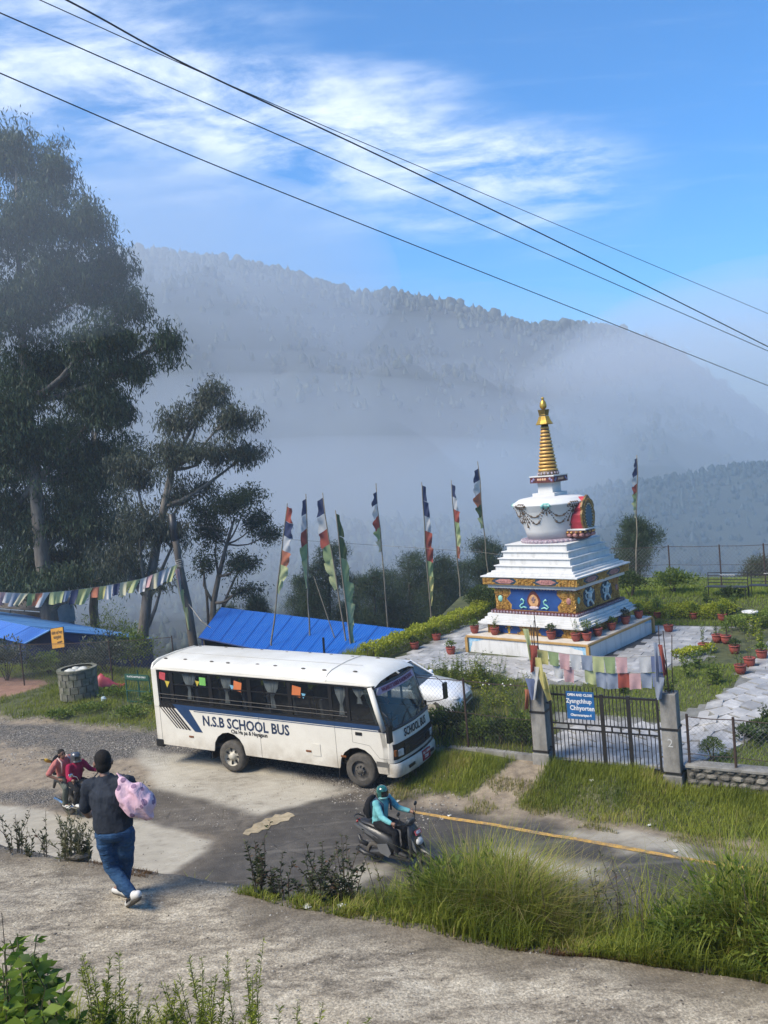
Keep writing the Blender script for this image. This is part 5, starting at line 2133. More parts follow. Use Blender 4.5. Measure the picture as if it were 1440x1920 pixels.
# window band: black frame bars, panes
ZT = 2.54
divs = [XR + .17, -5.92, -4.54, -3.22, -1.92, -.68, -.17]
for side in (0, 1):
    ya, yb = (.0, .05) if side == 0 else (BW - .05, BW)
    b = B()
    b.bb(XR + .16, .62, ya, yb, ZT - .02, 2.60)
    b.build('window_rail', M_busblack, bus)
    b = B()
    b.bb(XR + .16, .92, ya, yb, BAND - .12, BAND + .05)
    b.build('window_rail', M_busblack, bus)
    for k, x in enumerate(divs):
        b = B()
        w_ = .06 if k not in (5, 6) else .05
        b.bb(x - w_, x + w_, ya, yb, BAND + .04, ZT)
        b.build('mullion', M_busblack, bus)
    for k in range(len(divs)):
        x0 = divs[k] + .05
        x1 = divs[k + 1] - .05 if k + 1 < len(divs) else None
        b = B()
        yy = ya + .02
        if x1 is not None:
            b.add([(x0, yy, BAND), (x1, yy, BAND), (x1, yy, ZT), (x0, yy, ZT)], [(0, 1, 2, 3)])
        else:
            b.add([(x0, yy, BAND), (.90, yy, BAND), (.62, yy, ZT), (x0, yy, ZT)], [(0, 1, 2, 3)])
        b.build('window_pane', M_glassb, bus)
        if side == 0:
            if x1 is not None and x1 - x0 > .6:
                xm = (x0 + x1) / 2
                b = B()
                b.bb(x0, x1, .005, .045, BAND + .55, BAND + .58)
                b.build('window_bar', M_busblack, bus)
                b = B()
                b.bb(xm - .012, xm + .012, .01, .04, BAND + .05, BAND + .55)
                b.build('window_bar', M_busblack, bus)
    # guard rods outside the glass
    if side == 0:
        for zz_ in (BAND + .16, BAND + .27):
            b = B()
            b.tube([(XR + .2, -.012, zz_), (-.2, -.012, zz_)], .009, 5)
            b.build('guard_rod', M_rimd, bus)
# roof shell
xs_ = [XR - .04, XR + .02, XR + .14, XR + .4, -3.3, -1.2, .1, .38, .56, .64]
dzs = [-.26, -.12, -.03, 0, 0, 0, -.02, -.06, -.13, -.20]
ins = [.03, .01, 0, 0, 0, 0, 0, .0, .01, .02]
prof_y = [(0, 2.57), (-.012, 2.63), (.02, 2.72), (.10, 2.79), (.3, 2.845), (.7, 2.875), (BW / 2, 2.885)]
prof_y = prof_y + [(BW - a, z) for a, z in prof_y[-2::-1]]
b = B()
b.grid([[(x, y + (i_ if y < BW / 2 else -i_), max(2.57, z + d * min(1, (z - 2.57) / .2))) for y, z in prof_y] for x, d, i_ in zip(xs_, dzs, ins)])
b.smooth = True
roof = b.build('roof', M_busroof, bus, smooth=True, fix=True)
for x in (-.75,):
    b = B()
    b.tube([(x, y, z + .004) for y, z in prof_y], .008, 5)
    b.build('roof_seam', mat('seam_grey', (.46, .445, .40)), roof)
b = B()
b.tube([(XR + .4, .8, 2.885), (-.1, .8, 2.885)], .006, 4)
b.build('roof_seam', mat('seam_grey', (.46, .445, .40)), roof)
rr = random.Random(4)
for k in range(9):
    for y in (.30, 1.75):
        x = -6.2 + k * .75 + rr.uniform(-.15, .15)
        b = B()
        b.sphere((x, y + rr.uniform(-.05, .05), 2.845), (.07, .035, .022), 7, 5)
        b.build('roof_bracket', M_rimd, roof)
b = B()
b.bb(XR + .2, .5, -.03, .0, 2.585, 2.61)
b.build('gutter', M_busw, roof)


# front: plan outline with rounded corners
def front_row(xf, z, bulge=.07, rc=.20, n=5):
    pts = [(xf - .34, 0.0, z)]
    for k in range(n + 1):
        t = math.pi / 2 * k / n
        pts.append((xf - rc + rc * math.sin(t), rc - rc * math.cos(t), z))
    for k in range(1, 8):
        y = rc + (BW - 2 * rc) * k / 8
        pts.append((xf + bulge * (1 - ((y - BW / 2) / (BW / 2 - rc)) ** 2), y, z))
    for k in range(n, -1, -1):
        t = math.pi / 2 * k / n
        pts.append((xf - rc + rc * math.sin(t), BW - rc + rc * math.cos(t), z))
    pts.append((xf - .34, BW, z))
    return pts


b = B()
b.grid([front_row(1.05, .70), front_row(1.07, 1.0), front_row(1.05, 1.2), front_row(1.01, 1.46), front_row(.99, 1.52)])
fp = b.build('front_panel', M_busbody, bus, smooth=True, fix=True)
b = B()
b.grid([front_row(.985, 1.515), front_row(.87, 1.85), front_row(.74, 2.2), front_row(.60, 2.54)])
ws = b.build('windscreen', M_glassf, bus, smooth=True, fix=True)
b = B()
for zz_, xx_ in ((1.515, .995), (2.55, .605)):
    b.tube([(p[0] + .004, p[1], p[2]) for p in front_row(xx_, zz_)], .035, 6)
b.build('windscreen_seal', M_busblack, bus, smooth=True)['kind'] = 'stuff'
for yy_ in (.03, BW - .03):
    b = B()
    s_ = 1 if yy_ < 1 else -1
    b.tube([(.80, yy_ - s_ * .015, 1.5), (.66, yy_ - s_ * .015, 1.95), (.50, yy_ - s_ * .01, 2.56)], .075, 8)
    b.build('front_pillar', M_busbody, bus, smooth=True)
# banner on the windscreen
b = B()
rowA, rowB = front_row(.665, 2.36), front_row(.615, 2.53)
b.grid([[(p[0] + .028, p[1], p[2]) for p in rowA[4:-4]], [(p[0] + .028, p[1], p[2]) for p in rowB[4:-4]]])
b.build('banner', mat('banner_lilac', (.48, .33, .42), None, 4, .7), bus, smooth=True)


def front_text(s, z, xf, size, m, lean, sx=1.0, dx=.0, wid=1.7, nm='lettering', bold=.004, shear=0.0):
    """lettering bent round the bus front"""
    cx = SH @ Vector((xf, BW / 2, z))
    o = text_obj(nm, s, size, m, bus, Matrix.Identity(4), .002, align='CENTER', bold=bold, sx=sx, shear=shear)
    for v_ in o.data.vertices:
        y = BW / 2 + v_.co.x
        h_ = v_.co.y
        bl = .07 * (1 - ((y - BW / 2) / (BW / 2 - .20)) ** 2)
        p_ = SH @ Vector((xf + bl + dx - lean * h_ + v_.co.z, y, z + h_))
        v_.co = p_
    return o


front_text('NAGARKOT SUNRISE BOARDING SCHOOL', 2.445, .643, .135, mat('letter_maroon', (.17, .02, .06)), .36, .62, .034)
front_text('SCHOOL BUS', 1.33, 1.035, .275, M_inkb, .12, .72, .014, shear=.25, bold=.006)
# grille and lamps
b = B()
b.grid([[(p[0] + .012, p[1], p[2]) for p in front_row(1.052, .78)[3:-3]], [(p[0] + .012, p[1], p[2]) for p in front_row(1.068, 1.0)[3:-3]], [(p[0] + .012, p[1], p[2]) for p in front_row(1.055, 1.17)[3:-3]]])
grl = b.build('grille', M_busblack, bus, smooth=True)
for z in (.84, .92, 1.0, 1.08):
    b = B()
    b.tube([(p[0] + .02, p[1], z) for p in front_row(1.064, z)[7:-7]], .011, 5)
    b.build('grille_bar', mat('grille_grey', (.03, .03, .032)), grl)
for y in (.24, BW - .24):
    s_ = 1 if y < 1 else -1
    b = B()
    b.box((1.085 if y < 1 else 1.085, y, .93), (.05, .20, .17), rz=-s_ * .25)
    hl = b.build('headlight', M_lamp, bus, bevel=.02)
    b = B()
    b.box((1.12, y + s_ * .27, .93), (.04, .24, .17))
    b.build('lamp_housing', M_busblack, bus, bevel=.02)
    b = B()
    b.box((1.02, y - s_ * .15, .95), (.10, .07, .16), rz=-s_ * .6)
    b.build('indicator', M_amber, bus, bevel=.015)
b = B()
b.grid([[(p[0] + .06, p[1], p[2]) for p in front_row(1.06, .36, .09)], [(p[0] + .09, p[1], p[2]) for p in front_row(1.06, .44, .09)],
        [(p[0] + .09, p[1], p[2]) for p in front_row(1.06, .62, .09)], [(p[0] + .05, p[1], p[2]) for p in front_row(1.06, .70, .09)]])
bmp = b.build('bumper', M_busbody, bus, smooth=True, fix=True)
for y in (.55, BW - .55):
    b = B()
    b.box((1.215, y, .535), (.03, .30, .08), rz=.0)
    b.build('bumper_slot', M_busblack, bmp, bevel=.01)
b = B()
b.bb(1.245, 1.262, BW / 2 - .02, BW / 2 + .40, .44, .70)
plate = b.build('number_plate', mat('plate_red', (.33, .02, .025), None, 4, .5), bus)
for s_, z in (('BA 1 KHA', .63), ('7281', .52)):
    text_obj('plate_number', s_, .115 if z < .6 else .085, M_signw, plate, SH @ frame_xf((1.264, BW / 2 + .19, z), (0, 1, 0), (0, 0, 1)), .001, align='CENTER', bold=.003)
# wipers
for y in (.5, 1.3):
    b = B()
    b.tube([(1.06, y, 1.53), (.98, y + .35, 1.72), (.955, y + .62, 1.8)], .011, 5)
    b.build('wiper', M_busblack, bus)
# mirrors
b = B()
b.tube([(.80, .0, 1.98), (.98, -.10, 1.90), (1.04, -.15, 1.70)], .014, 6)
b.box((1.03, -.15, 1.50), (.09, .17, .42))
b.build('mirror', M_busblack, bus, bevel=.02)['kind'] = 'stuff'
b = B()
b.tube([(.92, BW, 1.62), (1.25, BW + .12, 1.66), (1.42, BW + .16, 1.72)], .014, 6)
b.tube([(.70, BW - .05, 2.35), (1.2, BW + .12, 2.28), (1.40, BW + .16, 2.1)], .011, 6)
b.box((1.41, BW + .17, 1.92), (.07, .17, .42))
b.build('mirror', M_busblack, bus, bevel=.02)['kind'] = 'stuff'
# door seams, handle, details on the near side
def seam(pts):
    b = B()
    b.tube([(x, -.001, z) for x, z in pts], .005, 4)
    b.build('panel_seam', mat('seam_dark', (.22, .21, .18)), side0)


seam([(-.62, SK), (-.62, WB)])
seam([(-.12, WB), (-.12, 1.14), (.35, 1.10), (.62, .80), (.9, .80)])
seam([(-2.98, SK), (-2.98, WB)])
seam([(-6.45, .5), (-6.45, WB)])
b = B()
b.bb(-.02, .17, -.014, -.002, 1.33, 1.41)
b.build('door_handle', M_busblack, bus, bevel=.008)
for x, z in ((-5.45, .72), (-1.55, .74), (-.5, .72)):
    b = B()
    b.bb(x, x + .16, -.016, -.002, z, z + .05)
    b.build('side_marker', M_amber, bus, bevel=.01)
b = B()
b.bb(-1.35, -1.10, -.012, -.001, .66, .98)
b.build('fuel_flap', M_busw, bus, bevel=.008)
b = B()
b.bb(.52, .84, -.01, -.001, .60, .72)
b.build('step_recess_shade', mat('step_shadow', (.12, .115, .10)), bus)  # flat plate whose dark tone paints the shade of a step recess
# lettering on the side
text_obj('lettering', 'N.S.B SCHOOL BUS', .385, M_ink, bus, SH @ frame_xf((-4.92, -.004, 1.23), (1, 0, 0), (0, 0, 1)), .002, sx=.88, bold=.009)
text_obj('lettering', 'Cha Ha pa & Nayagaun', .15, M_inkb, bus, SH @ frame_xf((-3.95, -.004, 1.03), (1, 0, 0), (0, 0, 1)), .002, sx=.86, bold=.003)
# wheels
def bus_wheel(cx, y0, white, wdt=.26, inner=False):
    w_ = empty('wheel', (cx, y0, .43))
    w_.parent = bus
    b = MB()
    b.lathe([(.25, 0), (.36, -.01), (.415, .02), (.43, .06), (.43, wdt - .06), (.415, wdt - .02), (.36, wdt), (.25, wdt)], 32, ax='Y', cap=False)
    b.build('tyre', M_rubber, w_, smooth=True, fix=True)
    b = MB()
    b.lathe([(.262, .0), (.255, .05), (.22, .09), (.16, .085 if white else .05), (.10, .06), (.09, .0), (.0, .0)], 28, ax='Y', cap=False)
    b.build('rim', M_rimw if white else M_rimd, w_, smooth=True, fix=True)
    for k in range(7 if white else 8):
        t = 2 * math.pi * k / (7 if white else 8)
        b = MB()
        if white:
            m_ = Matrix.Rotation(-t, 4, 'Y')
            b.xf = m_
            b.bb(.13, .235, .052, .080, -.022, .022)
            b.build('rim_slot', M_busblack, w_, bevel=.008)
        else:
            b.tube([(.11 * math.cos(t), -.03, .11 * math.sin(t)), (.11 * math.cos(t), .05, .11 * math.sin(t))], .018, 6)
            b.build('wheel_nut', M_rimd, w_)
    return w_


bus_wheel(-4.06, .04, True)
bus_wheel(0, .04, False)
bus_wheel(-4.06, BW - .30, True)
bus_wheel(0, BW - .30, False)
for cx in (-4.72, -.62):
    b = B()
    b.bb(cx - .01, cx + .01, .04, .38, .16, .52)
    b.build('mud_flap', M_busblack, bus)
# seats, curtains, paper bunting inside
for k in range(7):
    for y in (.18, 1.16):
        s_ = empty('seat', (-6.0 + k * .82, y, 1.0 + .026 * (7 - k * .82)))
        s_.parent = bus
        b = MB()
        b.bb(0, .42, 0, .82, .28, .40)
        b.build('cushion', M_seat, s_, bevel=.03)
        b = MB()
        b.box((.0, .41, .72), (.10, .82, .72), ry=-.12)
        b.build('backrest', M_seat, s_, bevel=.03)
b = MB()
b.tube([(.62 + .18 * math.cos(t) * .5, .55 + .2 * math.sin(t), 1.62 + .18 * math.cos(t)) for t in [2 * math.pi * k / 16 for k in range(17)]], .016, 6)
b.tube([(.62, .55, 1.62), (.85, .55, 1.2)], .02, 6)
b.build('steering_wheel', M_busblack, bus)['kind'] = 'stuff'
b = B()
b.bb(.45, .98, .1, BW - .1, 1.38, 1.47)
b.build('dashboard', M_inner, bus, bevel=.03)


def curtain(x, w_, long_):
    b = B()
    rows = []
    for t, ww in ((0, 1.0), (.3, .78), (.55, .30), (.62, .18), (.70, .26), (1.0, .42)):
        z = ZT - .02 - t * (.75 if long_ else .42)
        rows.append([(x + (s - .5) * w_ * ww, .10 + .025 * math.cos(s * 34), z) for s in [i / 20 for i in range(21)]])
    b.grid(rows)
    b.build('curtain', M_curt, bus, smooth=True)


for x, w_, lg in ((-5.35, .55, 1), (-4.05, .42, 1), (-2.55, .55, 1), (-.42, .40, 1), (.12, .42, 0), (.55, .3, 0)):
    curtain(x, w_, lg)
PAPER = {'red': (.48, .06, .07), 'yellow': (.55, .42, .05), 'green': (.18, .48, .10), 'orange': (.60, .17, .05), 'sky': (.18, .42, .55)}
for x, z, s_, c_, tri in ((-6.25, 2.40, .22, 'red', 0), (-6.08, 2.18, .18, 'yellow', 1), (-4.80, 2.34, .22, 'green', 0), (-4.98, 2.27, .15, 'yellow', 1), (-3.60, 2.29, .26, 'orange', 0), (-3.78, 2.24, .15, 'sky', 1), (-1.70, 2.30, .27, 'orange', 0), (-1.48, 2.20, .13, 'sky', 1)):
    b = B()
    if tri:
        b.prism([(x - s_ / 2, z + s_ * .5), (x + s_ / 2, z + s_ * .4), (x - .02, z - s_ * .6)], .012, .016, 'XZ')
    else:
        a_ = rr.uniform(-.25, .25)
        b.box((x, .014, z), (s_, .004, s_), ry=a_)
    b.build('paper_decoration', mat('paper_' + c_, PAPER[c_], None, 5, .8), bus, fix=True)
for y, z, c_, w_ in ((1.55, 1.62, 'sky', .4), (.55, 1.55, 'sky', .25), (.5, 2.12, 'orange', .16)):
    b = B()
    b.box((.86 - (z - 1.5) * .3, y, z), (.02, w_, .14), ry=-.3)
    b.build('dash_item', mat('dash_' + c_, tuple(x_ * .7 for x_ in PAPER[c_])), bus)

# ================================================================ WHITE CAR BEHIND THE FENCE
M_carw = mat('car_white', (.72, .73, .74), (.68, .69, .70), 1.5, .25, coat=.6)
M_cargl = glass_mat('car_glass', (.012, .015, .018), .03, .3)
cp = gt(872, 1336)
cp = on(cp)
car = empty('white_car', cp, R(-22), 'white hatchback parked on the flagstones behind the chain link fence', 'car')


def car_row(x, w, zb, zs, zt, wt):
    """half-hexagon section: sill, shoulder and top"""
    return [(x, -w * .96, zb), (x, -w, zs * .75 + zb * .25), (x, -w * .985, zs), (x, -wt, zt), (x, -wt * .5, zt + .02), (x, 0, zt + .028), (x, wt * .5, zt + .02), (x, wt, zt), (x, w * .985, zs), (x, w, zs * .75 + zb * .25), (x, w * .96, zb)]


rows = [car_row(.10, .55, .30, .48, .56, .45), car_row(-.02, .72, .24, .58, .68, .58), car_row(-.25, .80, .22, .66, .78, .66), car_row(-.7, .83, .22, .72, .86, .70), car_row(-1.15, .84, .22, .78, .94, .72), car_row(-1.25, .84, .22, .80, .95, .73),
        car_row(-2.2, .85, .22, .86, .96, .76), car_row(-3.2, .85, .22, .88, .97, .76), car_row(-3.65, .82, .26, .88, .96, .74), car_row(-3.80, .76, .34, .84, .92, .68)]
b = MB()
b.grid(rows)
b.add(rows[0], [tuple(range(11))])
b.add(rows[-1], [tuple(range(10, -1, -1))])
b.build('body', M_carw, car, smooth=True, fix=True)
gr = [[(-1.12, -.70, .93), (-1.12, 0, .97), (-1.12, .70, .93)], [(-1.85, -.60, 1.40), (-1.85, 0, 1.45), (-1.85, .60, 1.40)]]
b = MB()
b.grid(gr)
b.build('windscreen', M_cargl, car, fix=True)
b = MB()
b.grid([[(-1.80, -.62, 1.40), (-1.80, 0, 1.46), (-1.80, .62, 1.40)], [(-2.4, -.63, 1.46), (-2.4, 0, 1.52), (-2.4, .63, 1.46)], [(-3.2, -.62, 1.42), (-3.2, 0, 1.48), (-3.2, .62, 1.42)], [(-3.75, -.66, .95), (-3.75, 0, .98), (-3.75, .66, .95)]])
b.build('roof', M_carw, car, smooth=True, fix=True)
for s_ in (-1, 1):
    b = MB()
    b.add([(-1.18, s_ * .75, .93), (-1.82, s_ * .625, 1.39), (-3.2, s_ * .625, 1.41), (-3.7, s_ * .72, .95)], [(0, 1, 2, 3)])
    b.build('side_window', M_cargl, car, fix=True)
    b = MB()
    b.tube([(-1.14, s_ * .74, .93), (-1.84, s_ * .63, 1.41)], .03, 6)
    b.build('pillar', M_carw, car)
    b = MB()
    b.sphere((-.12, s_ * .60, .60), (.20, .15, .075), 10, 6)
    b.build('headlight', M_lamp, car, smooth=True)
    b = MB()
    b.sphere((-1.3, s_ * .92, .98), (.09, .10, .075), 8, 6)
    b.build('mirror', M_carw, car, smooth=True)
    for x in (-.72, -3.1):
        w_ = empty('wheel', (x, s_ * .72, .30))
        w_.parent = car
        b = MB()
        b.lathe([(.17, -.1), (.27, -.1), (.30, -.06), (.30, .06), (.27, .1), (.17, .1)], 24, ax='Y')
        b.build('tyre', M_rubber, w_, smooth=True)
        b = MB()
        b.lathe([(.18, -.105), (.15, -.112), (0.02, -.112)], 16, ax='Y')
        b.lathe([(.18, .105), (.15, .112), (0.02, .112)], 16, ax='Y')
        b.build('rim', M_rimw, w_)['kind'] = 'stuff'
b = MB()
b.bb(.04, .12, -.45, .45, .36, .46)
b.build('grille', M_busblack, car, bevel=.02)
# ================================================================ PEOPLE AND TWO-WHEELERS
def fused(name, mb, m, parent, voxel=.012, smooth=3):
    """melt overlapping rough shapes into one continuous skin"""
    o = mb.build(name, m, None, fix=True)
    md = o.modifiers.new('r', 'REMESH')
    md.mode = 'VOXEL'
    md.voxel_size = voxel
    ms = o.modifiers.new('s', 'SMOOTH')
    ms.iterations = smooth
    ms.factor = .5
    dg = bpy.context.evaluated_depsgraph_get()
    me_ = bpy.data.meshes.new_from_object(o.evaluated_get(dg))
    me_.name = name
    bpy.data.objects.remove(o)
    me_.materials.clear()
    me_.polygons.foreach_set('use_smooth', np.ones(len(me_.polygons), bool))
    return link_mesh(name, me_, m, parent)


def fold(o, a):
    """soft cloth folds pushed along the surface normal"""
    me_ = o.data
    n = len(me_.vertices)
    co, no = np.empty(n * 3, np.float32), np.empty(n * 3, np.float32)
    me_.vertices.foreach_get('co', co)
    me_.vertices.foreach_get('normal', no)
    co, no = co.reshape(-1, 3), no.reshape(-1, 3)
    w = fnoise(co[:, 0] + co[:, 1] * .6, co[:, 2] * 1.6 + co[:, 0] * .5, 9, 3, 3) - .5
    w2 = np.sin(co[:, 2] * 46 + 5 * np.sin(co[:, 0] * 11 + co[:, 1] * 9)) * sstep(.45, .7, fnoise(co[:, 0], co[:, 2], 6, 8, 2))
    co += no * (a * (2.4 * w + .7 * w2))[:, None]
    me_.vertices.foreach_set('co', co.ravel())
    me_.update()


def limb(mb, pts, rs, n=12):
    """tapered limb with round ends; denser along its length"""
    P_, Q_ = [Vector(p) for p in pts], []
    rr_ = []
    for i in range(len(P_) - 1):
        for k in range(4):
            t = k / 4
            Q_.append(P_[i].lerp(P_[i + 1], t))
            rr_.append(rs[i] + (rs[i + 1] - rs[i]) * t)
    Q_.append(P_[-1])
    rr_.append(rs[-1])
    mb.tube(Q_, rr_, n)
    mb.sphere(P_[0], rs[0] * .98, 10, 7)
    mb.sphere(P_[-1], rs[-1] * .98, 10, 7)
    for i in range(1, len(P_) - 1):
        mb.sphere(P_[i], rs[i] * .99, 10, 7)


def rings(mb, rows, n=18):
    """rows: (centre, side vector, forward vector) -> closed elliptical trunk"""
    R_ = []
    for c, s, f in rows:
        c, s, f = Vector(c), Vector(s), Vector(f)
        R_.append([c + s * math.cos(2 * math.pi * k / n) + f * math.sin(2 * math.pi * k / n) for k in range(n)])
    mb.grid(R_, closed=True)
    mb.add(R_[0], [tuple(range(n - 1, -1, -1))])
    mb.add(R_[-1], [tuple(range(n))])


M_skin = mat('skin', (.20, .105, .068), (.165, .085, .055), 9, .55)
M_hair = mat('hair_black', (.010, .009, .008), (.018, .015, .013), 40, .75, .6, 120, spec=.15)


def hand(mb, wrist, d, side, thumb, s=1.0, curl=.5):
    """palm, four fingers of unequal length and a thumb leaving the side of the palm"""
    w, d, side = Vector(wrist), Vector(d).normalized(), Vector(side).normalized()
    side = (side - d * side.dot(d)).normalized()
    nrm = d.cross(side)
    mb.tube([w, w + d * .045 * s, w + d * .09 * s], [.026 * s, .036 * s, .034 * s], 8)
    for k, ln_ in enumerate((.062, .075, .070, .052)):
        o = w + d * .085 * s + side * (.030 - .020 * k) * s
        a1 = o + (d * (1 - curl * .3) + nrm * curl * .6) * ln_ * .5 * s
        a2 = a1 + (d * (1 - curl) + nrm * curl * 1.2) * ln_ * .5 * s
        mb.tube([o, a1, a2], [.0105 * s, .010 * s, .008 * s], 6)
    o = w + d * .03 * s + side * .034 * s * thumb
    mb.tube([o, o + (d * .6 + side * thumb * .8) * .035 * s, o + (d * 1.0 + side * thumb * .7 + nrm * .3) * .06 * s], [.014 * s, .012 * s, .009 * s], 6)


def head(mb, c, f, up, s=1.0):
    """skull, jaw, nose, ears; c is the middle of the head"""
    c, f, up = Vector(c), Vector(f).normalized(), Vector(up).normalized()
    r_ = f.cross(up).normalized()
    f = up.cross(r_)
    X_ = Matrix(((r_.x, f.x, up.x, c.x), (r_.y, f.y, up.y, c.y), (r_.z, f.z, up.z, c.z), (0, 0, 0, 1)))
    old, mb.xf = mb.xf, X_
    mb.sphere((0, -.012 * s, .025 * s), (.076 * s, .094 * s, .092 * s), 14, 10)
    mb.sphere((0, .022 * s, -.045 * s), (.056 * s, .062 * s, .062 * s), 12, 8)
    mb.sphere((0, .088 * s, -.012 * s), (.013 * s, .020 * s, .026 * s), 8, 6)
    mb.sphere((0, .078 * s, -.062 * s), (.022 * s, .010 * s, .008 * s), 8, 6)
    for q in (-1, 1):
        mb.sphere((q * .079 * s, -.008 * s, -.008 * s), (.012 * s, .022 * s, .032 * s), 8, 6)
    mb.xf = old
    return X_


def person(name, label, J, f, skin_m, top, legs, shoes, s=1.0, sleeve='short', torso=1.0, grip=None, group=None, up=(0, 0, 1)):
    """J: joints in world space; f: way the chest faces; top/legs/shoes: materials; returns the root and the head frame"""
    J = {k: Vector(v) for k, v in J.items()}
    f = Vector(f).normalized()
    base = Vector((J['pelvis'].x, J['pelvis'].y, min(J['toL'].z, J['toR'].z) - .03))
    inv = Matrix.Translation(-base)
    root = empty(name, base, 0, label, 'person', group)
    rt = (J['shR'] - J['shL']).normalized()
    hip = (J['hiR'] - J['hiL']).normalized()
    fwd = lambda r_: Vector((0, 0, 1)).cross(r_).normalized()
    fs, fh = fwd(rt), fwd(hip)
    # ---- body in one skin
    b_ = MB(inv)
    sp = [J['pelvis'].lerp(J['chest'], t) for t in (0, .35, .7, 1)] + [J['chest'].lerp(J['neck'], .55)]
    wd = [.150, .138, .150, .165, .10]
    dp = [.105, .10, .108, .112, .075]
    rings(b_, [(c, (hip if i < 2 else rt) * w * torso, (fh if i < 2 else fs) * d * torso) for i, (c, w, d) in enumerate(zip(sp, wd, dp))])
    limb(b_, [J['chest'].lerp(J['neck'], .5), J['neck'], J['head'] - Vector(up) * .05], [.062, .055, .05])
    Xh = head(b_, inv @ J['head'], J.get('look', f), up, s * 1.04) if False else None
    old = b_.xf
    b_.xf = None
    Xh = head(b_, inv @ J['head'], J.get('look', f), up, s * 1.05)
    b_.xf = old
    for q in 'LR':
        limb(b_, [J['sh' + q], J['el' + q], J['wa' + q]], [.056, .043, .029])
        d_ = (J['ha' + q] - J['wa' + q]) if 'ha' + q in J else (J['wa' + q] - J['el' + q])
        hand(b_, J['wa' + q], d_, Vector((0, 0, 1)) if abs(d_.normalized().z) < .8 else f, 1 if q == 'L' else -1, s, (grip or {}).get(q, .4))
        limb(b_, [J['hi' + q], J['kn' + q], J['an' + q]], [.085, .058, .040])
        limb(b_, [J['an' + q], J['an' + q].lerp(J['to' + q], .5), J['to' + q]], [.038, .036, .03])
    body = fused('body', b_, skin_m, root, .0085, 2)
    # ---- shirt
    b_ = MB(inv)
    wd = [.186, .184, .190, .202, .160, .100, .068]
    dp = [.142, .146, .146, .138, .110, .078, .064]
    sp2 = [J['pelvis'] + (J['chest'] - J['pelvis']) * t for t in (-.10, .3, .65, 1.0)] + [J['chest'].lerp(J['neck'], t) for t in (.5, .88, 1.12)]
    rings(b_, [(c, (hip if i < 2 else rt) * w * torso, (fh if i < 2 else fs) * d * torso) for i, (c, w, d) in enumerate(zip(sp2, wd, dp))])
    for q in 'LR':
        a, e, w = J['sh' + q], J['el' + q], J['wa' + q]
        limb(b_, [J['chest'].lerp(J['neck'], .3).lerp(a, .45), a], [.085, .078])
        if sleeve == 'short':
            limb(b_, [a, a.lerp(e, .45), a.lerp(e, .86)], [.080, .076, .072])
        else:
            limb(b_, [a, e, e.lerp(w, .93)], [.078, .062, .046])
    sh0 = fused('shirt', b_, top, root, .011, 4)
    fold(sh0, .006)
    # ---- trousers
    b_ = MB(inv)
    pc = (J['hiL'] + J['hiR']) / 2
    rings(b_, [(pc + (J['pelvis'] - pc) * t + Vector((0, 0, dz)), hip * w * torso, fh * d * torso) for t, dz, w, d in ((0, -.07, .12, .10), (0, 0, .172, .135), (1, .04, .172, .13), (1, .11, .165, .122))])
    for q in 'LR':
        limb(b_, [J['hi' + q], J['hi' + q].lerp(J['kn' + q], .5), J['kn' + q], J['kn' + q].lerp(J['an' + q], .5), J['kn' + q].lerp(J['an' + q], .97)], [.102 * (.5 + .5 * torso), .094 * (.5 + .5 * torso), .078, .072, .066])
    fold(fused('trousers', b_, legs, root, .011, 4), .007)
    # ---- shoes
    for q in 'LR':
        a, t_ = J['an' + q], J['to' + q]
        d_ = (t_ - a)
        if 'he' + q in J:
            h_ = J['he' + q]
        else:
            h_ = a - Vector((d_.x, d_.y, 0)).normalized() * .06 * s - Vector((0, 0, max(0, a.z - t_.z) * .9))
        b_ = MB(inv)
        limb(b_, [h_ + Vector((0, 0, .018)), h_.lerp(t_, .35) + Vector((0, 0, .03)), h_.lerp(t_, .72) + Vector((0, 0, .012)), t_], [.043, .045, .044, .032])
        limb(b_, [a, h_.lerp(t_, .2) + Vector((0, 0, .03))], [.042, .042])
        sh_ = fused('shoe', b_, shoes, root, .008, 2)
        b_ = MB(inv)
        dd = (t_ - h_)
        nz_ = Vector((0, 0, 1)) if abs(dd.normalized().z) < .35 else (Vector((0, 0, 1)) - dd.normalized() * dd.normalized().z).normalized()
        limb(b_, [h_ - nz_ * .018, h_.lerp(t_, .5) - nz_ * .016, t_ - nz_ * .014], [.034, .036, .030], 8)
        fused('sole', b_, M_rubber, sh_, .009, 1)
    return root, inv, Xh


def hair_cap(root, X_, s=1.0, thick=1.10, m=None, low=.0):
    """short hair following the skull"""
    b_ = MB(X_)
    b_.sphere((0, -.022 * s, .034 * s), (.076 * s * thick, .094 * s * thick, .088 * s * thick), 18, 12)
    b_.sphere((0, -.052 * s, -.012 * s + low), (.072 * s * thick, .062 * s * thick, .070 * s * thick), 14, 10)
    return fused('hair', b_, m or M_hair, root, .009, 2)


def face_parts(root, X_, s=1.0):
    for q in (-1, 1):
        b_ = MB(X_)
        b_.sphere((q * .031 * s, .078 * s, .012 * s), (.013 * s, .008 * s, .007 * s), 8, 6)
        b_.build('eye', mat('eye_dark', (.02, .018, .016), None, 4, .2), root, smooth=True)
        b_ = MB(X_)
        b_.tube([(q * .014 * s, .088 * s, .030 * s), (q * .034 * s, .085 * s, .036 * s), (q * .05 * s, .07 * s, .030 * s)], .005 * s, 5)
        b_.build('eyebrow', M_hair, root)
    b_ = MB(X_)
    b_.sphere((0, .087 * s, -.062 * s), (.024 * s, .008 * s, .007 * s), 8, 6)
    b_.build('mouth', mat('lips', (.20, .075, .06)), root, smooth=True)


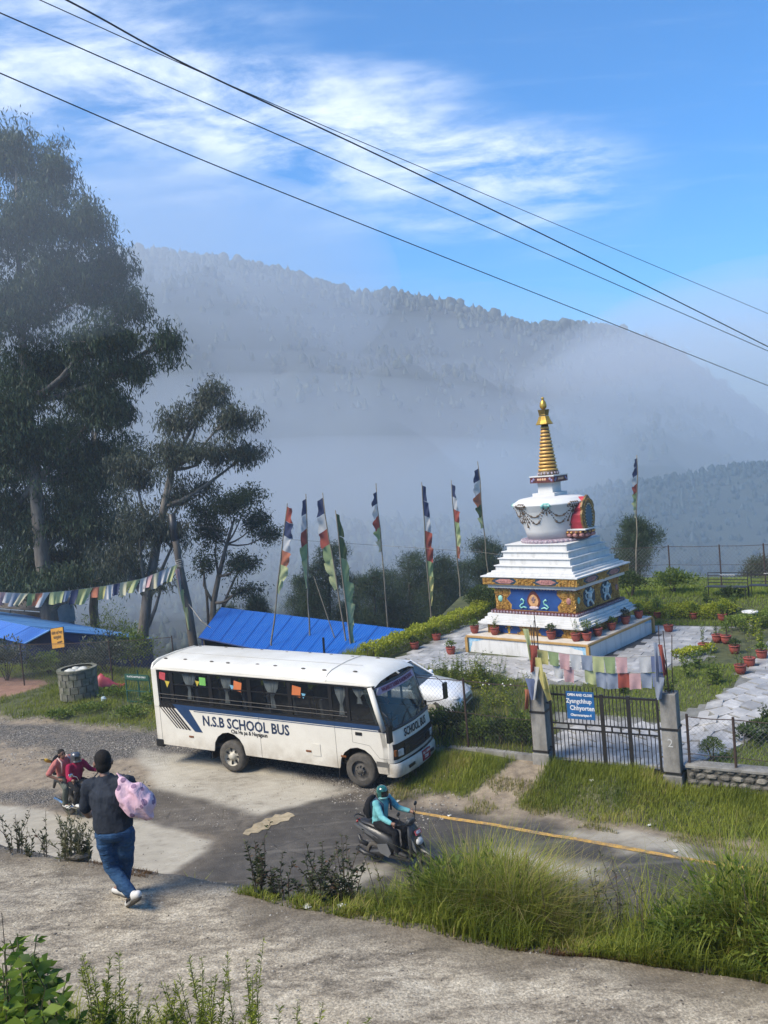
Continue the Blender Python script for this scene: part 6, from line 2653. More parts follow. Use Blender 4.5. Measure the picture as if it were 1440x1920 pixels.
# ---------------------------------------------------------------- the man with the bag
def cl_mat(name, c, c2, rough=.9, bump=.8, bscale=14):
    return mat(name, c, c2, 7, rough, bump, bscale, spec=.15, dist=.035, stretch=(1, 1, .6))


M_tee = cl_mat('tee_charcoal', (.030, .036, .048), (.017, .021, .029))
_j = NT('denim')
_jp = _j.pos()
_jn = _j.noise(4.5, 6, .65, _jp)
_jw = _j.noise(9, 3, .5, _j.mapping(_jp, (1, 1, 2.6)))
_j.l.new(_j.mix(_j.ramp(_jn, [(.35, 0.0), (.68, 1.0)]), (.010, .035, .088), (.032, .082, .17)), _j.b.inputs['Base Color'])
_j.b.inputs['Roughness'].default_value = .9
_j.b.inputs['Specular IOR Level'].default_value = .2
_j.bump(_j.math('ADD', _jw, _j.math('MULTIPLY', _j.noise(90, 2, .5, _jp), .1)), .8, .05)
M_denim = _j.m
M_shoew = mat('shoe_white', (.62, .62, .60), (.50, .50, .48), 12, .6)
JM = dict(pelvis=at(213, 1547, 9.28), chest=at(205, 1484, 9.32), neck=at(197, 1456, 9.36), head=at(193, 1429, 9.42),
          shL=at(166, 1474, 9.36), elL=at(160, 1520, 9.36), waL=at(166, 1530, 9.58), haL=at(170, 1526, 9.68),
          shR=at(240, 1466, 9.24), elR=at(256, 1500, 9.46), waR=at(236, 1468, 9.58), haR=at(229, 1456, 9.56),
          hiL=at(197, 1562, 9.28), knL=at(209, 1628, 9.30), anL=at(247, 1677, 9.10), toL=at(240, 1704, 9.16), heL=at(259, 1680, 9.02),
          hiR=at(234, 1560, 9.24), knR=at(236, 1622, 9.42), anR=at(230, 1666, 9.46), toR=at(214, 1668, 9.56), look=Vector((-.35, .94, .02)))
for k_ in ('toR',):
    JM[k_].z = hz(*to_uv(JM[k_])) + .035
JM['anR'].z = hz(*to_uv(JM['anR'])) + .10
JM['toL'].z = hz(*to_uv(JM['toL'])) + .04
man, minv, MX = person('person', 'person in dark tee shirt and blue jeans walking with a bag over the shoulder', JM, (-.35, .93, 0), M_skin, M_tee, M_denim, M_shoew, 1.12, torso=1.17, grip={'R': .9, 'L': .5}, up=(-.02, .06, 1))
hair_cap(man, MX, 1.12, 1.07, low=-.01)
# shoe stripes
for k in range(3):
    p0_ = JM['heL'].lerp(JM['toL'], .42 + .15 * k)
    b_ = MB(minv)
    sd_ = (JM['toL'] - JM['heL']).cross(Vector((0, 0, 1))).normalized()
    b_.tube([p0_ - sd_ * .046 + Vector((0, -.012, .008)), p0_ - sd_ * .034 + Vector((0, -.012, .045)), p0_ + Vector((0, -.012, .060)), p0_ + sd_ * .034 + Vector((0, -.012, .045))], .0075, 5)
    b_.build('shoe_stripe', M_inkb, man)
# the bag
_b = NT('bag_cotton')
_bp2 = _b.n.new('ShaderNodeTexCoord').outputs['Object']
_bp2 = _b.mapping(_bp2, (1, 1, 1))
_vd = _b.voro(11, _bp2)
_cell = _b.voro(11, _bp2, 'F1', 'Color')
_spot = _b.math('MULTIPLY', _b.math('LESS_THAN', _vd, .33), _b.math('GREATER_THAN', _b.ramp(_cell, [(0.0, 0.0), (1.0, 1.0)]), .33))
_bc = _b.mix(_b.ramp(_b.noise(3, 4, .6, _bp2), [(.3, 0.0), (.7, 1.0)]), (.58, .34, .40), (.62, .45, .52))
_bc = _b.mix(_b.math('MULTIPLY', _spot, .9), _bc, (.17, .095, .17))
_b.l.new(_bc, _b.b.inputs['Base Color'])
_b.b.inputs['Roughness'].default_value = .8
_b.bump(_b.noise(5, 4, .6, _bp2, .8), .8, .05)
bag_c = at(253, 1496, 9.10)
bag = empty('shoulder_bag', at(262, 1527, 9.1), 0, 'pink cotton bag with dark purple dots slung over the shoulder', 'bag')
binv = Matrix.Translation(-bag.location)
ex_, ez_ = (at(290, 1505, 9.1) - at(217, 1470, 9.1)).normalized(), Vector((0, 0, 1))
b_ = MB(binv)
for t, w, h_, dp_ in ((-.17, .03, .05, .03), (-.12, .07, .085, .06), (-.04, .11, .115, .10), (.06, .135, .135, .125), (.15, .12, .13, .12), (.22, .06, .10, .07)):
    pass
up_ = (Vector((0, 0, 1)) - ex_ * ex_.z).normalized()
dd_ = ex_.cross(up_)
rows_ = [(bag_c + ex_ * t + up_ * dz, up_ * h_, dd_ * dp_) for t, dz, h_, dp_ in ((-.235, .10, .025, .02), (-.20, .055, .085, .045), (-.12, .0, .150, .08), (-.03, -.012, .172, .11), (.07, -.012, .168, .12), (.16, -.03, .142, .11), (.215, -.06, .095, .08), (.25, -.085, .04, .03))]
rings(b_, rows_)
bg = fused('bag_body', b_, _b.m, bag, .014, 2)
for v_ in bg.data.vertices:
    c_ = v_.co
    v_.co = c_ + Vector((.012 * math.sin(c_.z * 38 + c_.x * 22), .016 * math.sin(c_.x * 31 + c_.z * 17), .014 * math.sin(c_.x * 27 - c_.z * 21 + 1)))
b_ = MB(binv)
s0_ = at(226, 1462, 9.22)
for k in range(-2, 3):
    pass
pts_s = [bag_c - ex_ * .16 + up_ * .13, at(230, 1466, 9.10), at(225, 1455, 9.20), at(222, 1452, 9.32)]
w_s = .026
pL = [p - ex_ * w_s for p in pts_s]
pR = [p + ex_ * w_s for p in pts_s]
b_.grid([pL, pR])
o_ = b_.build('strap', _b.m, bag)
o_.modifiers.new('s', 'SOLIDIFY').thickness = .008


# ---------------------------------------------------------------- two-wheelers
def wheel2(par, x, r, wt, nm='wheel', spokes=5, m=None):
    w = empty(nm, (x, 0, r))
    w.parent = par
    b_ = MB()
    b_.lathe([(r * .68, -wt * .4), (r * .85, -wt * .5), (r * .97, -wt * .3), (r, 0), (r * .97, wt * .3), (r * .85, wt * .5), (r * .68, wt * .4)], 28, ax='Y', cap=False)
    b_.build('tyre', M_rubber, w, smooth=True, fix=True)
    b_ = MB()
    b_.lathe([(r * .70, -.025), (r * .62, -.03), (r * .62, .03), (r * .70, .025)], 24, ax='Y', cap=False)
    b_.lathe([(.05, -.05), (.05, .05)], 10, ax='Y')
    for k in range(spokes):
        t = 2 * math.pi * k / spokes
        b_.tube([(.04 * math.cos(t), 0, .04 * math.sin(t)), (r * .64 * math.cos(t), 0, r * .64 * math.sin(t))], .014, 5)
    b_.build('rim', m or mat('rim_black', (.02, .02, .022), None, 5, .4), w)['kind'] = 'stuff'
    return w


M_scg = mat('scooter_grey', (.030, .032, .035), (.022, .024, .026), 3, .45, coat=.15)
M_scl = mat('scooter_silver', (.14, .145, .15), (.11, .115, .12), 3, .4, metal=.2, coat=.2)
M_scb = mat('scooter_black', (.012, .012, .013), (.02, .02, .02), 6, .45)
sc_p = on(gp(706, 1614, 0))
SC_RZ = R(-36)
sc = empty('scooter', sc_p, SC_RZ, 'dark grey scooter with silver side trim ridden past the tall grass', 'scooter')
wheel2(sc, 0, .21, .10)
wheel2(sc, 1.28, .22, .09)
# rear body: loft of sections rising to the tail
secs = [(-.38, .80, .03, .03), (-.30, .74, .10, .07), (-.12, .68, .15, .13), (.12, .60, .165, .17), (.36, .50, .16, .19), (.50, .44, .13, .15), (.56, .40, .09, .10)]
b_ = MB()
rings(b_, [((x, 0, z), (0, w, 0), (.25 * h_, 0, h_)) for x, z, w, h_ in secs])
b_.build('rear_body', M_scg, sc, smooth=True, fix=True)
for s_ in (-1, 1):
    b_ = MB()
    b_.prism([(-.36, .80), (-.10, .72), (.20, .60), (.22, .55), (-.05, .63), (-.34, .75)], s_ * .150 - .012, s_ * .150 + .012, 'XZ')
    b_.build('side_trim', M_scl, sc, fix=True, bevel=.004)
    b_ = MB()
    b_.prism([(.18, .46), (.44, .52), (.52, .34), (.46, .24), (.24, .30)], s_ * .165 - .01, s_ * .165 + .01, 'XZ')
    b_.build('side_cover', M_scl, sc, fix=True, bevel=.006)
b_ = MB()
rings(b_, [((x, 0, z), (0, w, 0), (0, 0, h_)) for x, z, w, h_ in ((-.30, .83, .06, .03), (-.18, .83, .13, .05), (.05, .81, .15, .055), (.22, .77, .15, .06), (.40, .76, .12, .06), (.52, .75, .06, .04))])
b_.build('seat', M_scb, sc, smooth=True, fix=True)
b_ = MB()
b_.tube([(-.28, .09, .86), (-.42, .07, .90), (-.44, 0, .91), (-.42, -.07, .90), (-.28, -.09, .86)], .014, 6)
b_.build('grab_rail', M_scb, sc, smooth=True)
b_ = MB()
b_.sphere((-.37, 0, .80), (.03, .08, .035), 8, 6)
b_.build('tail_light', mat('tail_red', (.25, .02, .02), None, 4, .2), sc, smooth=True)
b_ = MB()
b_.prism([(.48, .30), (.95, .30), (1.02, .36), (1.02, .31), (.96, .25), (.46, .25)], -.19, .19, 'XZ')
b_.build('footboard', M_scb, sc, fix=True, bevel=.01)
b_ = MB()
rings(b_, [((.98, 0, .32), (0, .16, 0), (.03, 0, 0)), ((1.02, 0, .50), (0, .21, 0), (.06, 0, 0)), ((1.00, 0, .70), (0, .20, 0), (.08, 0, .0)), ((.96, 0, .86), (0, .15, 0), (.07, 0, 0)), ((.93, 0, .95), (0, .10, 0), (.05, 0, 0))])
b_.build('front_apron', M_scg, sc, smooth=True, fix=True)
for s_ in (-1, 1):
    b_ = MB()
    b_.prism([(1.0, .80), (1.10, .60), (1.16, .44), (1.08, .50), (1.0, .64)], s_ * .15 - .012, s_ * .15 + .012, 'XZ')
    b_.build('apron_trim', M_scl, sc, fix=True, bevel=.005)
b_ = MB()
b_.sphere((1.12, 0, .64), (.06, .10, .08), 10, 7)
b_.build('headlight', M_lamp, sc, smooth=True)
b_ = MB()
rings(b_, [((1.14, 0, .42), (0, .05, 0), (.02, 0, .1)), ((1.28, 0, .46), (0, .07, 0), (0, 0, .03)), ((1.44, 0, .40), (0, .065, 0), (0, 0, .03)), ((1.52, 0, .28), (0, .05, 0), (0.02, 0, .02))])
b_.build('front_mudguard', M_scg, sc, smooth=True, fix=True)
b_ = MB()
b_.tube([(1.02, .0, .75), (1.18, .0, .42)], .03, 8)
b_.tube([(1.14, .07, .46), (1.28, .07, .22)], .022, 8)
b_.tube([(1.14, -.07, .46), (1.28, -.07, .22)], .022, 8)
b_.build('fork', M_scb, sc)['kind'] = 'stuff'
b_ = MB()
b_.tube([(.80, .34, 1.02), (.90, .20, 1.00), (.95, 0, .97), (.90, -.20, 1.00), (.80, -.34, 1.02)], .016, 8)
b_.build('handlebar', M_scb, sc, smooth=True)
b_ = MB()
rings(b_, [((.90, 0, .93), (0, .10, 0), (.05, 0, 0)), ((.94, 0, 1.0), (0, .15, 0), (.09, 0, 0)), ((.96, 0, 1.06), (0, .08, 0), (.05, 0, .01))])
b_.build('headset', M_scg, sc, smooth=True, fix=True)
for s_ in (-1, 1):
    m_ = empty('mirror', (.86, s_ * .25, 1.02))
    m_.parent = sc
    b_ = MB()
    b_.tube([(0, 0, 0), (.03, s_ * .03, .10), (.02, s_ * .05, .18)], .008, 6)
    b_.build('mirror_stalk', M_scb, m_)
    b_ = MB()
    b_.sphere((.02, s_ * .05, .23), (.02, .055, .045), 10, 6)
    b_.build('mirror_head', M_scb, m_, smooth=True)
b_ = MB()
b_.box((1.10, 0, .82), (.012, .19, .09), ry=-.45)
pp_ = b_.build('number_plate', mat('plate_pink', (.50, .09, .10), None, 4, .5), sc)
text_obj('plate_number', '4821', .075, M_signw, pp_, frame_xf((1.109, 0, .825), (0, 1, 0), (-.42, 0, .9)), .001, align='CENTER', bold=.003)
b_ = MB()
b_.tube([(.10, -.14, .20), (-.15, -.16, .22), (-.34, -.16, .30)], [.03, .05, .055], 10)
b_.build('exhaust', M_scb, sc, smooth=True)
b_ = MB()
rings(b_, [((-.06, .0, .22), (0, .13, 0), (0, 0, .07)), ((.2, .0, .27), (0, .14, 0), (0, 0, .10)), ((.44, .0, .30), (0, .1, 0), (0, 0, .08))])
b_.build('engine', M_scb, sc, smooth=True, fix=True)
b_ = MB()
b_.tube([(-.40, .0, .50), (-.36, 0, .36), (-.20, 0, .33)], [.03, .05, .05], 8)
b_.build('rear_mudguard', M_scb, sc, smooth=True)


def seat_joints(o, D):
    mw = o.matrix_basis
    return {k: (mw @ Vector(v) if k != 'look' else mw.to_3x3() @ Vector(v)) for k, v in D.items()}


M_teal_shirt = cl_mat('shirt_teal', (.17, .44, .45), (.12, .35, .37))
M_blackcloth = cl_mat('trousers_black', (.010, .011, .014), (.018, .019, .022))
JS = seat_joints(sc, dict(pelvis=(.18, 0, .90), chest=(.24, 0, 1.22), neck=(.28, 0, 1.37), head=(.31, .0, 1.49), shL=(.27, .20, 1.32), shR=(.27, -.20, 1.32), elL=(.46, .28, 1.10), elR=(.46, -.28, 1.10),
                          waL=(.71, .33, 1.05), waR=(.71, -.33, 1.05), haL=(.83, .33, 1.04), haR=(.83, -.33, 1.04), hiL=(.20, .11, .88), hiR=(.20, -.11, .88), knL=(.66, .15, .78), knR=(.66, -.15, .78),
                          anL=(.66, .13, .38), anR=(.66, -.13, .38), toL=(.86, .14, .335), toR=(.86, -.14, .335), look=(1, -.25, -.1)))
rd, rinv, RX = person('person', 'person in teal shirt and green helmet riding the grey scooter', JS, sc.matrix_basis.to_3x3() @ Vector((1, 0, 0)), M_skin, M_teal_shirt, M_blackcloth, mat('shoe_black', (.015, .015, .015)), 1.0, 'long', 1.0, {'L': 1.0, 'R': 1.0}, up=(0, 0, 1))


def helmet(root, X_, m, visor=True, s=1.0, trim=None):
    h_ = empty('helmet', (0, 0, 0))
    h_.parent = root
    b_ = MB(X_)
    prof = [(.0, .145), (.05, .140), (.09, .118), (.118, .075), (.126, .02), (.120, -.05), (.108, -.09)]
    n = 24
    rows = []
    for r_, z in prof:
        rows.append([(r_ * s * math.cos(2 * math.pi * k / n) * .92, (r_ * 1.08 * math.sin(2 * math.pi * k / n) - .008) * s, z * s) for k in range(n)])
    b_.grid(rows, closed=True)
    b_.build('shell', m, h_, smooth=True, fix=True)
    b_ = MB(X_)
    b_.grid([[(1.02 * .92 * rr_ * s * math.sin(a), (1.03 * 1.08 * rr_ * math.cos(a) - .006) * s, z * s) for a in [-.95 + 1.9 * k / 12 for k in range(13)]] for rr_, z in ((.120, .055), (.127, .02), (.126, -.03), (.120, -.055))])
    b_.build('visor', mat('visor_dark', (.010, .012, .014), None, 3, .08, coat=1), h_, smooth=True)
    b_ = MB(X_)
    b_.tube([(.112 * .92 * s * math.sin(a), .112 * 1.1 * s * math.cos(a), -.082 * s) for a in [-1.5 + 3.0 * k / 12 for k in range(13)]], .022 * s, 7)
    b_.build('chin_bar', trim or m, h_, smooth=True)
    return h_


M_helmg = mat('helmet_green', (.012, .13, .10), (.008, .05, .05), 14, .18, coat=.8, c3=(.02, .09, .075))
helmet(rd, RX, M_helmg, trim=mat('helmet_teal_trim', (.12, .30, .30), None, 5, .3))
for s_ in (-1, 1):
    b_ = MB(rinv @ sc.matrix_basis)
    b_.tube([(.10, s_ * .13, 1.02), (.12, s_ * .15, 1.30), (.24, s_ * .135, 1.415), (.39, s_ * .13, 1.30), (.385, s_ * .135, 1.10)], .02, 6)
    b_.build('backpack_strap', M_ink, rd, smooth=True)
bp_ = empty('backpack', sc.matrix_basis @ Vector((-.02, 0, .95)), SC_RZ, 'black backpack worn by the scooter rider', 'backpack')
b_ = MB()
rings(b_, [((.0, 0, 0.0), (0, .14, 0), (.07, 0, 0)), ((-.015, 0, .1), (0, .165, 0), (.105, 0, 0)), ((.0, 0, .28), (0, .16, 0), (.10, 0, 0)), ((.04, 0, .40), (0, .12, 0), (.07, 0, 0)), ((.06, 0, .44), (0, .06, 0), (.03, 0, 0))])
b_.build('pack', M_blackcloth, bp_, smooth=True, fix=True)
b_ = MB()
rings(b_, [((-.10, 0, .05), (0, .11, 0), (.03, 0, 0)), ((-.115, 0, .13), (0, .12, 0), (.035, 0, 0)), ((-.10, 0, .20), (0, .11, 0), (.025, 0, 0))])
b_.build('front_pocket', M_blackcloth, bp_, smooth=True, fix=True)

# ---------------------------------------------------------------- motorcycle with two people
mc_p = on(gp(153, 1532, 0))
MC_RZ = R(-34)
mc = empty('motorcycle', mc_p, MC_RZ, 'black motorcycle with chrome mirrors carrying two people through the yard', 'motorcycle')
wheel2(mc, -.45, .30, .11, spokes=6)
wheel2(mc, .85, .30, .10, spokes=6)
b_ = MB()
rings(b_, [((.02, 0, .80), (0, .09, 0), (0, 0, .05)), ((.15, 0, .86), (0, .14, 0), (0, 0, .10)), ((.35, 0, .88), (0, .15, 0), (0, 0, .11)), ((.50, 0, .88), (0, .09, 0), (0, 0, .07))])
b_.build('fuel_tank', M_scb, mc, smooth=True, fix=True)
b_ = MB()
rings(b_, [((-.80, 0, .88), (0, .08, 0), (0, 0, .03)), ((-.6, 0, .86), (0, .13, 0), (0, 0, .05)), ((-.1, 0, .80), (0, .14, 0), (0, 0, .05)), ((.10, 0, .80), (0, .09, 0), (0, 0, .05))])
b_.build('seat', M_scb, mc, smooth=True, fix=True)
b_ = MB()
b_.bb(-.05, .32, -.13, .13, .28, .66)
b_.build('engine', mat('engine_grey', (.10, .10, .105), (.05, .05, .05), 15, .5, metal=.5), mc, bevel=.04)
for s_ in (-1, 1):
    b_ = MB()
    b_.tube([(.50, s_ * .09, .98), (.85, s_ * .09, .30)], .024, 8)
    b_.build('fork_leg', M_chrome, mc)
    b_ = MB()
    b_.prism([(-.45, .78), (-.05, .72), (-.08, .55), (-.38, .62)], s_ * .12 - .01, s_ * .12 + .01, 'XZ')
    b_.build('side_cover', M_scb, mc, fix=True)
    m_ = empty('mirror', (.44, s_ * .28, 1.08))
    m_.parent = mc
    b_ = MB()
    b_.tube([(0, 0, 0), (.02, s_ * .05, .10), (0, s_ * .16, .17)], .008, 6)
    b_.build('mirror_stalk', M_chrome, m_)
    b_ = MB()
    b_.sphere((0, s_ * .20, .19), (.02, .065, .045), 10, 6)
    b_.build('mirror_head', M_chrome, m_, smooth=True)
b_ = MB()
b_.tube([(.30, .37, 1.06), (.42, .30, 1.07), (.50, .12, 1.03), (.50, -.12, 1.03), (.42, -.30, 1.07), (.30, -.37, 1.06)], .015, 8)
b_.build('handlebar', M_scb, mc, smooth=True)
b_ = MB()
b_.sphere((.64, 0, .90), (.09, .10, .10), 12, 8)
b_.build('headlight', M_lamp, mc, smooth=True)
b_ = MB()
b_.sphere((.60, 0, .98), (.10, .13, .10), 10, 7)
b_.build('headlight_cowl', M_scb, mc, smooth=True)
for s_ in (-1, 1):
    b_ = MB()
    b_.sphere((.60, s_ * .2, .88), (.035, .03, .03), 8, 6)
    b_.build('indicator', mat('lens_white', (.6, .58, .5), None, 4, .2), mc, smooth=True)
b_ = MB()
rings(b_, [((.62, 0, .66), (0, .05, 0), (.0, 0, .02)), ((.80, 0, .66), (0, .06, 0), (0, 0, .02)), ((1.0, 0, .60), (0, .055, 0), (0, 0, .02)), ((1.12, 0, .48), (0, .04, 0), (0.01, 0, .02))])
b_.build('front_mudguard', M_scb, mc, smooth=True, fix=True)
b_ = MB()
b_.tube([(.1, -.16, .30), (-.3, -.17, .32), (-.75, -.17, .42)], [.025, .045, .05], 10)
b_.build('exhaust', M_chrome, mc, smooth=True)
b_ = MB()
b_.tube([(-.60, 0, .82), (-.9, 0, .80), (-1.0, 0, .60)], [.06, .05, .03], 8)
b_.build('rear_mudguard', M_scb, mc, smooth=True)
b_ = MB()
b_.tube([(-.05, 0, .62), (.15, 0, .74), (.52, 0, .95)], .03, 8)
b_.tube([(-.05, 0, .62), (-.45, 0, .30)], .03, 8)
b_.build('frame', M_scb, mc)['kind'] = 'stuff'
M_magenta = cl_mat('tee_magenta', (.32, .015, .06), (.24, .012, .045))
M_salmon = cl_mat('tee_salmon', (.46, .17, .15), (.38, .13, .12))
M_olive = cl_mat('trousers_grey_green', (.11, .125, .105), (.075, .088, .075))
JR = seat_joints(mc, dict(pelvis=(-.12, 0, .90), chest=(-.04, 0, 1.22), neck=(.0, 0, 1.37), head=(.03, 0, 1.50), shL=(-.01, .20, 1.32), shR=(-.01, -.20, 1.32), elL=(.10, .32, 1.12), elR=(.10, -.32, 1.12), waL=(.29, .37, 1.09), waR=(.29, -.37, 1.09),
                          haL=(.38, .36, 1.08), haR=(.38, -.36, 1.08), hiL=(-.1, .11, .88), hiR=(-.1, -.11, .88), knL=(.30, .22, .80), knR=(.30, -.22, .80), anL=(.10, .20, .42), anR=(.10, -.20, .42), toL=(.28, .21, .37), toR=(.28, -.21, .37), look=(1, .1, -.08)))
p1, i1, X1 = person('person', 'person in magenta shirt and grey helmet driving the black motorcycle', JR, mc.matrix_basis.to_3x3() @ Vector((1, 0, 0)), M_skin, M_magenta, M_blackcloth, M_shoew, 1.0, 'long', 1.05, {'L': 1.0, 'R': 1.0})
helmet(p1, X1, mat('helmet_grey', (.075, .08, .09), (.05, .055, .06), 10, .25, coat=.6))
JP = seat_joints(mc, dict(pelvis=(-.52, 0, .97), chest=(-.47, -.03, 1.29), neck=(-.44, -.05, 1.44), head=(-.40, -.08, 1.56), shL=(-.46, .17, 1.39), shR=(-.46, -.23, 1.39), elL=(-.30, .34, 1.20), elR=(-.50, -.46, 1.14), waL=(-.10, .24, 1.12), waR=(-.30, -.32, 1.02),
                          haL=(.0, .20, 1.10), haR=(-.20, -.28, 1.0), hiL=(-.50, .11, .95), hiR=(-.50, -.11, .95), knL=(-.10, .26, .80), knR=(-.12, -.27, .80), anL=(-.24, .24, .38), anR=(-.24, -.25, .38), toL=(-.05, .26, .32), toR=(-.05, -.27, .32), look=(1, -.1, -.05)))
p2, i2, X2 = person('person', 'bareheaded person in salmon vest with a pack riding behind on the motorcycle', JP, mc.matrix_basis.to_3x3() @ Vector((1, 0, 0)), M_skin, M_salmon, M_olive, M_shoew, 1.0, 'short', .98, {'L': .8, 'R': .7})
hair_cap(p2, X2, 1.05, 1.04)
face_parts(p2, X2, 1.05)
for s_ in (-1, 1):
    b_ = MB(i2 @ mc.matrix_basis)
    b_.tube([(-.60, -.03 + s_ * .13, 1.10), (-.58, -.03 + s_ * .15, 1.38), (-.47, -.03 + s_ * .13, 1.475), (-.33, -.03 + s_ * .13, 1.38), (-.335, -.03 + s_ * .14, 1.12)], .024, 6)
    b_.build('pack_strap', mat('strap_pale', (.50, .36, .33)), p2, smooth=True)
pk = empty('rucksack', mc.matrix_basis @ Vector((-.70, -.03, 1.02)), MC_RZ, 'dark rucksack with a yellow tool sticking out behind the passenger', 'rucksack')
b_ = MB()
rings(b_, [((.0, 0, 0.0), (0, .14, 0), (.07, 0, 0)), ((-.02, 0, .1), (0, .17, 0), (.11, 0, 0)), ((.0, 0, .32), (0, .16, 0), (.10, 0, 0)), ((.04, 0, .44), (0, .12, 0), (.07, 0, 0)), ((.05, 0, .48), (0, .06, 0), (.03, 0, 0))])
b_.build('pack', M_blackcloth, pk, smooth=True, fix=True)
b_ = MB()
b_.tube([(-.05, -.14, .34), (-.06, -.24, .40), (-.06, -.30, .44)], [.035, .05, .03], 8)
b_.build('tool_handle', mat('tool_yellow', (.55, .33, .02), None, 5, .5), pk, smooth=True)
b_ = MB()
b_.tube([(-.06, -.30, .44), (-.07, -.40, .47)], .012, 6)
b_.build('tool_tip', M_scb, pk)
# ================================================================ TREES, SHEDS, POLES, FLAGS, WIRES
def lobe(px, py, rx, ry, Y, n, ti, dz=.8):
    s = Y / F_PX
    return (at(px, py, Y + random.Random(int(px * 7 + py)).uniform(-1, 1) * rx * s * .6), (rx * s, rx * s * dz, ry * s), n, ti)


def tr_path(pts, Y, base=None):
    out = []
    for px, py, r_ in pts:
        p = at(px, py, Y)
        out.append((p.x, p.y, p.z, r_))
    if base is not None:
        out.insert(0, (out[0][0] + base[0], out[0][1], base[1], out[0][3] * 1.25))
    return out


def ground_z(px, py, Y):
    p = at(px, py, Y)
    return on(p).z


Y1 = 48
tk = tr_path([(92, 1150, .46), (78, 1030, .40), (66, 900, .34), (50, 750, .27), (40, 600, .2), (34, 450, .13), (30, 300, .06)], Y1, (.1, ground_z(92, 1150, Y1) - .3))
L1 = [(22, 292, 46, 78, 70, 6), (96, 335, 50, 75, 70, 6), (150, 425, 55, 70, 70, 6), (40, 420, 80, 80, 90, 5), (112, 535, 85, 80, 110, 5), (205, 520, 52, 62, 60, 5), (20, 590, 85, 80, 90, 5), (185, 640, 65, 65, 80, 4), (95, 700, 100, 75, 120, 4),
      (10, 760, 80, 80, 80, 4), (190, 765, 62, 62, 80, 3), (60, 850, 100, 75, 120, 3), (165, 880, 70, 65, 90, 3), (20, 960, 80, 65, 80, 3), (135, 985, 80, 55, 80, 2), (316, 640, 26, 42, 20, 4), (248, 575, 34, 52, 28, 4), (255, 690, 32, 32, 24, 4), (-60, 480, 80, 140, 90, 5), (-70, 800, 90, 150, 90, 3), (60, 1050, 110, 36, 90, 2), (120, 1085, 90, 26, 60, 1), (20, 1090, 90, 26, 60, 1)]
tree('eucalyptus_tree', 'huge dark eucalyptus tree towering over the blue roofed shed', (tk[0][0], tk[0][1], tk[0][2] + .3), tk, [lobe(x, y, a * 1.12, b * 1.1, Y1, int(n * 1.75), t) for x, y, a, b, n, t in L1], .34, L_euc, 1, cl=.58, droop=1.3, per=52, wide=.20, twig=.016, limb=.22)
Y2 = 46
tk = tr_path([(268, 1190, .30), (276, 1120, .27), (292, 1030, .24), (308, 950, .2), (322, 880, .16), (360, 800, .08)], Y2, (0, ground_z(268, 1190, Y2) - .3))
L2 = [(398, 742, 36, 30, 36, 5), (440, 785, 44, 32, 44, 5), (345, 785, 44, 38, 44, 5), (468, 850, 32, 26, 30, 4), (405, 845, 54, 36, 60, 5), (315, 855, 46, 38, 44, 4), (355, 925, 52, 34, 44, 3), (250, 890, 48, 58, 70, 3), (262, 985, 58, 52, 70, 2), (215, 1050, 50, 42, 50, 2), (305, 1085, 34, 22, 16, 1), (330, 1000, 40, 30, 30, 2)]
tree('eucalyptus_tree', 'open crowned eucalyptus tree with pale sunlit leaves behind the leaning pole', (tk[0][0], tk[0][1], tk[0][2] + .3), tk, [lobe(x, y, a * 1.15, b * 1.1, Y2, int(n * 1.25), t) for x, y, a, b, n, t in L2], .28, leaf_mat('eucalyptus_pale', (.028, .04, .028), (.10, .115, .075), (.14, .12, .08), trans=.3), 2, cl=.5, droop=1.3, per=46, wide=.2, twig=.013)
Y3 = 50
tk = tr_path([(398, 1180, .2), (400, 1130, .17), (410, 1080, .14), (425, 1020, .1), (440, 970, .06)], Y3, (0, ground_z(398, 1180, Y3) - .3))
L3 = [(430, 945, 46, 26, 50, 4), (482, 982, 34, 24, 34, 4), (398, 1000, 40, 40, 40, 3), (452, 1060, 36, 28, 32, 3), (505, 1005, 20, 20, 14, 4), (470, 930, 24, 16, 14, 4), (380, 960, 30, 26, 24, 4), (375, 1060, 22, 26, 14, 2), (460, 1105, 34, 14, 14, 2)]
t3 = tree('leafy_tree', 'rounded dark tree with several thin stems behind the blue shed roof', (tk[0][0], tk[0][1], tk[0][2] + .3), tk, [lobe(x, y, a * 1.1, b * 1.1, Y3, int(n * 1.3), t) for x, y, a, b, n, t in L3], .22, leaf_mat('leafy_green', (.018, .036, .016), (.06, .095, .035), trans=.3), 3, cl=.5, per=46, wide=.3, droop=.5)
b_ = MB(Matrix.Translation(-t3.location))
for pts in ([(404, 1178), (420, 1130), (440, 1085), (455, 1060)], [(392, 1182), (388, 1120), (380, 1060)], [(400, 1165), (430, 1120), (470, 1100)]):
    b_.tube([at(x, y, Y3 + .2) for x, y in pts], [.10, .08, .06, .03][:len(pts)], 6)
b_.build('side_stem', M_bark, t3, smooth=True)['kind'] = 'stuff'


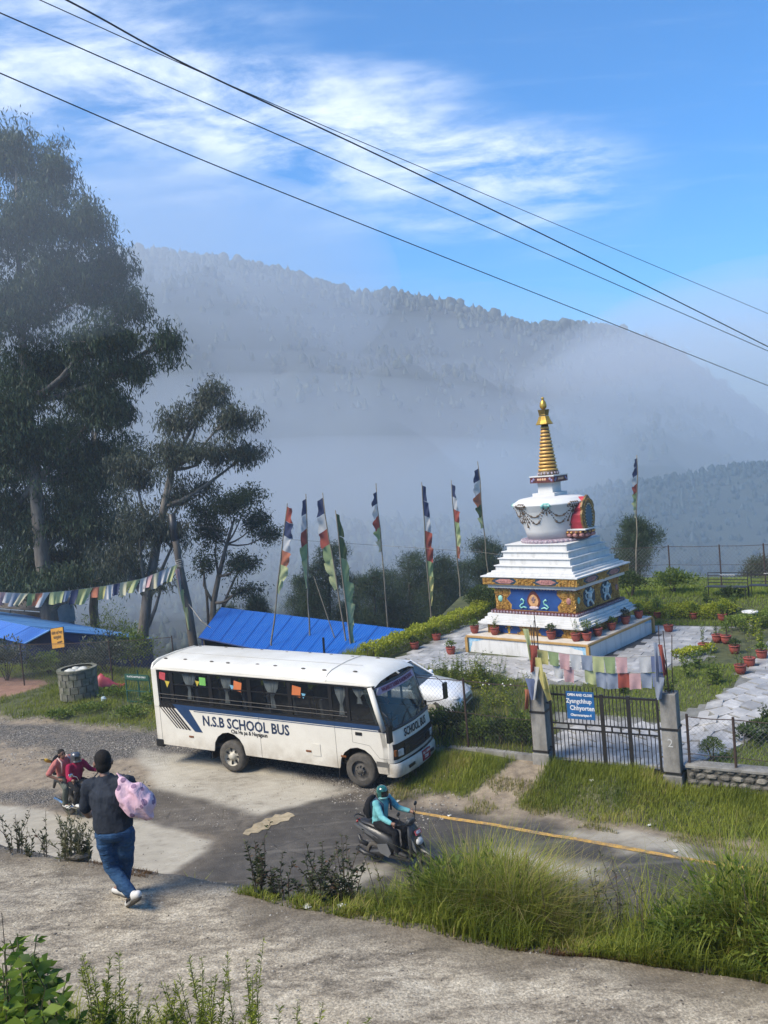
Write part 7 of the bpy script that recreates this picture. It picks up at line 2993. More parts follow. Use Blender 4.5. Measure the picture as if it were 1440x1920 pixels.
for k_, (bx_, by_, Yb, lab_, Lb) in enumerate([
        (-20, 1140, 58, 'dark tree crowded close behind the weathered shack', [(-30, 900, 90, 90, 90, 3), (40, 1000, 80, 60, 80, 2), (-10, 780, 80, 80, 80, 3), (30, 1085, 90, 34, 50, 2), (-70, 1040, 80, 70, 60, 2)]),
        (175, 1140, 60, 'dark tree filling the gap between the two eucalyptus trees', [(150, 940, 75, 70, 90, 3), (200, 1010, 75, 60, 90, 2), (225, 860, 60, 65, 70, 3), (165, 1080, 80, 38, 60, 2), (240, 1070, 50, 40, 40, 2), (120, 820, 65, 70, 70, 3), (180, 740, 55, 60, 50, 3)])]):
    tk = tr_path([(bx_, by_, .3), (bx_ + 8, by_ - 90, .25), (bx_ - 4, by_ - 220, .2), (bx_ + 5, by_ - 330, .1)], Yb, (0, ground_z(bx_, by_, Yb) - .3))
    tree('leafy_tree', lab_, (tk[0][0], tk[0][1], tk[0][2] + .3), tk, [lobe(x, y, a, b, Yb, int(n * 1.2), t) for x, y, a, b, n, t in Lb], .36, L_euc, 90 + k_, cl=.8, per=44, wide=.24, twig=.016)


def pine(px, pyt, pyb, w, Y, seed, label, nlobes=9, m=None, spread=1.0):
    """young long needled pine: tufted boughs round a straight stem"""
    rr_ = random.Random(seed)
    top, foot = at(px, pyt, Y), at(px, pyb, Y)
    gz_ = on(foot).z
    base = Vector((foot.x, foot.y, min(gz_, foot.z)))
    h_ = top.z - base.z
    tk_ = [(base.x, base.y, base.z - .3, .16)] + [(base.x + (top.x - base.x) * t, base.y, base.z + h_ * t, .16 * (1 - t) + .03) for t in (.3, .55, .75, .93)]
    s = Y / F_PX
    lb = []
    hv = (top.z - foot.z)
    for k in range(nlobes):
        t = (k + .5) / nlobes
        rad = w * s * (.40 + .34 * math.sin(math.pi * min(1, t * .9 + .12))) * spread
        a = rr_.uniform(0, 6.28)
        off = w * s * .55 * (1 - t * .75)
        c_ = Vector((base.x + (top.x - base.x) * t + off * math.cos(a), foot.y + off * math.sin(a), foot.z + hv * (.0 + .90 * t)))
        lb.append((c_, (rad, rad, rad * .75), int(44 + 44 * (1 - t)), 1 + min(3, int(t * 4))))
    return tree('pine_tree', label, base, tk_, lb, .26, m or L_pine, seed, droop=-.5, per=40, cl=.45, wide=.12, sub=6, twig=.012, bark=M_woodstem)


pine(614, 1010, 1195, 64, 60, 11, 'dark pine standing by itself behind the cluster of flag poles', 11)
pine(700, 1062, 1190, 62, 66, 12, 'short dim pine between the flag poles and the hedge', 8)
pine(765, 1030, 1190, 72, 68, 13, 'broad dim pine behind the pole with the yellow tail', 10)
pine(832, 1034, 1185, 68, 64, 14, 'dense dim pine behind the narrow clothed flag pole', 10)
pine(903, 1002, 1175, 66, 60, 15, 'tall rounded pine rising behind the stupa hedge', 11)
for k_, (x_, t_, w_) in enumerate([(668, 1075, 50), (735, 1062, 56), (800, 1050, 56), (868, 1040, 54), (560, 1075, 44), (930, 1030, 50)]):
    pine(x_, t_, 1195, w_, 76 + 3 * (k_ % 2), 130 + k_, ['dim pine filling the gap behind the green cloth pole', 'dim pine filling the gap beside the broad pine', 'dim pine behind the red flag pole', 'dim pine behind the narrow flag pole', 'dim pine at the end of the blue roof', 'dim pine half hidden by the stupa tiers'][k_], 8)
pine(1196, 965, 1110, 58, 52, 16, 'grey green pine behind the far fence beside the stupa', 11)
pine(480, 1122, 1175, 24, 56, 17, 'tiny bushy tree at the corner of the blue shed roof', 5)
pine(428, 1140, 1180, 26, 58, 18, 'low hazy bush beyond the blue shed roof', 4)
pine(1432, 1050, 1115, 40, 50, 19, 'feathery bare looking bush behind the second bench', 5, L_weed)
for k, (x, y, w, h_, Y, lab) in enumerate([(10, 1245, 60, 42, 37.5, 'grey green bramble spilling over the sagging fence by the red earth'), (95, 1262, 46, 34, 38, 'low scrub behind the bin and its sign'), (200, 1235, 54, 42, 37, 'tall grey green scrub beside the leaning fence post'),
                                           (150, 1255, 46, 30, 37.5, 'small leafed scrub in front of the blue wall'), (250, 1205, 40, 24, 41, 'low green scrub on the bank below the leaning pole'), (205, 1165, 60, 20, 55, 'hazy bush under the eucalyptus')]):
    c_ = at(x, y, Y)
    gz_ = on(c_).z
    s = Y / F_PX
    shrub('scrub_bush', lab, Vector((c_.x, c_.y, gz_)), (w * s, w * s * .7, max(.4, (c_.z + h_ * s - gz_) * .55)), 2600, .13, leaf_mat('scrub_grey', (.035, .05, .03), (.10, .12, .075), (.22, .22, .18)) if k in (0, 2, 3) else L_mid, 60 + k, lump=.4, shell=.5)

# ---- sheds
M_tin = NT('blue_tin')
_tp = M_tin.pos()
M_tin.l.new(M_tin.mix(M_tin.ramp(M_tin.noise(1.2, 6, .7, _tp), [(.35, 0.0), (.75, .5)]), (.008, .105, .42), (.025, .15, .46)), M_tin.b.inputs['Base Color'])
M_tin.b.inputs['Roughness'].default_value = .45
M_tin = M_tin.m
M_tinpale = mat('faded_blue_tin', (.10, .25, .50), (.07, .19, .42), 2, .4, stretch=(1, 4, 1))
M_navywall = mat('dark_blue_wall', (.008, .03, .12), (.006, .02, .09), 2, .7)


def sheet_roof(par, name, A, B_, C_, D_, n, m, inv, ridge_px=.012):
    """roof plane A-B (top edge) to D-C (eave) laid as n lapped corrugated sheets"""
    A, B_, C_, D_ = map(Vector, (A, B_, C_, D_))
    nz_ = (B_ - A).cross(D_ - A).normalized()
    if nz_.z < 0:
        nz_ = -nz_
    for k in range(n):
        t0, t1 = k / n - (.004 if k else 0), (k + 1) / n
        rows = [[], []]
        cn = 14
        for i in range(cn + 1):
            t = t0 + (t1 - t0) * i / cn
            lift = nz_ * (.014 * math.cos(i * math.pi) + .006 * (k % 2))
            rows[0].append(A.lerp(B_, t) + lift)
            rows[1].append(D_.lerp(C_, t) + lift)
        mb_ = MB(inv)
        mb_.grid(rows)
        o = mb_.build(name, m, par)
        sd = o.modifiers.new('s', 'SOLIDIFY')
        sd.thickness = .01
    return par


R1, R2 = at(92, 1182, 40), at(-170, 1128, 50)
F1, F2 = at(46, 1207, 40.4), at(-220, 1150, 50.5)
E1, E2 = at(289, 1198, 42), at(10, 1147, 52)
shed = empty('blue_shed', Vector((R1.x, R1.y, on(R1).z)), 0, 'low shed with bright blue tin gable roof behind the sagging fence', 'shed')
inv = Matrix.Translation(-shed.location)
sheet_roof(shed, 'roof_sheet', R1, R2, F2, F1, 9, M_tin, inv)
sheet_roof(shed, 'roof_sheet', R1, R2, E2, E1, 9, M_tinpale, inv)
b_ = MB(inv)
gz_ = min(on(F1).z, on(E1).z) - .4
w0 = [F1 + (R1 - F1) * .04, R1, E1 + (R1 - E1) * .04]
w0 = [p + Vector((0, .25, -.05)) for p in w0]
b_.add([Vector((w0[0].x, w0[0].y, gz_)), w0[0], w0[1], w0[2], Vector((w0[2].x, w0[2].y, gz_))], [(0, 1, 2, 3, 4)])
o_ = b_.build('gable_wall', M_navywall, shed)
o_.modifiers.new('s', 'SOLIDIFY').thickness = .1
b_ = MB(inv)
a_, c_ = F1 + Vector((0, .3, -.05)), F2 + Vector((0, .3, -.05))
b_.add([Vector((a_.x, a_.y, gz_)), Vector((c_.x, c_.y, gz_)), c_, a_], [(0, 1, 2, 3)])
o_ = b_.build('side_wall', M_navywall, shed)
o_.modifiers.new('s', 'SOLIDIFY').thickness = .1
b_ = MB(inv)
b_.tube([F1, R1, E1], .05, 6)
b_.build('barge_board', M_tinpale, shed)

Q1, Q2 = at(415, 1139, 46), at(772, 1182, 36.5)
Q3, Q4 = at(700, 1262, 33.2), at(372, 1196, 40.5)
shed2 = empty('blue_shed', Vector((Q1.x, Q1.y, on(Q1).z)), 0, 'long low shed with plain blue roof hidden behind the school bus', 'shed')
inv = Matrix.Translation(-shed2.location)
sheet_roof(shed2, 'roof_sheet', Q1, Q2, Q3, Q4, 14, M_tin, inv)
for p in (Q1, Q2, Q3, Q4):
    b_ = MB(inv)
    q_ = p.lerp((Q1 + Q2 + Q3 + Q4) / 4, .06)
    b_.tube([Vector((q_.x, q_.y, on(q_).z - .3)), q_ - Vector((0, 0, .03))], .06, 6)
    b_.build('corner_post', M_woodstem, shed2)
for a_, c_ in ((Q4, Q1), (Q1, Q2)):
    b_ = MB(inv)
    m_ = (Q1 + Q2 + Q3 + Q4) / 4
    a2, c2 = a_.lerp(m_, .05), c_.lerp(m_, .05)
    b_.add([Vector((a2.x, a2.y, on(a2).z - .4)), Vector((c2.x, c2.y, on(c2).z - .4)), c2 - Vector((0, 0, .05)), a2 - Vector((0, 0, .05))], [(0, 1, 2, 3)])
    b_.build('wall', M_navywall, shed2).modifiers.new('s', 'SOLIDIFY').thickness = .08
b_ = MB(inv)
b_.tube([Q4, Q3], .035, 6)
b_.build('eave_pole', M_navywall, shed2)

# weathered shack under the big tree
S1, S2, S3, S4 = at(-60, 1098, 55), at(135, 1122, 53), at(128, 1150, 50), at(-60, 1135, 51)
shack = empty('weathered_shack', Vector((S4.x, S4.y, on(S4).z)), 0, 'weathered plank roofed shack under the big eucalyptus', 'shack')
inv = Matrix.Translation(-shack.location)
M_plank = mat('old_planks', (.16, .14, .115), (.06, .052, .045), 3, .9, .4, 20, rand=.3)
for k in range(9):
    t0, t1 = k / 9, (k + 1) / 9 - .012
    b_ = MB(inv)
    q_ = [S1.lerp(S4, t0), S2.lerp(S3, t0), S2.lerp(S3, t1) + Vector((0, 0, -.03)), S1.lerp(S4, t1) + Vector((0, 0, -.03))]
    b_.add(q_, [(0, 1, 2, 3)])
    b_.build('plank', M_plank, shack).modifiers.new('s', 'SOLIDIFY').thickness = .04
for a_, c_ in ((S4, S3), (S3, S2)):
    b_ = MB(inv)
    b_.add([Vector((a_.x, a_.y, on(a_).z - .5)), Vector((c_.x, c_.y, on(c_).z - .5)), c_ - Vector((0, 0, .08)), a_ - Vector((0, 0, .08))], [(0, 1, 2, 3)])
    b_.build('wall', mat('shack_wall', (.10, .10, .10), (.05, .05, .052), 2, .9), shack)
b_ = MB()
rr = random.Random(3)
ca_, cb_ = at(102, 1150, 49.5), at(136, 1130, 49.5)
o_ = empty('hung_sheet', Vector((ca_.x, ca_.y, on(ca_).z)), 0, 'pale blue plastic sheet hung at the corner of the shack', 'sheet')
b_ = MB(Matrix.Translation(-o_.location))
flag_cloth(b_, at(103, 1138, 49.4), at(137, 1128, 49.4), Vector((0, 0, -1.1)), (0, 1, 0), rr, .15)
b_.build('cloth', mat('plastic_paleblue', (.38, .50, .58), (.28, .40, .5), 5, .5), o_)

# ---- leaning pole with prayer flags
YP = 43.5
pb, pt = at(362, 1205, YP), at(322, 965, YP)
pb0 = on(pb)
lp = empty('leaning_pole', Vector((pb0.x, pb0.y, min(pb0.z, pb.z))), 0, 'thick leaning wooden pole carrying the prayer flag string', 'pole')
inv = Matrix.Translation(-lp.location)
b_ = MB(inv)
dn = pb + (pb - pt).normalized() * max(0.3, (pb.z - pb0.z + .4))
b_.tube([dn, pb, pb.lerp(pt, .3) + Vector((.05, 0, 0)), pb.lerp(pt, .65) + Vector((-.04, 0, 0)), pt], [.23, .22, .20, .17, .15], 10)
b_.build('shaft', mat('pole_wood', (.14, .115, .09), (.06, .05, .04), 4, .9, .5, 16, stretch=(1, 1, .2)), lp, smooth=True)
b_ = MB(inv)
b_.tube([pb.lerp(pt, .80) + Vector((-.03, 0, 0)), pt + (pt - pb).normalized() * .03], .185, 10)
b_.build('black_sleeve', M_scb, lp, smooth=True)
b_ = MB(inv)
for k in range(5):
    c_ = pb.lerp(pt, .60 + .012 * k)
    b_.tube([c_ + Vector((.20 * math.cos(t), .20 * math.sin(t), .03 * math.sin(t * 2 + k))) for t in [2 * math.pi * i / 12 for i in range(13)]], .016, 5)
b_.build('rope_lashing', M_rope, lp)['kind'] = 'stuff'
for (t, c_, dx) in ((.58, 'pink', -.25), (.42, 'yellow', -.20), (.50, 'cream', -.3), (.28, 'lime', -.16)):
    b_ = MB(inv)
    p_ = pb.lerp(pt, t) + Vector((dx, -.2, 0))
    flag_cloth(b_, p_, p_ + Vector((.22, 0, .02)), Vector((.1, 0, -1.1)), (0, 1, 0), rr, .08, taper=.6)
    b_.build('tied_cloth', cloth_mat(c_), lp)
sA = pb.lerp(pt, .62) + Vector((-.05, -.21, 0))
sB, sC, sD = at(200, 1098, 42), at(60, 1113, 40.5), at(-90, 1106, 39.5)
cols = ['lime', 'white', 'grey', 'cream', 'pink', 'white', 'lime', 'yellow', 'cream', 'navy', 'white', 'yellow', 'orange', 'lime', 'yellow', 'navy', 'grey', 'lime', 'lime', 'white', 'orange', 'green', 'cream', 'grey', 'white', 'pink', 'lime', 'cream', 'pink', 'white', 'lime', 'grey']
flag_string('prayer_flag_string', 'long string of wind blown prayer flags sagging from the leaning pole over the shed', [sA, sA.lerp(sB, .5) - Vector((0, 0, .18)), sB, sB.lerp(sC, .5) - Vector((0, 0, .05)), sC, sD], cols, .46, .62, None, 6, blow=.35, skew=.55, vary=.3, wave=.12)
# thin wire from leaning pole
def wire(name, label, pts, r_, m=None, cat='wire', group=None):
    pts = [Vector(p) for p in pts]
    o = empty(name, pts[0], 0, label, cat, group)
    b_ = MB(Matrix.Translation(-pts[0]))
    b_.tube(pts, r_, 5)
    b_.build('strand', m or M_busblack, o)
    return o


wire('stay_wire', 'slack dark wire running from the leaning pole to the blue shed roof', [pb.lerp(pt, .33), at(378, 1165, 42.5), at(396, 1178, 42)], .02)
wire('stay_wire', 'very thin wire strung behind the flag poles to the stupa', [at(300, 972, 44), at(520, 1010, 43), at(700, 1022, 42), at(900, 1035, 40), at(1010, 1050, 38)], .008)

# ---- vertical prayer flags
M_bamboo = mat('bamboo', (.22, .19, .13), (.11, .095, .07), 6, .8, .3, 30, stretch=(1, 1, .4))


def flag_pole(px0, py0, px1, py1, Y, cols, label, span=(.06, .62), w=.42, side=1, seed=1, r_=.035, skew=0.0, fl=.62, blow=.3):
    """bamboo pole from (px1,py1) foot to (px0,py0) tip, narrow cloth down one side"""
    rr_ = random.Random(seed)
    tp_, ft = at(px0, py0, Y), at(px1, py1, Y)
    g_ = on(ft)
    base = Vector((ft.x, ft.y, min(ft.z, g_.z)))
    root = empty('prayer_flag_pole', base, 0, label, 'flag pole', 'prayer flag poles')
    inv_ = Matrix.Translation(-base)
    b_ = MB(inv_)
    n = 7
    pts = [base - Vector((0, 0, .3))] + [ft.lerp(tp_, k / n) + Vector((rr_.uniform(-.03, .03), 0, 0)) for k in range(n + 1)]
    b_.tube(pts, [r_ * 1.2] + [r_ * (1.1 - .55 * k / n) for k in range(n + 1)], 7)
    b_.build('pole', M_bamboo, root, smooth=True)
    n = len(cols)
    H_ = (tp_ - ft).length
    ca = R(rr_.uniform(-35, 35)) + (0 if side > 0 else math.pi)
    for k, c_ in enumerate(cols):
        t0 = 1 - (span[0] + (span[1] - span[0]) * k / n)
        t1 = 1 - (span[0] + (span[1] - span[0]) * (k + 1) / n)
        A_, B2 = ft.lerp(tp_, t0), ft.lerp(tp_, t1)
        wk = .78 * w * (.45 + .75 * math.sin(math.pi * min(.9, (k + .7) / (n + .6)))) * rr_.uniform(.8, 1.15)
        wk1 = .78 * w * (.45 + .75 * math.sin(math.pi * min(.98, (k + 1.7) / (n + .6)))) * rr_.uniform(.7, 1.0)
        out = Vector((math.cos(ca), math.sin(ca), -.35)).normalized()
        out2 = Vector((math.cos(ca + .5), math.sin(ca + .5), -.75)).normalized()
        rows = []
        for j in range(6):
            t = j / 5
            a0 = A_.lerp(B2, t)
            wd = (wk * (1 - t) + wk1 * t)
            o2 = out.lerp(out2, .45 + .2 * math.sin(j * 1.1 + k))
            fold = Vector((-out.y, out.x, 0)) * (.07 * w / .42)
            rows.append([a0 + o2 * wd * s + fold * math.sin(s * 7 + j * 1.3 + k) * s for s in [i / 6 for i in range(7)]])
        b_ = MB(inv_)
        b_.smooth = True
        b_.grid(rows)
        b_.build('flag', cloth_mat(c_), root)
    return root


STD = ['navy', 'white', 'red', 'green', 'lime']
flag_pole(538, 944, 509, 1205, 38, ['red', 'navy', 'white', 'orange', 'lime', 'lime'], 'leaning bamboo flag pole with orange and navy cloth', (.02, .64), .52, 1, 1)
flag_pole(574, 926, 580, 1208, 38.5, STD + ['lime'], 'slim upright flag pole with a short yellow tail beside the leaning pair', (.03, .62), .40, -1, 2)
flag_pole(604, 924, 652, 1222, 37, STD + ['lime'], 'flag pole with broad navy, white and red cloth leaning onto the green one', (.03, .60), .55, -1, 3)
flag_pole(628, 957, 660, 1222, 36.5, ['dkgreen', 'dkgreen', 'green', 'green', 'lime', 'green'], 'flag pole with long hanging plain green cloth', (.02, .95), .50, 1, 4)
flag_pole(705, 906, 729, 1205, 38, ['navy', 'white', 'red', 'green', 'cream'], 'flag pole with navy to green cloth tapering to a pale tip', (.05, .42), .48, -1, 5)
flag_pole(790, 904, 809, 1172, 41, ['navy', 'navy', 'white', 'red', 'red', 'green', 'yellow', 'yellow'], 'flag pole with bright red cloth and a long yellow tail', (.02, .86), .42, 1, 6)
flag_pole(846, 900, 867, 1160, 43, ['navy', 'white', 'red', 'green', 'lime', 'orange'], 'thin flag pole with narrow cloth between the red flag and the stupa', (.03, .56), .36, 1, 7)
flag_pole(896, 865, 919, 1120, 43, ['navy', 'white', 'orange', 'dkgreen', 'lime'], 'tall flag pole with orange cloth standing close behind the stupa hedge', (.05, .48), .55, -1, 8)
flag_pole(1195, 853, 1193, 1106, 39, ['navy', 'navy', 'white', 'red', 'green', 'lime', 'cream'], 'single flag pole standing apart near the far fence and its pine', (.02, .46), .36, -1, 9)
bp = empty('bare_pole', on(at(634, 1215, 37.5)), 0, 'thin bare bamboo leaning among the flag poles', 'pole')
b_ = MB(Matrix.Translation(-bp.location))
b_.tube([bp.location - Vector((0, 0, .2)), at(634, 1215, 37.5), at(588, 1080, 38)], [.03, .028, .016], 6)
b_.build('stick', M_bamboo, bp)
bp = empty('bare_pole', on(at(605, 1215, 36)), 0, 'short dark post stub just above the bus roof', 'post')
b_ = MB(Matrix.Translation(-bp.location))
b_.tube([bp.location - Vector((0, 0, .2)), at(606, 1195, 36)], .05, 6)
b_.build('stick', M_busblack, bp)

# ---- left fence, sign, bin, litter
fp_ = [gp(-120, 1292, .1), gp(46, 1286, .1), gp(212, 1283, .1), gp(330, 1275, .1)]
fence('chain_link_fence', 'sagging chain link fence in front of the blue roofed shed', [to_uv(p) for p in fp_], 1.72, 0, .10, rails=(1.0,), wire_r=.003)
sg = gp(121, 1262, .1)
sg.z = on(sg).z
sign2 = empty('notice_board', sg, R(-25), 'faded yellow notice board with black script on two dark posts', 'sign')
for x in (-.14, .10):
    b_ = MB()
    b_.tube([(x, 0, -.2), (x - .03, 0, 1.35)], .035, 6)
    b_.build('post', M_woodstem, sign2)
BX = Matrix.Translation((-.10, -.06, 1.55)) @ Matrix.Rotation(R(-7), 4, 'Y') @ Matrix.Rotation(R(-8), 4, 'X')
b_ = MB(BX)
b_.bb(-.38, .38, -.02, .02, -.45, .45)
b_.build('board', M_busblack, sign2)
b_ = MB(BX)
b_.bb(-.36, .36, -.026, -.0, -.43, .43)
b_.build('board_face', mat('sign_yellow', (.55, .28, .025), (.45, .22, .03), 3, .6), sign2)
for s_, y_, z_ in (('फोहोर यहाँ मात्र', .22, .155), ('फाल्नुहोला', .02, .165), ('नगरपालिका', -.20, .10)):
    text_obj('lettering', s_, z_, M_inkb, sign2, BX @ frame_xf((0 if z_ > .12 else .12, -.0285, y_), (1, 0, 0), (0, 0, 1)), .001, align='CENTER', bold=.004, sx=.7)
bn = gp(150, 1309, .08)
bn.z = on(bn).z
bin_ = empty('rubbish_bin', bn, 0, 'round mossy block built rubbish bin filled with pale bags', 'bin')
M_block = mat('mossy_block', (.19, .18, .145), (.075, .085, .05), 5, .95, .5, 25, rand=.25)
for row in range(4):
    for k in range(15):
        a0 = 2 * math.pi * (k + .5 * (row % 2)) / 15
        b_ = MB(Matrix.Rotation(a0, 4, 'Z'))
        b_.box((.64, 0, .14 + row * .265), (.13, .262, .255))
        b_.build('block', M_block, bin_, bevel=.015)
b_ = MB()
b_.lathe([(.60, 1.06), (.74, 1.06), (.74, 1.15), (.58, 1.15)], 30, cap=False)
b_.build('rim', M_block, bin_, smooth=False, fix=True)
b_ = MB()
b_.lathe([(.02, .85), (.58, .85)], 20)
b_.build('fill', M_potsoil, bin_)
rr = random.Random(9)
M_bagw = mat('plastic_white', (.55, .55, .50), (.40, .40, .33), 6, .5, .5, 14)
for k in range(6):
    a0 = 6.28 * k / 6
    b_ = MB()
    b_.sphere((.28 * math.cos(a0), .28 * math.sin(a0), .98), (rr.uniform(.16, .25), rr.uniform(.16, .25), rr.uniform(.1, .16)), 10, 7)
    b_.v = [(x + rr.uniform(-.02, .02), y + rr.uniform(-.02, .02), z + rr.uniform(-.02, .02)) for x, y, z in b_.v]
    o_ = b_.build('rubbish_bag', M_bagw, None, smooth=True)
    o_.location = bn
    tag(o_, 'crumpled pale plastic bag lying in the rubbish bin', 'bag', 'pale bags in the bin')
rb = gp(208, 1290, .1)
rb.z = on(rb).z
rbag = empty('red_cloth', rb, 0, 'crumpled red plastic sheet dumped beside the rubbish bin', 'sheet')
b_ = MB()
rows = []
for i in range(12):
    row = []
    for j in range(9):
        x, y = -.55 + i * .1, -.25 + j * .07
        z = .02 + .55 * max(0, 1 - abs(x + .35) * 1.6) * max(0, 1 - abs(y) * 2.2) + .10 * abs(math.sin(i * 2.1 + j)) + rr.uniform(0, .05)
        row.append((x, y, z * max(.1, 1 - abs(y) * 2.5)))
    rows.append(row)
b_.grid(rows)
b_.build('sheet', mat('red_plastic', (.50, .07, .09), (.38, .045, .06), 4, .45, .5, 8), rbag, smooth=True)
gc = gp(262, 1322, .05)
gc.z = on(gc).z
cage = empty('bottle_cage', gc, ROAD_RZ, 'green barred collection cage with a lettered board behind the bus', 'cage')
M_grn = mat('cage_green', (.018, .085, .055), (.012, .06, .04), 5, .6)
for k in range(15):
    b_ = MB()
    x = -.55 + k * .08
    b_.tube([(x, 0, 0), (x, 0, .86)], .010, 5)
    b_.build('bar', M_grn, cage)
for z in (.05, .45, .86):
    b_ = MB()
    b_.bb(-.58, .60, -.015, .015, z - .015, z + .015)
    b_.build('rail', M_grn, cage)
for x in (-.58, .60):
    for y in (0, .6):
        b_ = MB()
        b_.bb(x - .02, x + .02, y - .02, y + .02, 0, 1.05)
        b_.build('corner_post', M_grn, cage)
b_ = MB()
b_.bb(-.58, .60, -.03, -.016, .87, 1.08)
b_.build('board', M_grn, cage)
text_obj('lettering', 'PLASTIC BOTTLES ONLY', .085, M_signw, cage, frame_xf((0, -.032, .98), (1, 0, 0), (0, 0, 1)), .001, align='CENTER', bold=.002)
for (x, y, c_, lab) in ((352, 0, 0, ''),):
    pass
lt_ = gp(195, 1318, .05)
lt_.z = on(lt_).z + .03
b_ = MB()
b_.sphere((0, 0, .07), (.11, .08, .09), 9, 6)
b_.v = [(x + rr.uniform(-.02, .02), y + rr.uniform(-.02, .02), z + rr.uniform(-.02, .02)) for x, y, z in b_.v]
o_ = b_.build('litter', mat('litter_blue', (.35, .45, .5)), None)
o_.location = lt_
tag(o_, 'scrap of pale blue plastic in the grass below the bin', 'litter')
for k, (x, y, lab) in enumerate([(745, 1494, 'white paper scrap on the asphalt near the scooter rider'), (838, 1521, 'pale crumpled wrapper beside the yellow line'), (1215, 1543, 'white wrapper lying in the verge grass'), (1260, 1588, 'pale scrap at the wet edge of the road'),
                                 (1110, 1478, 'stone white scrap on the bare earth by the gate'), (565, 1705, 'tiny white scrap at the edge of the footpath'), (632, 1702, 'white plastic strip under the dark weeds')]):
    z0 = 3.6 if y > 1680 else .1
    p_ = gp(x, y, z0)
    p_.z = on(p_).z + .01
    b_ = MB()
    b_.grid([[(i * .04 + rr.uniform(-.01, .01), j * .03, rr.uniform(0, .03)) for j in range(4)] for i in range(3)])
    o_ = b_.build('litter', mat('litter_white', (.62, .62, .58)), None)
    o_.location = p_
    o_.rotation_euler.z = rr.uniform(0, 6)
    tag(o_, lab, 'litter')

# ---- power lines overhead
for pts, r_, lab in (([(-160, -135, 13), (125, 0, 15), (300, 96, 16.5), (430, 160, 18), (720, 296, 21), (1080, 470, 25), (1440, 650, 30), (1640, 752, 33)], .017, 'thickest black power cable sloping across the sky'),
                     ([(-160, -105, 15), (75, 0, 17), (400, 146, 20), (720, 284, 24), (1080, 436, 29), (1440, 588, 35), (1640, 673, 39)], .010, 'highest thin power wire drawing away from the thick cable'),
                     ([(-160, -45, 13), (0, 24, 14), (360, 182, 17), (720, 340, 20), (1080, 500, 24), (1440, 658, 29), (1640, 747, 32)], .011, 'middle power wire running just under the thick cable'),
                     ([(-160, 66, 12), (0, 137, 13), (360, 292, 15.5), (720, 437, 18), (1080, 580, 22), (1440, 723, 27), (1640, 803, 30)], .010, 'lowest power wire crossing in front of the big tree')):
    ps = [at(x, y, d) for x, y, d in pts]
    # refine with a smooth curve
    sm_ = []
    for i in range(len(ps) - 1):
        p0, p1, p2, p3 = ps[max(i - 1, 0)], ps[i], ps[i + 1], ps[min(i + 2, len(ps) - 1)]
        for k in range(5):
            t = k / 5
            sm_.append(.5 * ((2 * p1) + (p2 - p0) * t + (2 * p0 - 5 * p1 + 4 * p2 - p3) * t * t + (3 * p1 - p0 - 3 * p2 + p3) * t ** 3))
    sm_.append(ps[-1])
    wire('power_line', lab, sm_, r_, M_scb, 'power line', 'power lines')
# ================================================================ GRASS, WEEDS, STONES
r_ = np.random.default_rng(21)


def mound(n, cu, cv, su, sv):
    u = r_.normal(cu, su, n)
    v = r_.normal(cv, sv, n)
    return u, v


def bank_grass(name, label, patches, m, seed, w=.009):
    Ps, Hs, Ts = [], [], []
    for (n, u0, u1, v0, v1, h0, h1, tint) in patches:
        # tufts: blades bunch round centres
        k = max(1, n // 45)
        cu, cv = r_.uniform(u0, u1, k), r_.uniform(v0, v1, k)
        ch = r_.uniform(.4, 1.15, k)
        i = r_.integers(0, k, n)
        u = cu[i] + r_.normal(0, .075, n)
        v = cv[i] + r_.normal(0, .075, n)
        e = edge_v(u) - .12
        v = np.maximum(v, e)
        z = height(u, v)
        Ps.append(np.stack([CU * u + SU * v, -SU * u + CU * v, z - .02], 1))
        fall = np.clip((v - e) / .5, .35, 1)
        Hs.append(r_.uniform(h0, h1, n) * ch[i] * fall)
        Ts.append(np.clip(tint + r_.uniform(-.35, .3, k)[i], 0, 1))
    P_ = np.concatenate(Ps)
    return grass_obj(name, P_, np.concatenate(Hs), w, m, label, seed, 1.05, np.concatenate(Ts), (.10, -.03))


bank_grass('bank_grass', 'tall lush grass on the bank between footpath and road',
           [(4200, -4.95, -4.2, 7.15, 8.3, .28, .55, .65), (7000, -4.25, -3.05, 7.15, 8.6, .5, 1.0, .6), (3000, -4.0, -3.3, 7.6, 8.6, .85, 1.2, .75), (5000, -3.2, -1.9, 7.2, 8.0, .25, .55, .7), (12000, -2.3, 1.2, 7.1, 9.0, .5, 1.05, .5),
            (5000, -.9, 1.3, 7.4, 9.0, .9, 1.5, .6), (3000, -1.6, -.2, 7.7, 8.9, 1.1, 1.65, .7), (2500, -5.6, -4.8, 7.0, 7.6, .2, .45, .7), (900, -6.4, -5.8, 7.0, 7.3, .15, .3, .7), (5000, -4.8, 2, 9.0, 11.5, .3, .7, .5), (2500, -9, -4.8, 8.5, 11.5, .15, .4, .5)], L_grass, 31)
bank_grass('dry_grass', 'brown dry grass along the trodden edge of the bank', [(2200, -3.9, -1.9, 7.05, 7.35, .08, .24, .5), (700, -8.6, -7.6, 6.95, 7.2, .08, .2, .5), (500, -2.2, -1.6, 7.05, 7.3, .1, .28, .5)], L_brown, 32, .007)
bank_grass('seed_grass', 'pale flowering grass heads above the tall grass', [(1400, -3.9, -2.7, 7.5, 8.6, .9, 1.3, .9), (900, -1.0, 1.2, 7.6, 9.0, 1.1, 1.6, .9)], L_grassy, 33, .006)

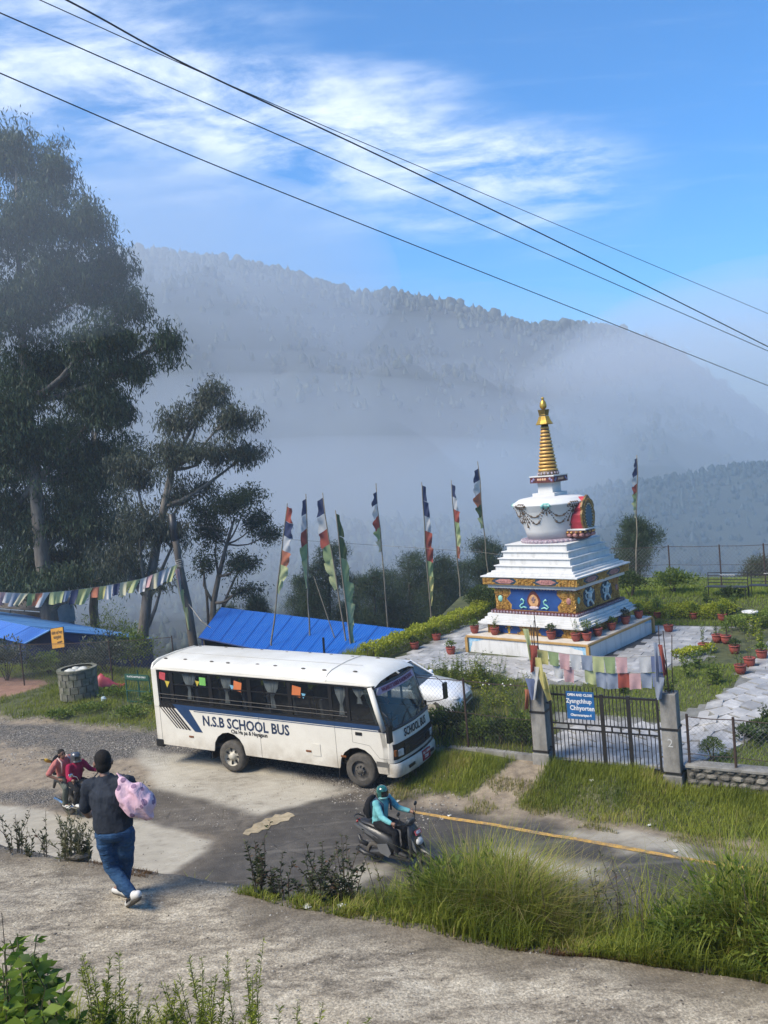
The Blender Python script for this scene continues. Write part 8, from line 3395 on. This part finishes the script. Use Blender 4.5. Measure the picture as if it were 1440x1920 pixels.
# leafy bushes and broad weeds growing through the tall grass
L_bush = leaf_mat('bank_leaves', (.06, .11, .012), (.22, .27, .04), trans=.42)
for k, (u0, v0, rw, h_, lab) in enumerate([(-4.15, 7.75, .40, .34, 'rounded leafy bush at the near side of the grass mound'), (-3.75, 8.1, .5, .48, 'tall rounded leafy bush crowning the grass mound'), (-3.2, 7.95, .34, .30, 'small leafy bush at the sunny end of the grass mound'),
                                             (-1.35, 7.95, .45, .5, 'leafy bush standing tall in the grass opposite the rubble wall'), (-.75, 8.3, .5, .62, 'tallest leafy bush beside the road end of the grass'), (-1.75, 7.7, .3, .28, 'low leafy bush where the grass thins out'), (-.9, 7.6, .36, .34, 'spreading leafy bush over the path edge')]):
    shrub('bank_bush', lab, uv(u0, v0, hz(u0, v0)), (rw, rw * .8, h_), 1500, .075, L_bush, 700 + k, 'bush', stems=5, lump=.45, shell=.55, wide=.3)
for k in range(16):
    u0 = [-4.7, -4.1, -3.6, -3.0, -2.7, -2.4, -2.1, -1.8, -1.5, -1.2, -.9, -.6, -3.3, -4.4, -2.0, -1.0][k]
    v0 = 7.45 + .09 * (k * 7 % 10)
    wispy('bank_stalk', 'thin flowering stalk standing in the bank grass', uv(u0, v0, hz(u0, v0)), .75 + .05 * (k * 3 % 8), 3, .14, .07, L_weed if k % 3 else L_grassy, 720 + k, 'weed', 'flowering stalks in the bank grass', per=18, wide=.25, stem_m=M_woodstem, ang=1.6)

# verge grass on the far side of the road: patchy
def verge_keep(u, v):
    a = fnoise(u, v, .7, 53)
    ok = sstep(17.9, 18.4, v + 1.1 * (a - .5)) * sstep(-11.5, -10.3, u + .8 * (fnoise(u, v, .8, 54) - .5))
    bare = poly_mask(u, v, poly_uv([(985, 1440), (1040, 1452), (1010, 1490), (960, 1520), (870, 1500), (930, 1470)]), seed=61)
    bare = np.maximum(bare, .45 * poly_mask(u, v, poly_uv([(1080, 1500), (1150, 1520), (1250, 1545), (1200, 1570), (1060, 1540)]), .5, 1.0, seed=62))
    return ok * (1 - bare) * (.6 + .4 * (fnoise(u, v, 1.4, 91) > .36)) > r_.uniform(0, 1, u.shape)


Pn, u_, v_ = scatter_uv(-11.6, 3, 17.7, 20.15, 62000, r_, verge_keep)
hh_ = (.05 + .20 * fnoise(u_, v_, 1.2, 92)) * r_.uniform(.6, 1.2, len(u_)) * (1 + .6 * sstep(19.2, 20.1, v_))
grass_obj('verge_grass', Pn, hh_, .011, L_grass, 'patchy green grass on the verge before the gate', 41, .6, np.clip(.1 + 1.0 * fnoise(u_, v_, 1.0, 93), 0, 1))
Pn, u_, v_ = scatter_uv(-11, 1, 17.5, 19.2, 20000, r_, lambda u, v: fnoise(u, v, 1.1, 94) > .50)
grass_obj('verge_grass', Pn, r_.uniform(.05, .16, len(Pn)), .010, L_grassy, 'yellowing grass creeping over the road edge', 42, .7)
# left strip by the bin
def left_keep(u, v):
    red_ = poly_mask(u, v, poly_uv([(-200, 1262), (60, 1272), (95, 1282), (40, 1300), (-40, 1312), (-200, 1330)], .1), .3, 1.0, seed=71)
    return (sstep(20.1, 20.9, v + 1.0 * (fnoise(u, v, .7, 55) - .5)) * (1 - red_) * (.3 + .7 * (fnoise(u, v, .9, 95) > .4))) > r_.uniform(0, 1, u.shape)


Pn, u_, v_ = scatter_uv(-38, -16.5, 20.0, 27.5, 60000, r_, left_keep)
hh_ = (.06 + .28 * fnoise(u_, v_, .9, 96) ** 1.5 + .35 * sstep(-24, -21, u_) * sstep(21.5, 23.5, v_)) * r_.uniform(.6, 1.2, len(u_))
grass_obj('strip_grass', Pn, hh_, .016, L_grass, 'rough grass strip between gravel yard and sagging fence', 43, .6, np.clip(.1 + .9 * fnoise(u_, v_, .8, 97), 0, 1))
Pn, u_, v_ = scatter_uv(-36, -18, 26, 40, 30000, r_)
grass_obj('strip_grass', Pn, r_.uniform(.15, .45, len(Pn)), .025, L_grass, 'bright grass on the bank falling away behind the bus', 44, .6)

# low leafy ground cover below the bin
rr = random.Random(77)
for k, (x, y, w_, h_, lab) in enumerate([(215, 1312, .55, .22, 'low leafy weeds round the foot of the bin'), (170, 1335, .7, .15, 'low creeping weeds in the rough grass strip'), (110, 1345, .5, .14, 'small creeping weed patch beside the gravel'), (245, 1345, .6, .2, 'low weeds before the green cage'), (290, 1330, .5, .3, 'leafy weeds at the rear of the bus')]):
    shrub('ground_weed', lab, on(gp(x, y, .05)), (w_, w_ * .7, h_), 800, .09, L_mid, 400 + k, 'weed', stems=0, lump=.4)

# weeds on the edge of the bank
WEEDS = [(478, 1690, .62, 8, .28, 'dark stemmed weed at the thin end of the bank grass'), (530, 1690, .50, 6, .22, 'short dark weed between two taller ones on the bank'), (585, 1688, .72, 12, .36, 'broad dark leafy weed on the bank edge'), (640, 1690, .80, 14, .40, 'tallest bushy dark weed beside the grass mound'),
         (615, 1700, .5, 8, .3, 'low leafy weed under the bushy weed'), (1090, 1690, .72, 7, .25, 'upright broad leaved weed against the wet road'), (1160, 1700, .62, 6, .18, 'dark dead looking weed with curled leaves'), (1228, 1650, .70, 9, .28, 'leafy dark weed rising among the leafy bushes'),
         (1275, 1640, .95, 6, .22, 'tall dark flower stalk standing above the leafy bushes'), (1320, 1640, .8, 6, .25, 'thin seeded weed among the leafy bushes'), (870, 1690, .75, 10, .35, 'pale green broad leaved plant inside the grass mound')]
for k, (x, y, h_, ns, sp_, lab) in enumerate(WEEDS):
    p_ = gp(x, y, 3.5)
    u0, v0 = to_uv(p_)
    p_ = uv(u0, max(v0, float(edge_v(np.array([u0]))[0]) + .02), 0)
    p_.z = on(p_).z
    wispy('bank_weed', lab, p_, h_, ns, sp_, .078 if k != 10 else .2, L_weed if k != 10 else L_mid, 430 + k, 'weed', per=36, wide=.36, stem_m=M_woodstem, sw=.008)
for k, (x, y, h_, ns, sp_, lab) in enumerate([(25, 1598, .55, 8, .25, 'dark dry many stemmed weed on the path edge'), (95, 1600, .62, 3, .12, 'single dark twig with curled leaves on the path edge'), (135, 1606, .62, 22, .30, 'dense clump of pale dry stems beside the walking man'), (165, 1608, .55, 16, .2, 'shorter tuft of pale dry stems at the path edge'), (60, 1602, .32, 6, .3, 'low dry weed between two taller weeds')]):
    p_ = gp(x, y, 3.58)
    u0, v0 = to_uv(p_)
    p_ = uv(u0, float(edge_v(np.array([u0]))[0]) + .03, 0)
    p_.z = on(p_).z - .02
    wispy('path_weed', lab, p_, h_, ns, sp_, .07, L_weed if k in (0, 1, 4) else leaf_mat('dry_stem_leaves', (.06, .07, .03), (.17, .17, .09)), 460 + k, 'weed', per=26, wide=.3, stem_m=M_woodstem if k < 2 else mat('dry_stem', (.14, .13, .07)), ang=2.0)
# rock at the path edge
b_ = MB()
b_.sphere((0, 0, .05), (.15, .08, .06), 10, 7)
rr = random.Random(2)
b_.v = [(x + rr.uniform(-.02, .02), y + rr.uniform(-.02, .02), z + rr.uniform(-.015, .015)) for x, y, z in b_.v]
o_ = b_.build('edge_rock', M_stone, None)
p_ = gp(150, 1612, 3.58)
o_.location = on(p_)
tag(o_, 'dark flat rock at the foot of the dry stems', 'rock')

# foreground plants at the foot of the picture
M_fgstem = mat('foreground_stem', (.10, .11, .04), (.07, .06, .03), 8, .8)
L_fg = leaf_mat('foreground_leaves', (.045, .10, .012), (.20, .29, .035), trans=.42)
L_fgpine = leaf_mat('feathery_leaves', (.10, .15, .013), (.32, .36, .045), trans=.45)
def fg(px, py_top, d):
    """foot on the bank and height of a plant whose tip shows at the sighted point, d metres off"""
    t = at(px, py_top, d)
    b = on(t)
    return b, max(.15, t.z - b.z)


for k, (x, y, d, h_, ns, lab) in enumerate([(40, 1740, 5.2, .85, 7, 'tall broad leaved nettle like plant in the corner'), (85, 1765, 5.0, .70, 6, 'broad leaved plant with fresh green top leaves'), (15, 1790, 4.8, .7, 7, 'dense leafy plant hugging the corner'), (110, 1850, 4.9, .5, 6, 'low leafy plant below the nettle'), (60, 1850, 4.6, .5, 7, 'low leafy plant filling the corner'), (150, 1880, 4.8, .35, 6, 'small broad leaved seedling by the feathery stems')]):
    p_, h_ = fg(x, y, d + .3)
    wispy('broadleaf_plant', lab, p_, h_, ns, .22, .15, L_fg, 600 + k, 'plant', per=22, wide=.5, stem_m=M_fgstem, sw=.008, ang=.5)
for k, (x, y, d, h_, ns, lab) in enumerate([(205, 1775, 5.0, .75, 3, 'tall thin feathery shoot with bare lower stem'), (185, 1800, 5.0, .6, 3, 'thin feathery shoot beside the bare stem'), (280, 1870, 4.9, .42, 5, 'low feathery shoots next to the broad leaved seedling'), (330, 1850, 4.9, .5, 8, 'bushy feathery shoots in the middle of the clump'), (380, 1815, 4.9, .62, 7, 'tall feathery shoots with yellow tips'),
                                            (445, 1815, 4.9, .62, 6, 'feathery spire standing above the clump'), (420, 1860, 4.8, .45, 7, 'short dense feathery shoots'), (490, 1865, 4.8, .42, 5, 'feathery shoot near the thin end of the clump'), (535, 1880, 4.7, .38, 3, 'last small feathery shoot of the clump'), (615, 1895, 4.8, .3, 2, 'thin bare sprig standing apart from the feathery clump')]):
    p_, h_ = fg(x, y, d + .2)
    wispy('feathery_plant', lab, p_, h_, ns * 2, .22, .06, L_fgpine, 620 + k, 'plant', per=150, wide=.18, start=.35, stem_m=M_fgstem, sw=.005, ang=1.6)
p_, h_ = fg(10, 1690, 5.6)
wispy('broadleaf_plant', 'single thin bare twig arching above the nettle like plant', p_, h_, 1, .15, .05, L_weed, 650, 'plant', per=5, wide=.3, stem_m=M_woodstem, sw=.006)
Pn, u_, v_ = scatter_uv(-6.2, -3.6, 3.2, 4.7, 5200, r_)
grass_obj('corner_grass', Pn, r_.uniform(.15, .5, len(Pn)) * np.clip((-3.9 - u_) / 1.2, .15, 1), .010, L_grass, 'long grass among the leafy plants in the corner', 51, .9, np.full(len(Pn), .75))

# loose stones
def stones(name, label, u0, u1, v0, v1, n, s0, s1, keep, seed, m):
    r2 = np.random.default_rng(seed)
    P_, u, v = scatter_uv(u0, u1, v0, v1, n, r2, keep)
    n = len(P_)
    base = np.array([[1, 0, 0], [-1, 0, 0], [0, 1, 0], [0, -1, 0], [0, 0, 1], [0, 0, -.6]], float)
    F8 = np.array([[0, 2, 4], [2, 1, 4], [1, 3, 4], [3, 0, 4], [2, 0, 5], [1, 2, 5], [3, 1, 5], [0, 3, 5]])
    s = (s0 + (s1 - s0) * r2.uniform(0, 1, n) ** 3)[:, None, None]
    a = r2.uniform(0, 6.28, n)
    rot = np.zeros((n, 3, 3))
    rot[:, 0, 0], rot[:, 0, 1], rot[:, 1, 0], rot[:, 1, 1], rot[:, 2, 2] = np.cos(a), -np.sin(a), np.sin(a), np.cos(a), 1
    V = base[None] * r2.uniform(.6, 1.3, (n, 6, 1)) * np.stack([r2.uniform(.8, 1.4, n), r2.uniform(.6, 1, n), r2.uniform(.45, .8, n)], 1)[:, None, :]
    V = np.einsum('nij,nkj->nki', rot, V) * s + P_[:, None, :] + np.array([0, 0, .006])
    F = F8[None] + (np.arange(n) * 6)[:, None, None]
    me_ = np_mesh(name, V.reshape(-1, 3), F.reshape(-1, 3), tint=np.repeat(r2.uniform(0, 1, n), 6))
    o = link_mesh(name, me_, m)
    return tag(o, label, kind='stuff')


M_grit = leaf_mat('grit', (.07, .062, .052), (.34, .32, .28), trans=0.0, rough=.9)
stones('gravel', 'loose grey gravel over the yard beside the bus', -34, -9, 16.5, 20.8, 21000, .012, .05, lambda u, v: (fnoise(u, v, .8, 98) > .40) & (poly_mask(u, v, poly_uv([(255, 1405), (380, 1420), (480, 1440), (560, 1452), (660, 1478), (590, 1500), (500, 1527), (400, 1505), (290, 1478)]), seed=63) < r_.uniform(.05, .9, u.shape)), 61, M_grit)
stones('gravel', 'scattered grit on the near footpath', -11, 1.5, 4.3, 7.5, 15000, .005, .022, lambda u, v: fnoise(u, v, 1.3, 111) > .42, 62, M_grit)
stones('gravel', 'grit and pebbles along the road edges', -20, 2, 12.8, 18.8, 5000, .008, .030, lambda u, v: (fnoise(u, v, .9, 99) > .5), 63, M_grit)
stones('gravel', 'stony strip crossed by the motorcycle', -24, -13.5, 15.0, 17.0, 3500, .010, .030, lambda u, v: fnoise(u, v, .9, 101) > .42, 64, M_grit)
# ================================================================ HAZE
def vol_mat(name, col, dens, aniso=0.0):
    m = bpy.data.materials.new(name)
    m.use_nodes = True
    n, l = m.node_tree.nodes, m.node_tree.links
    n.remove(n['Principled BSDF'])
    v = n.new('ShaderNodeVolumePrincipled')
    v.inputs['Color'].default_value = (*col, 1)
    v.inputs['Density'].default_value = dens
    v.inputs['Anisotropy'].default_value = aniso
    l.new(v.outputs[0], n['Material Output'].inputs['Volume'])
    return m


mb = MB()
mb.bb(-1200, 1400, -300, 1250, -75, 165)
hzo = tag(mb.build('haze', vol_mat('haze', (.80, .89, 1.0), 0.0008, 0.2), fix=True), 'thin pale haze filling the air of the valley', kind='stuff')


def bank(c, r, dens, label, col=(.70, .78, .88)):
    b = MB()
    b.sphere(c, r, 40, 24)
    o = b.build('fog_bank', vol_mat('fog', col, dens), smooth=True, fix=True)
    return tag(o, label, kind='stuff')


def tilted(o, deg):
    o.data.transform(Matrix.Translation(p) @ Matrix.Rotation(R(deg), 4, 'Y') @ Matrix.Translation(-p))


p = at(600, 930, 400)
for sc_, dn, lab in ((1.0, .0017, 'wide thin fog veil in front of the long hill'), (.88, .0018, 'second veil of fog before the long hill'), (.76, .0026, 'middle layer of fog lying before the long hill'), (.64, .004, 'thick layer of fog in the valley'), (.5, .006, 'dense heart of the fog in the valley')):
    tilted(bank(p - Vector((0, 0, 40 * (1 - sc_))), (430 * (.5 + .5 * sc_), 110 * sc_, 98 * sc_), dn, lab), 7)
p = at(250, 560, 430)
bank(p, (130, 60, 62), .0065, 'tall drift of fog hiding the high end of the long hill')
for x_, y_, rx_, rz_, dn_, lab_ in ((1290, 760, 90, 40, .0045, 'ragged first drift of fog over the low end of the long hill'), (1380, 725, 110, 50, .0045, 'second drift of fog over the low end of the long hill'), (1480, 720, 120, 62, .0055, 'thickest drift of fog swallowing the low end of the long hill')):
    p = at(x_, y_, 425)
    bank(p, (rx_, 60, rz_), dn_, lab_)
p = at(380, 985, 140)
bank(p, (70, 45, 13), .0055, 'thin fog hanging over the near valley slope')
p = at(250, 960, 150)
bank(p, (85, 55, 22), .0045, 'broad thin fog rising behind the trees')
p = at(1500, 955, 150)
bank(p, (75, 50, 27), .0032, 'blue mist lying on the lower hill', (.40, .60, .78))
p = at(1250, 985, 120)
bank(p, (60, 34, 15), .002, 'thin mist below the lower hill', (.60, .74, .86))
p = at(60, 380, 38)
bank(p, (9, 6, 6), .012, 'light mist drifting through the top of the big tree')

for o in bpy.data.objects:
    if o.name.split('.')[0] in ('scrollwork', 'garland', 'tassel', 'petals', 'mask_ornament', 'pearls', 'frame_bosses', 'petal_rim', 'flower_relief', 'corner_relief', 'jewel', 'vase_relief', 'end_frame', 'lion_relief', 'lozenge_flower'):
        o['kind'] = 'stuff'
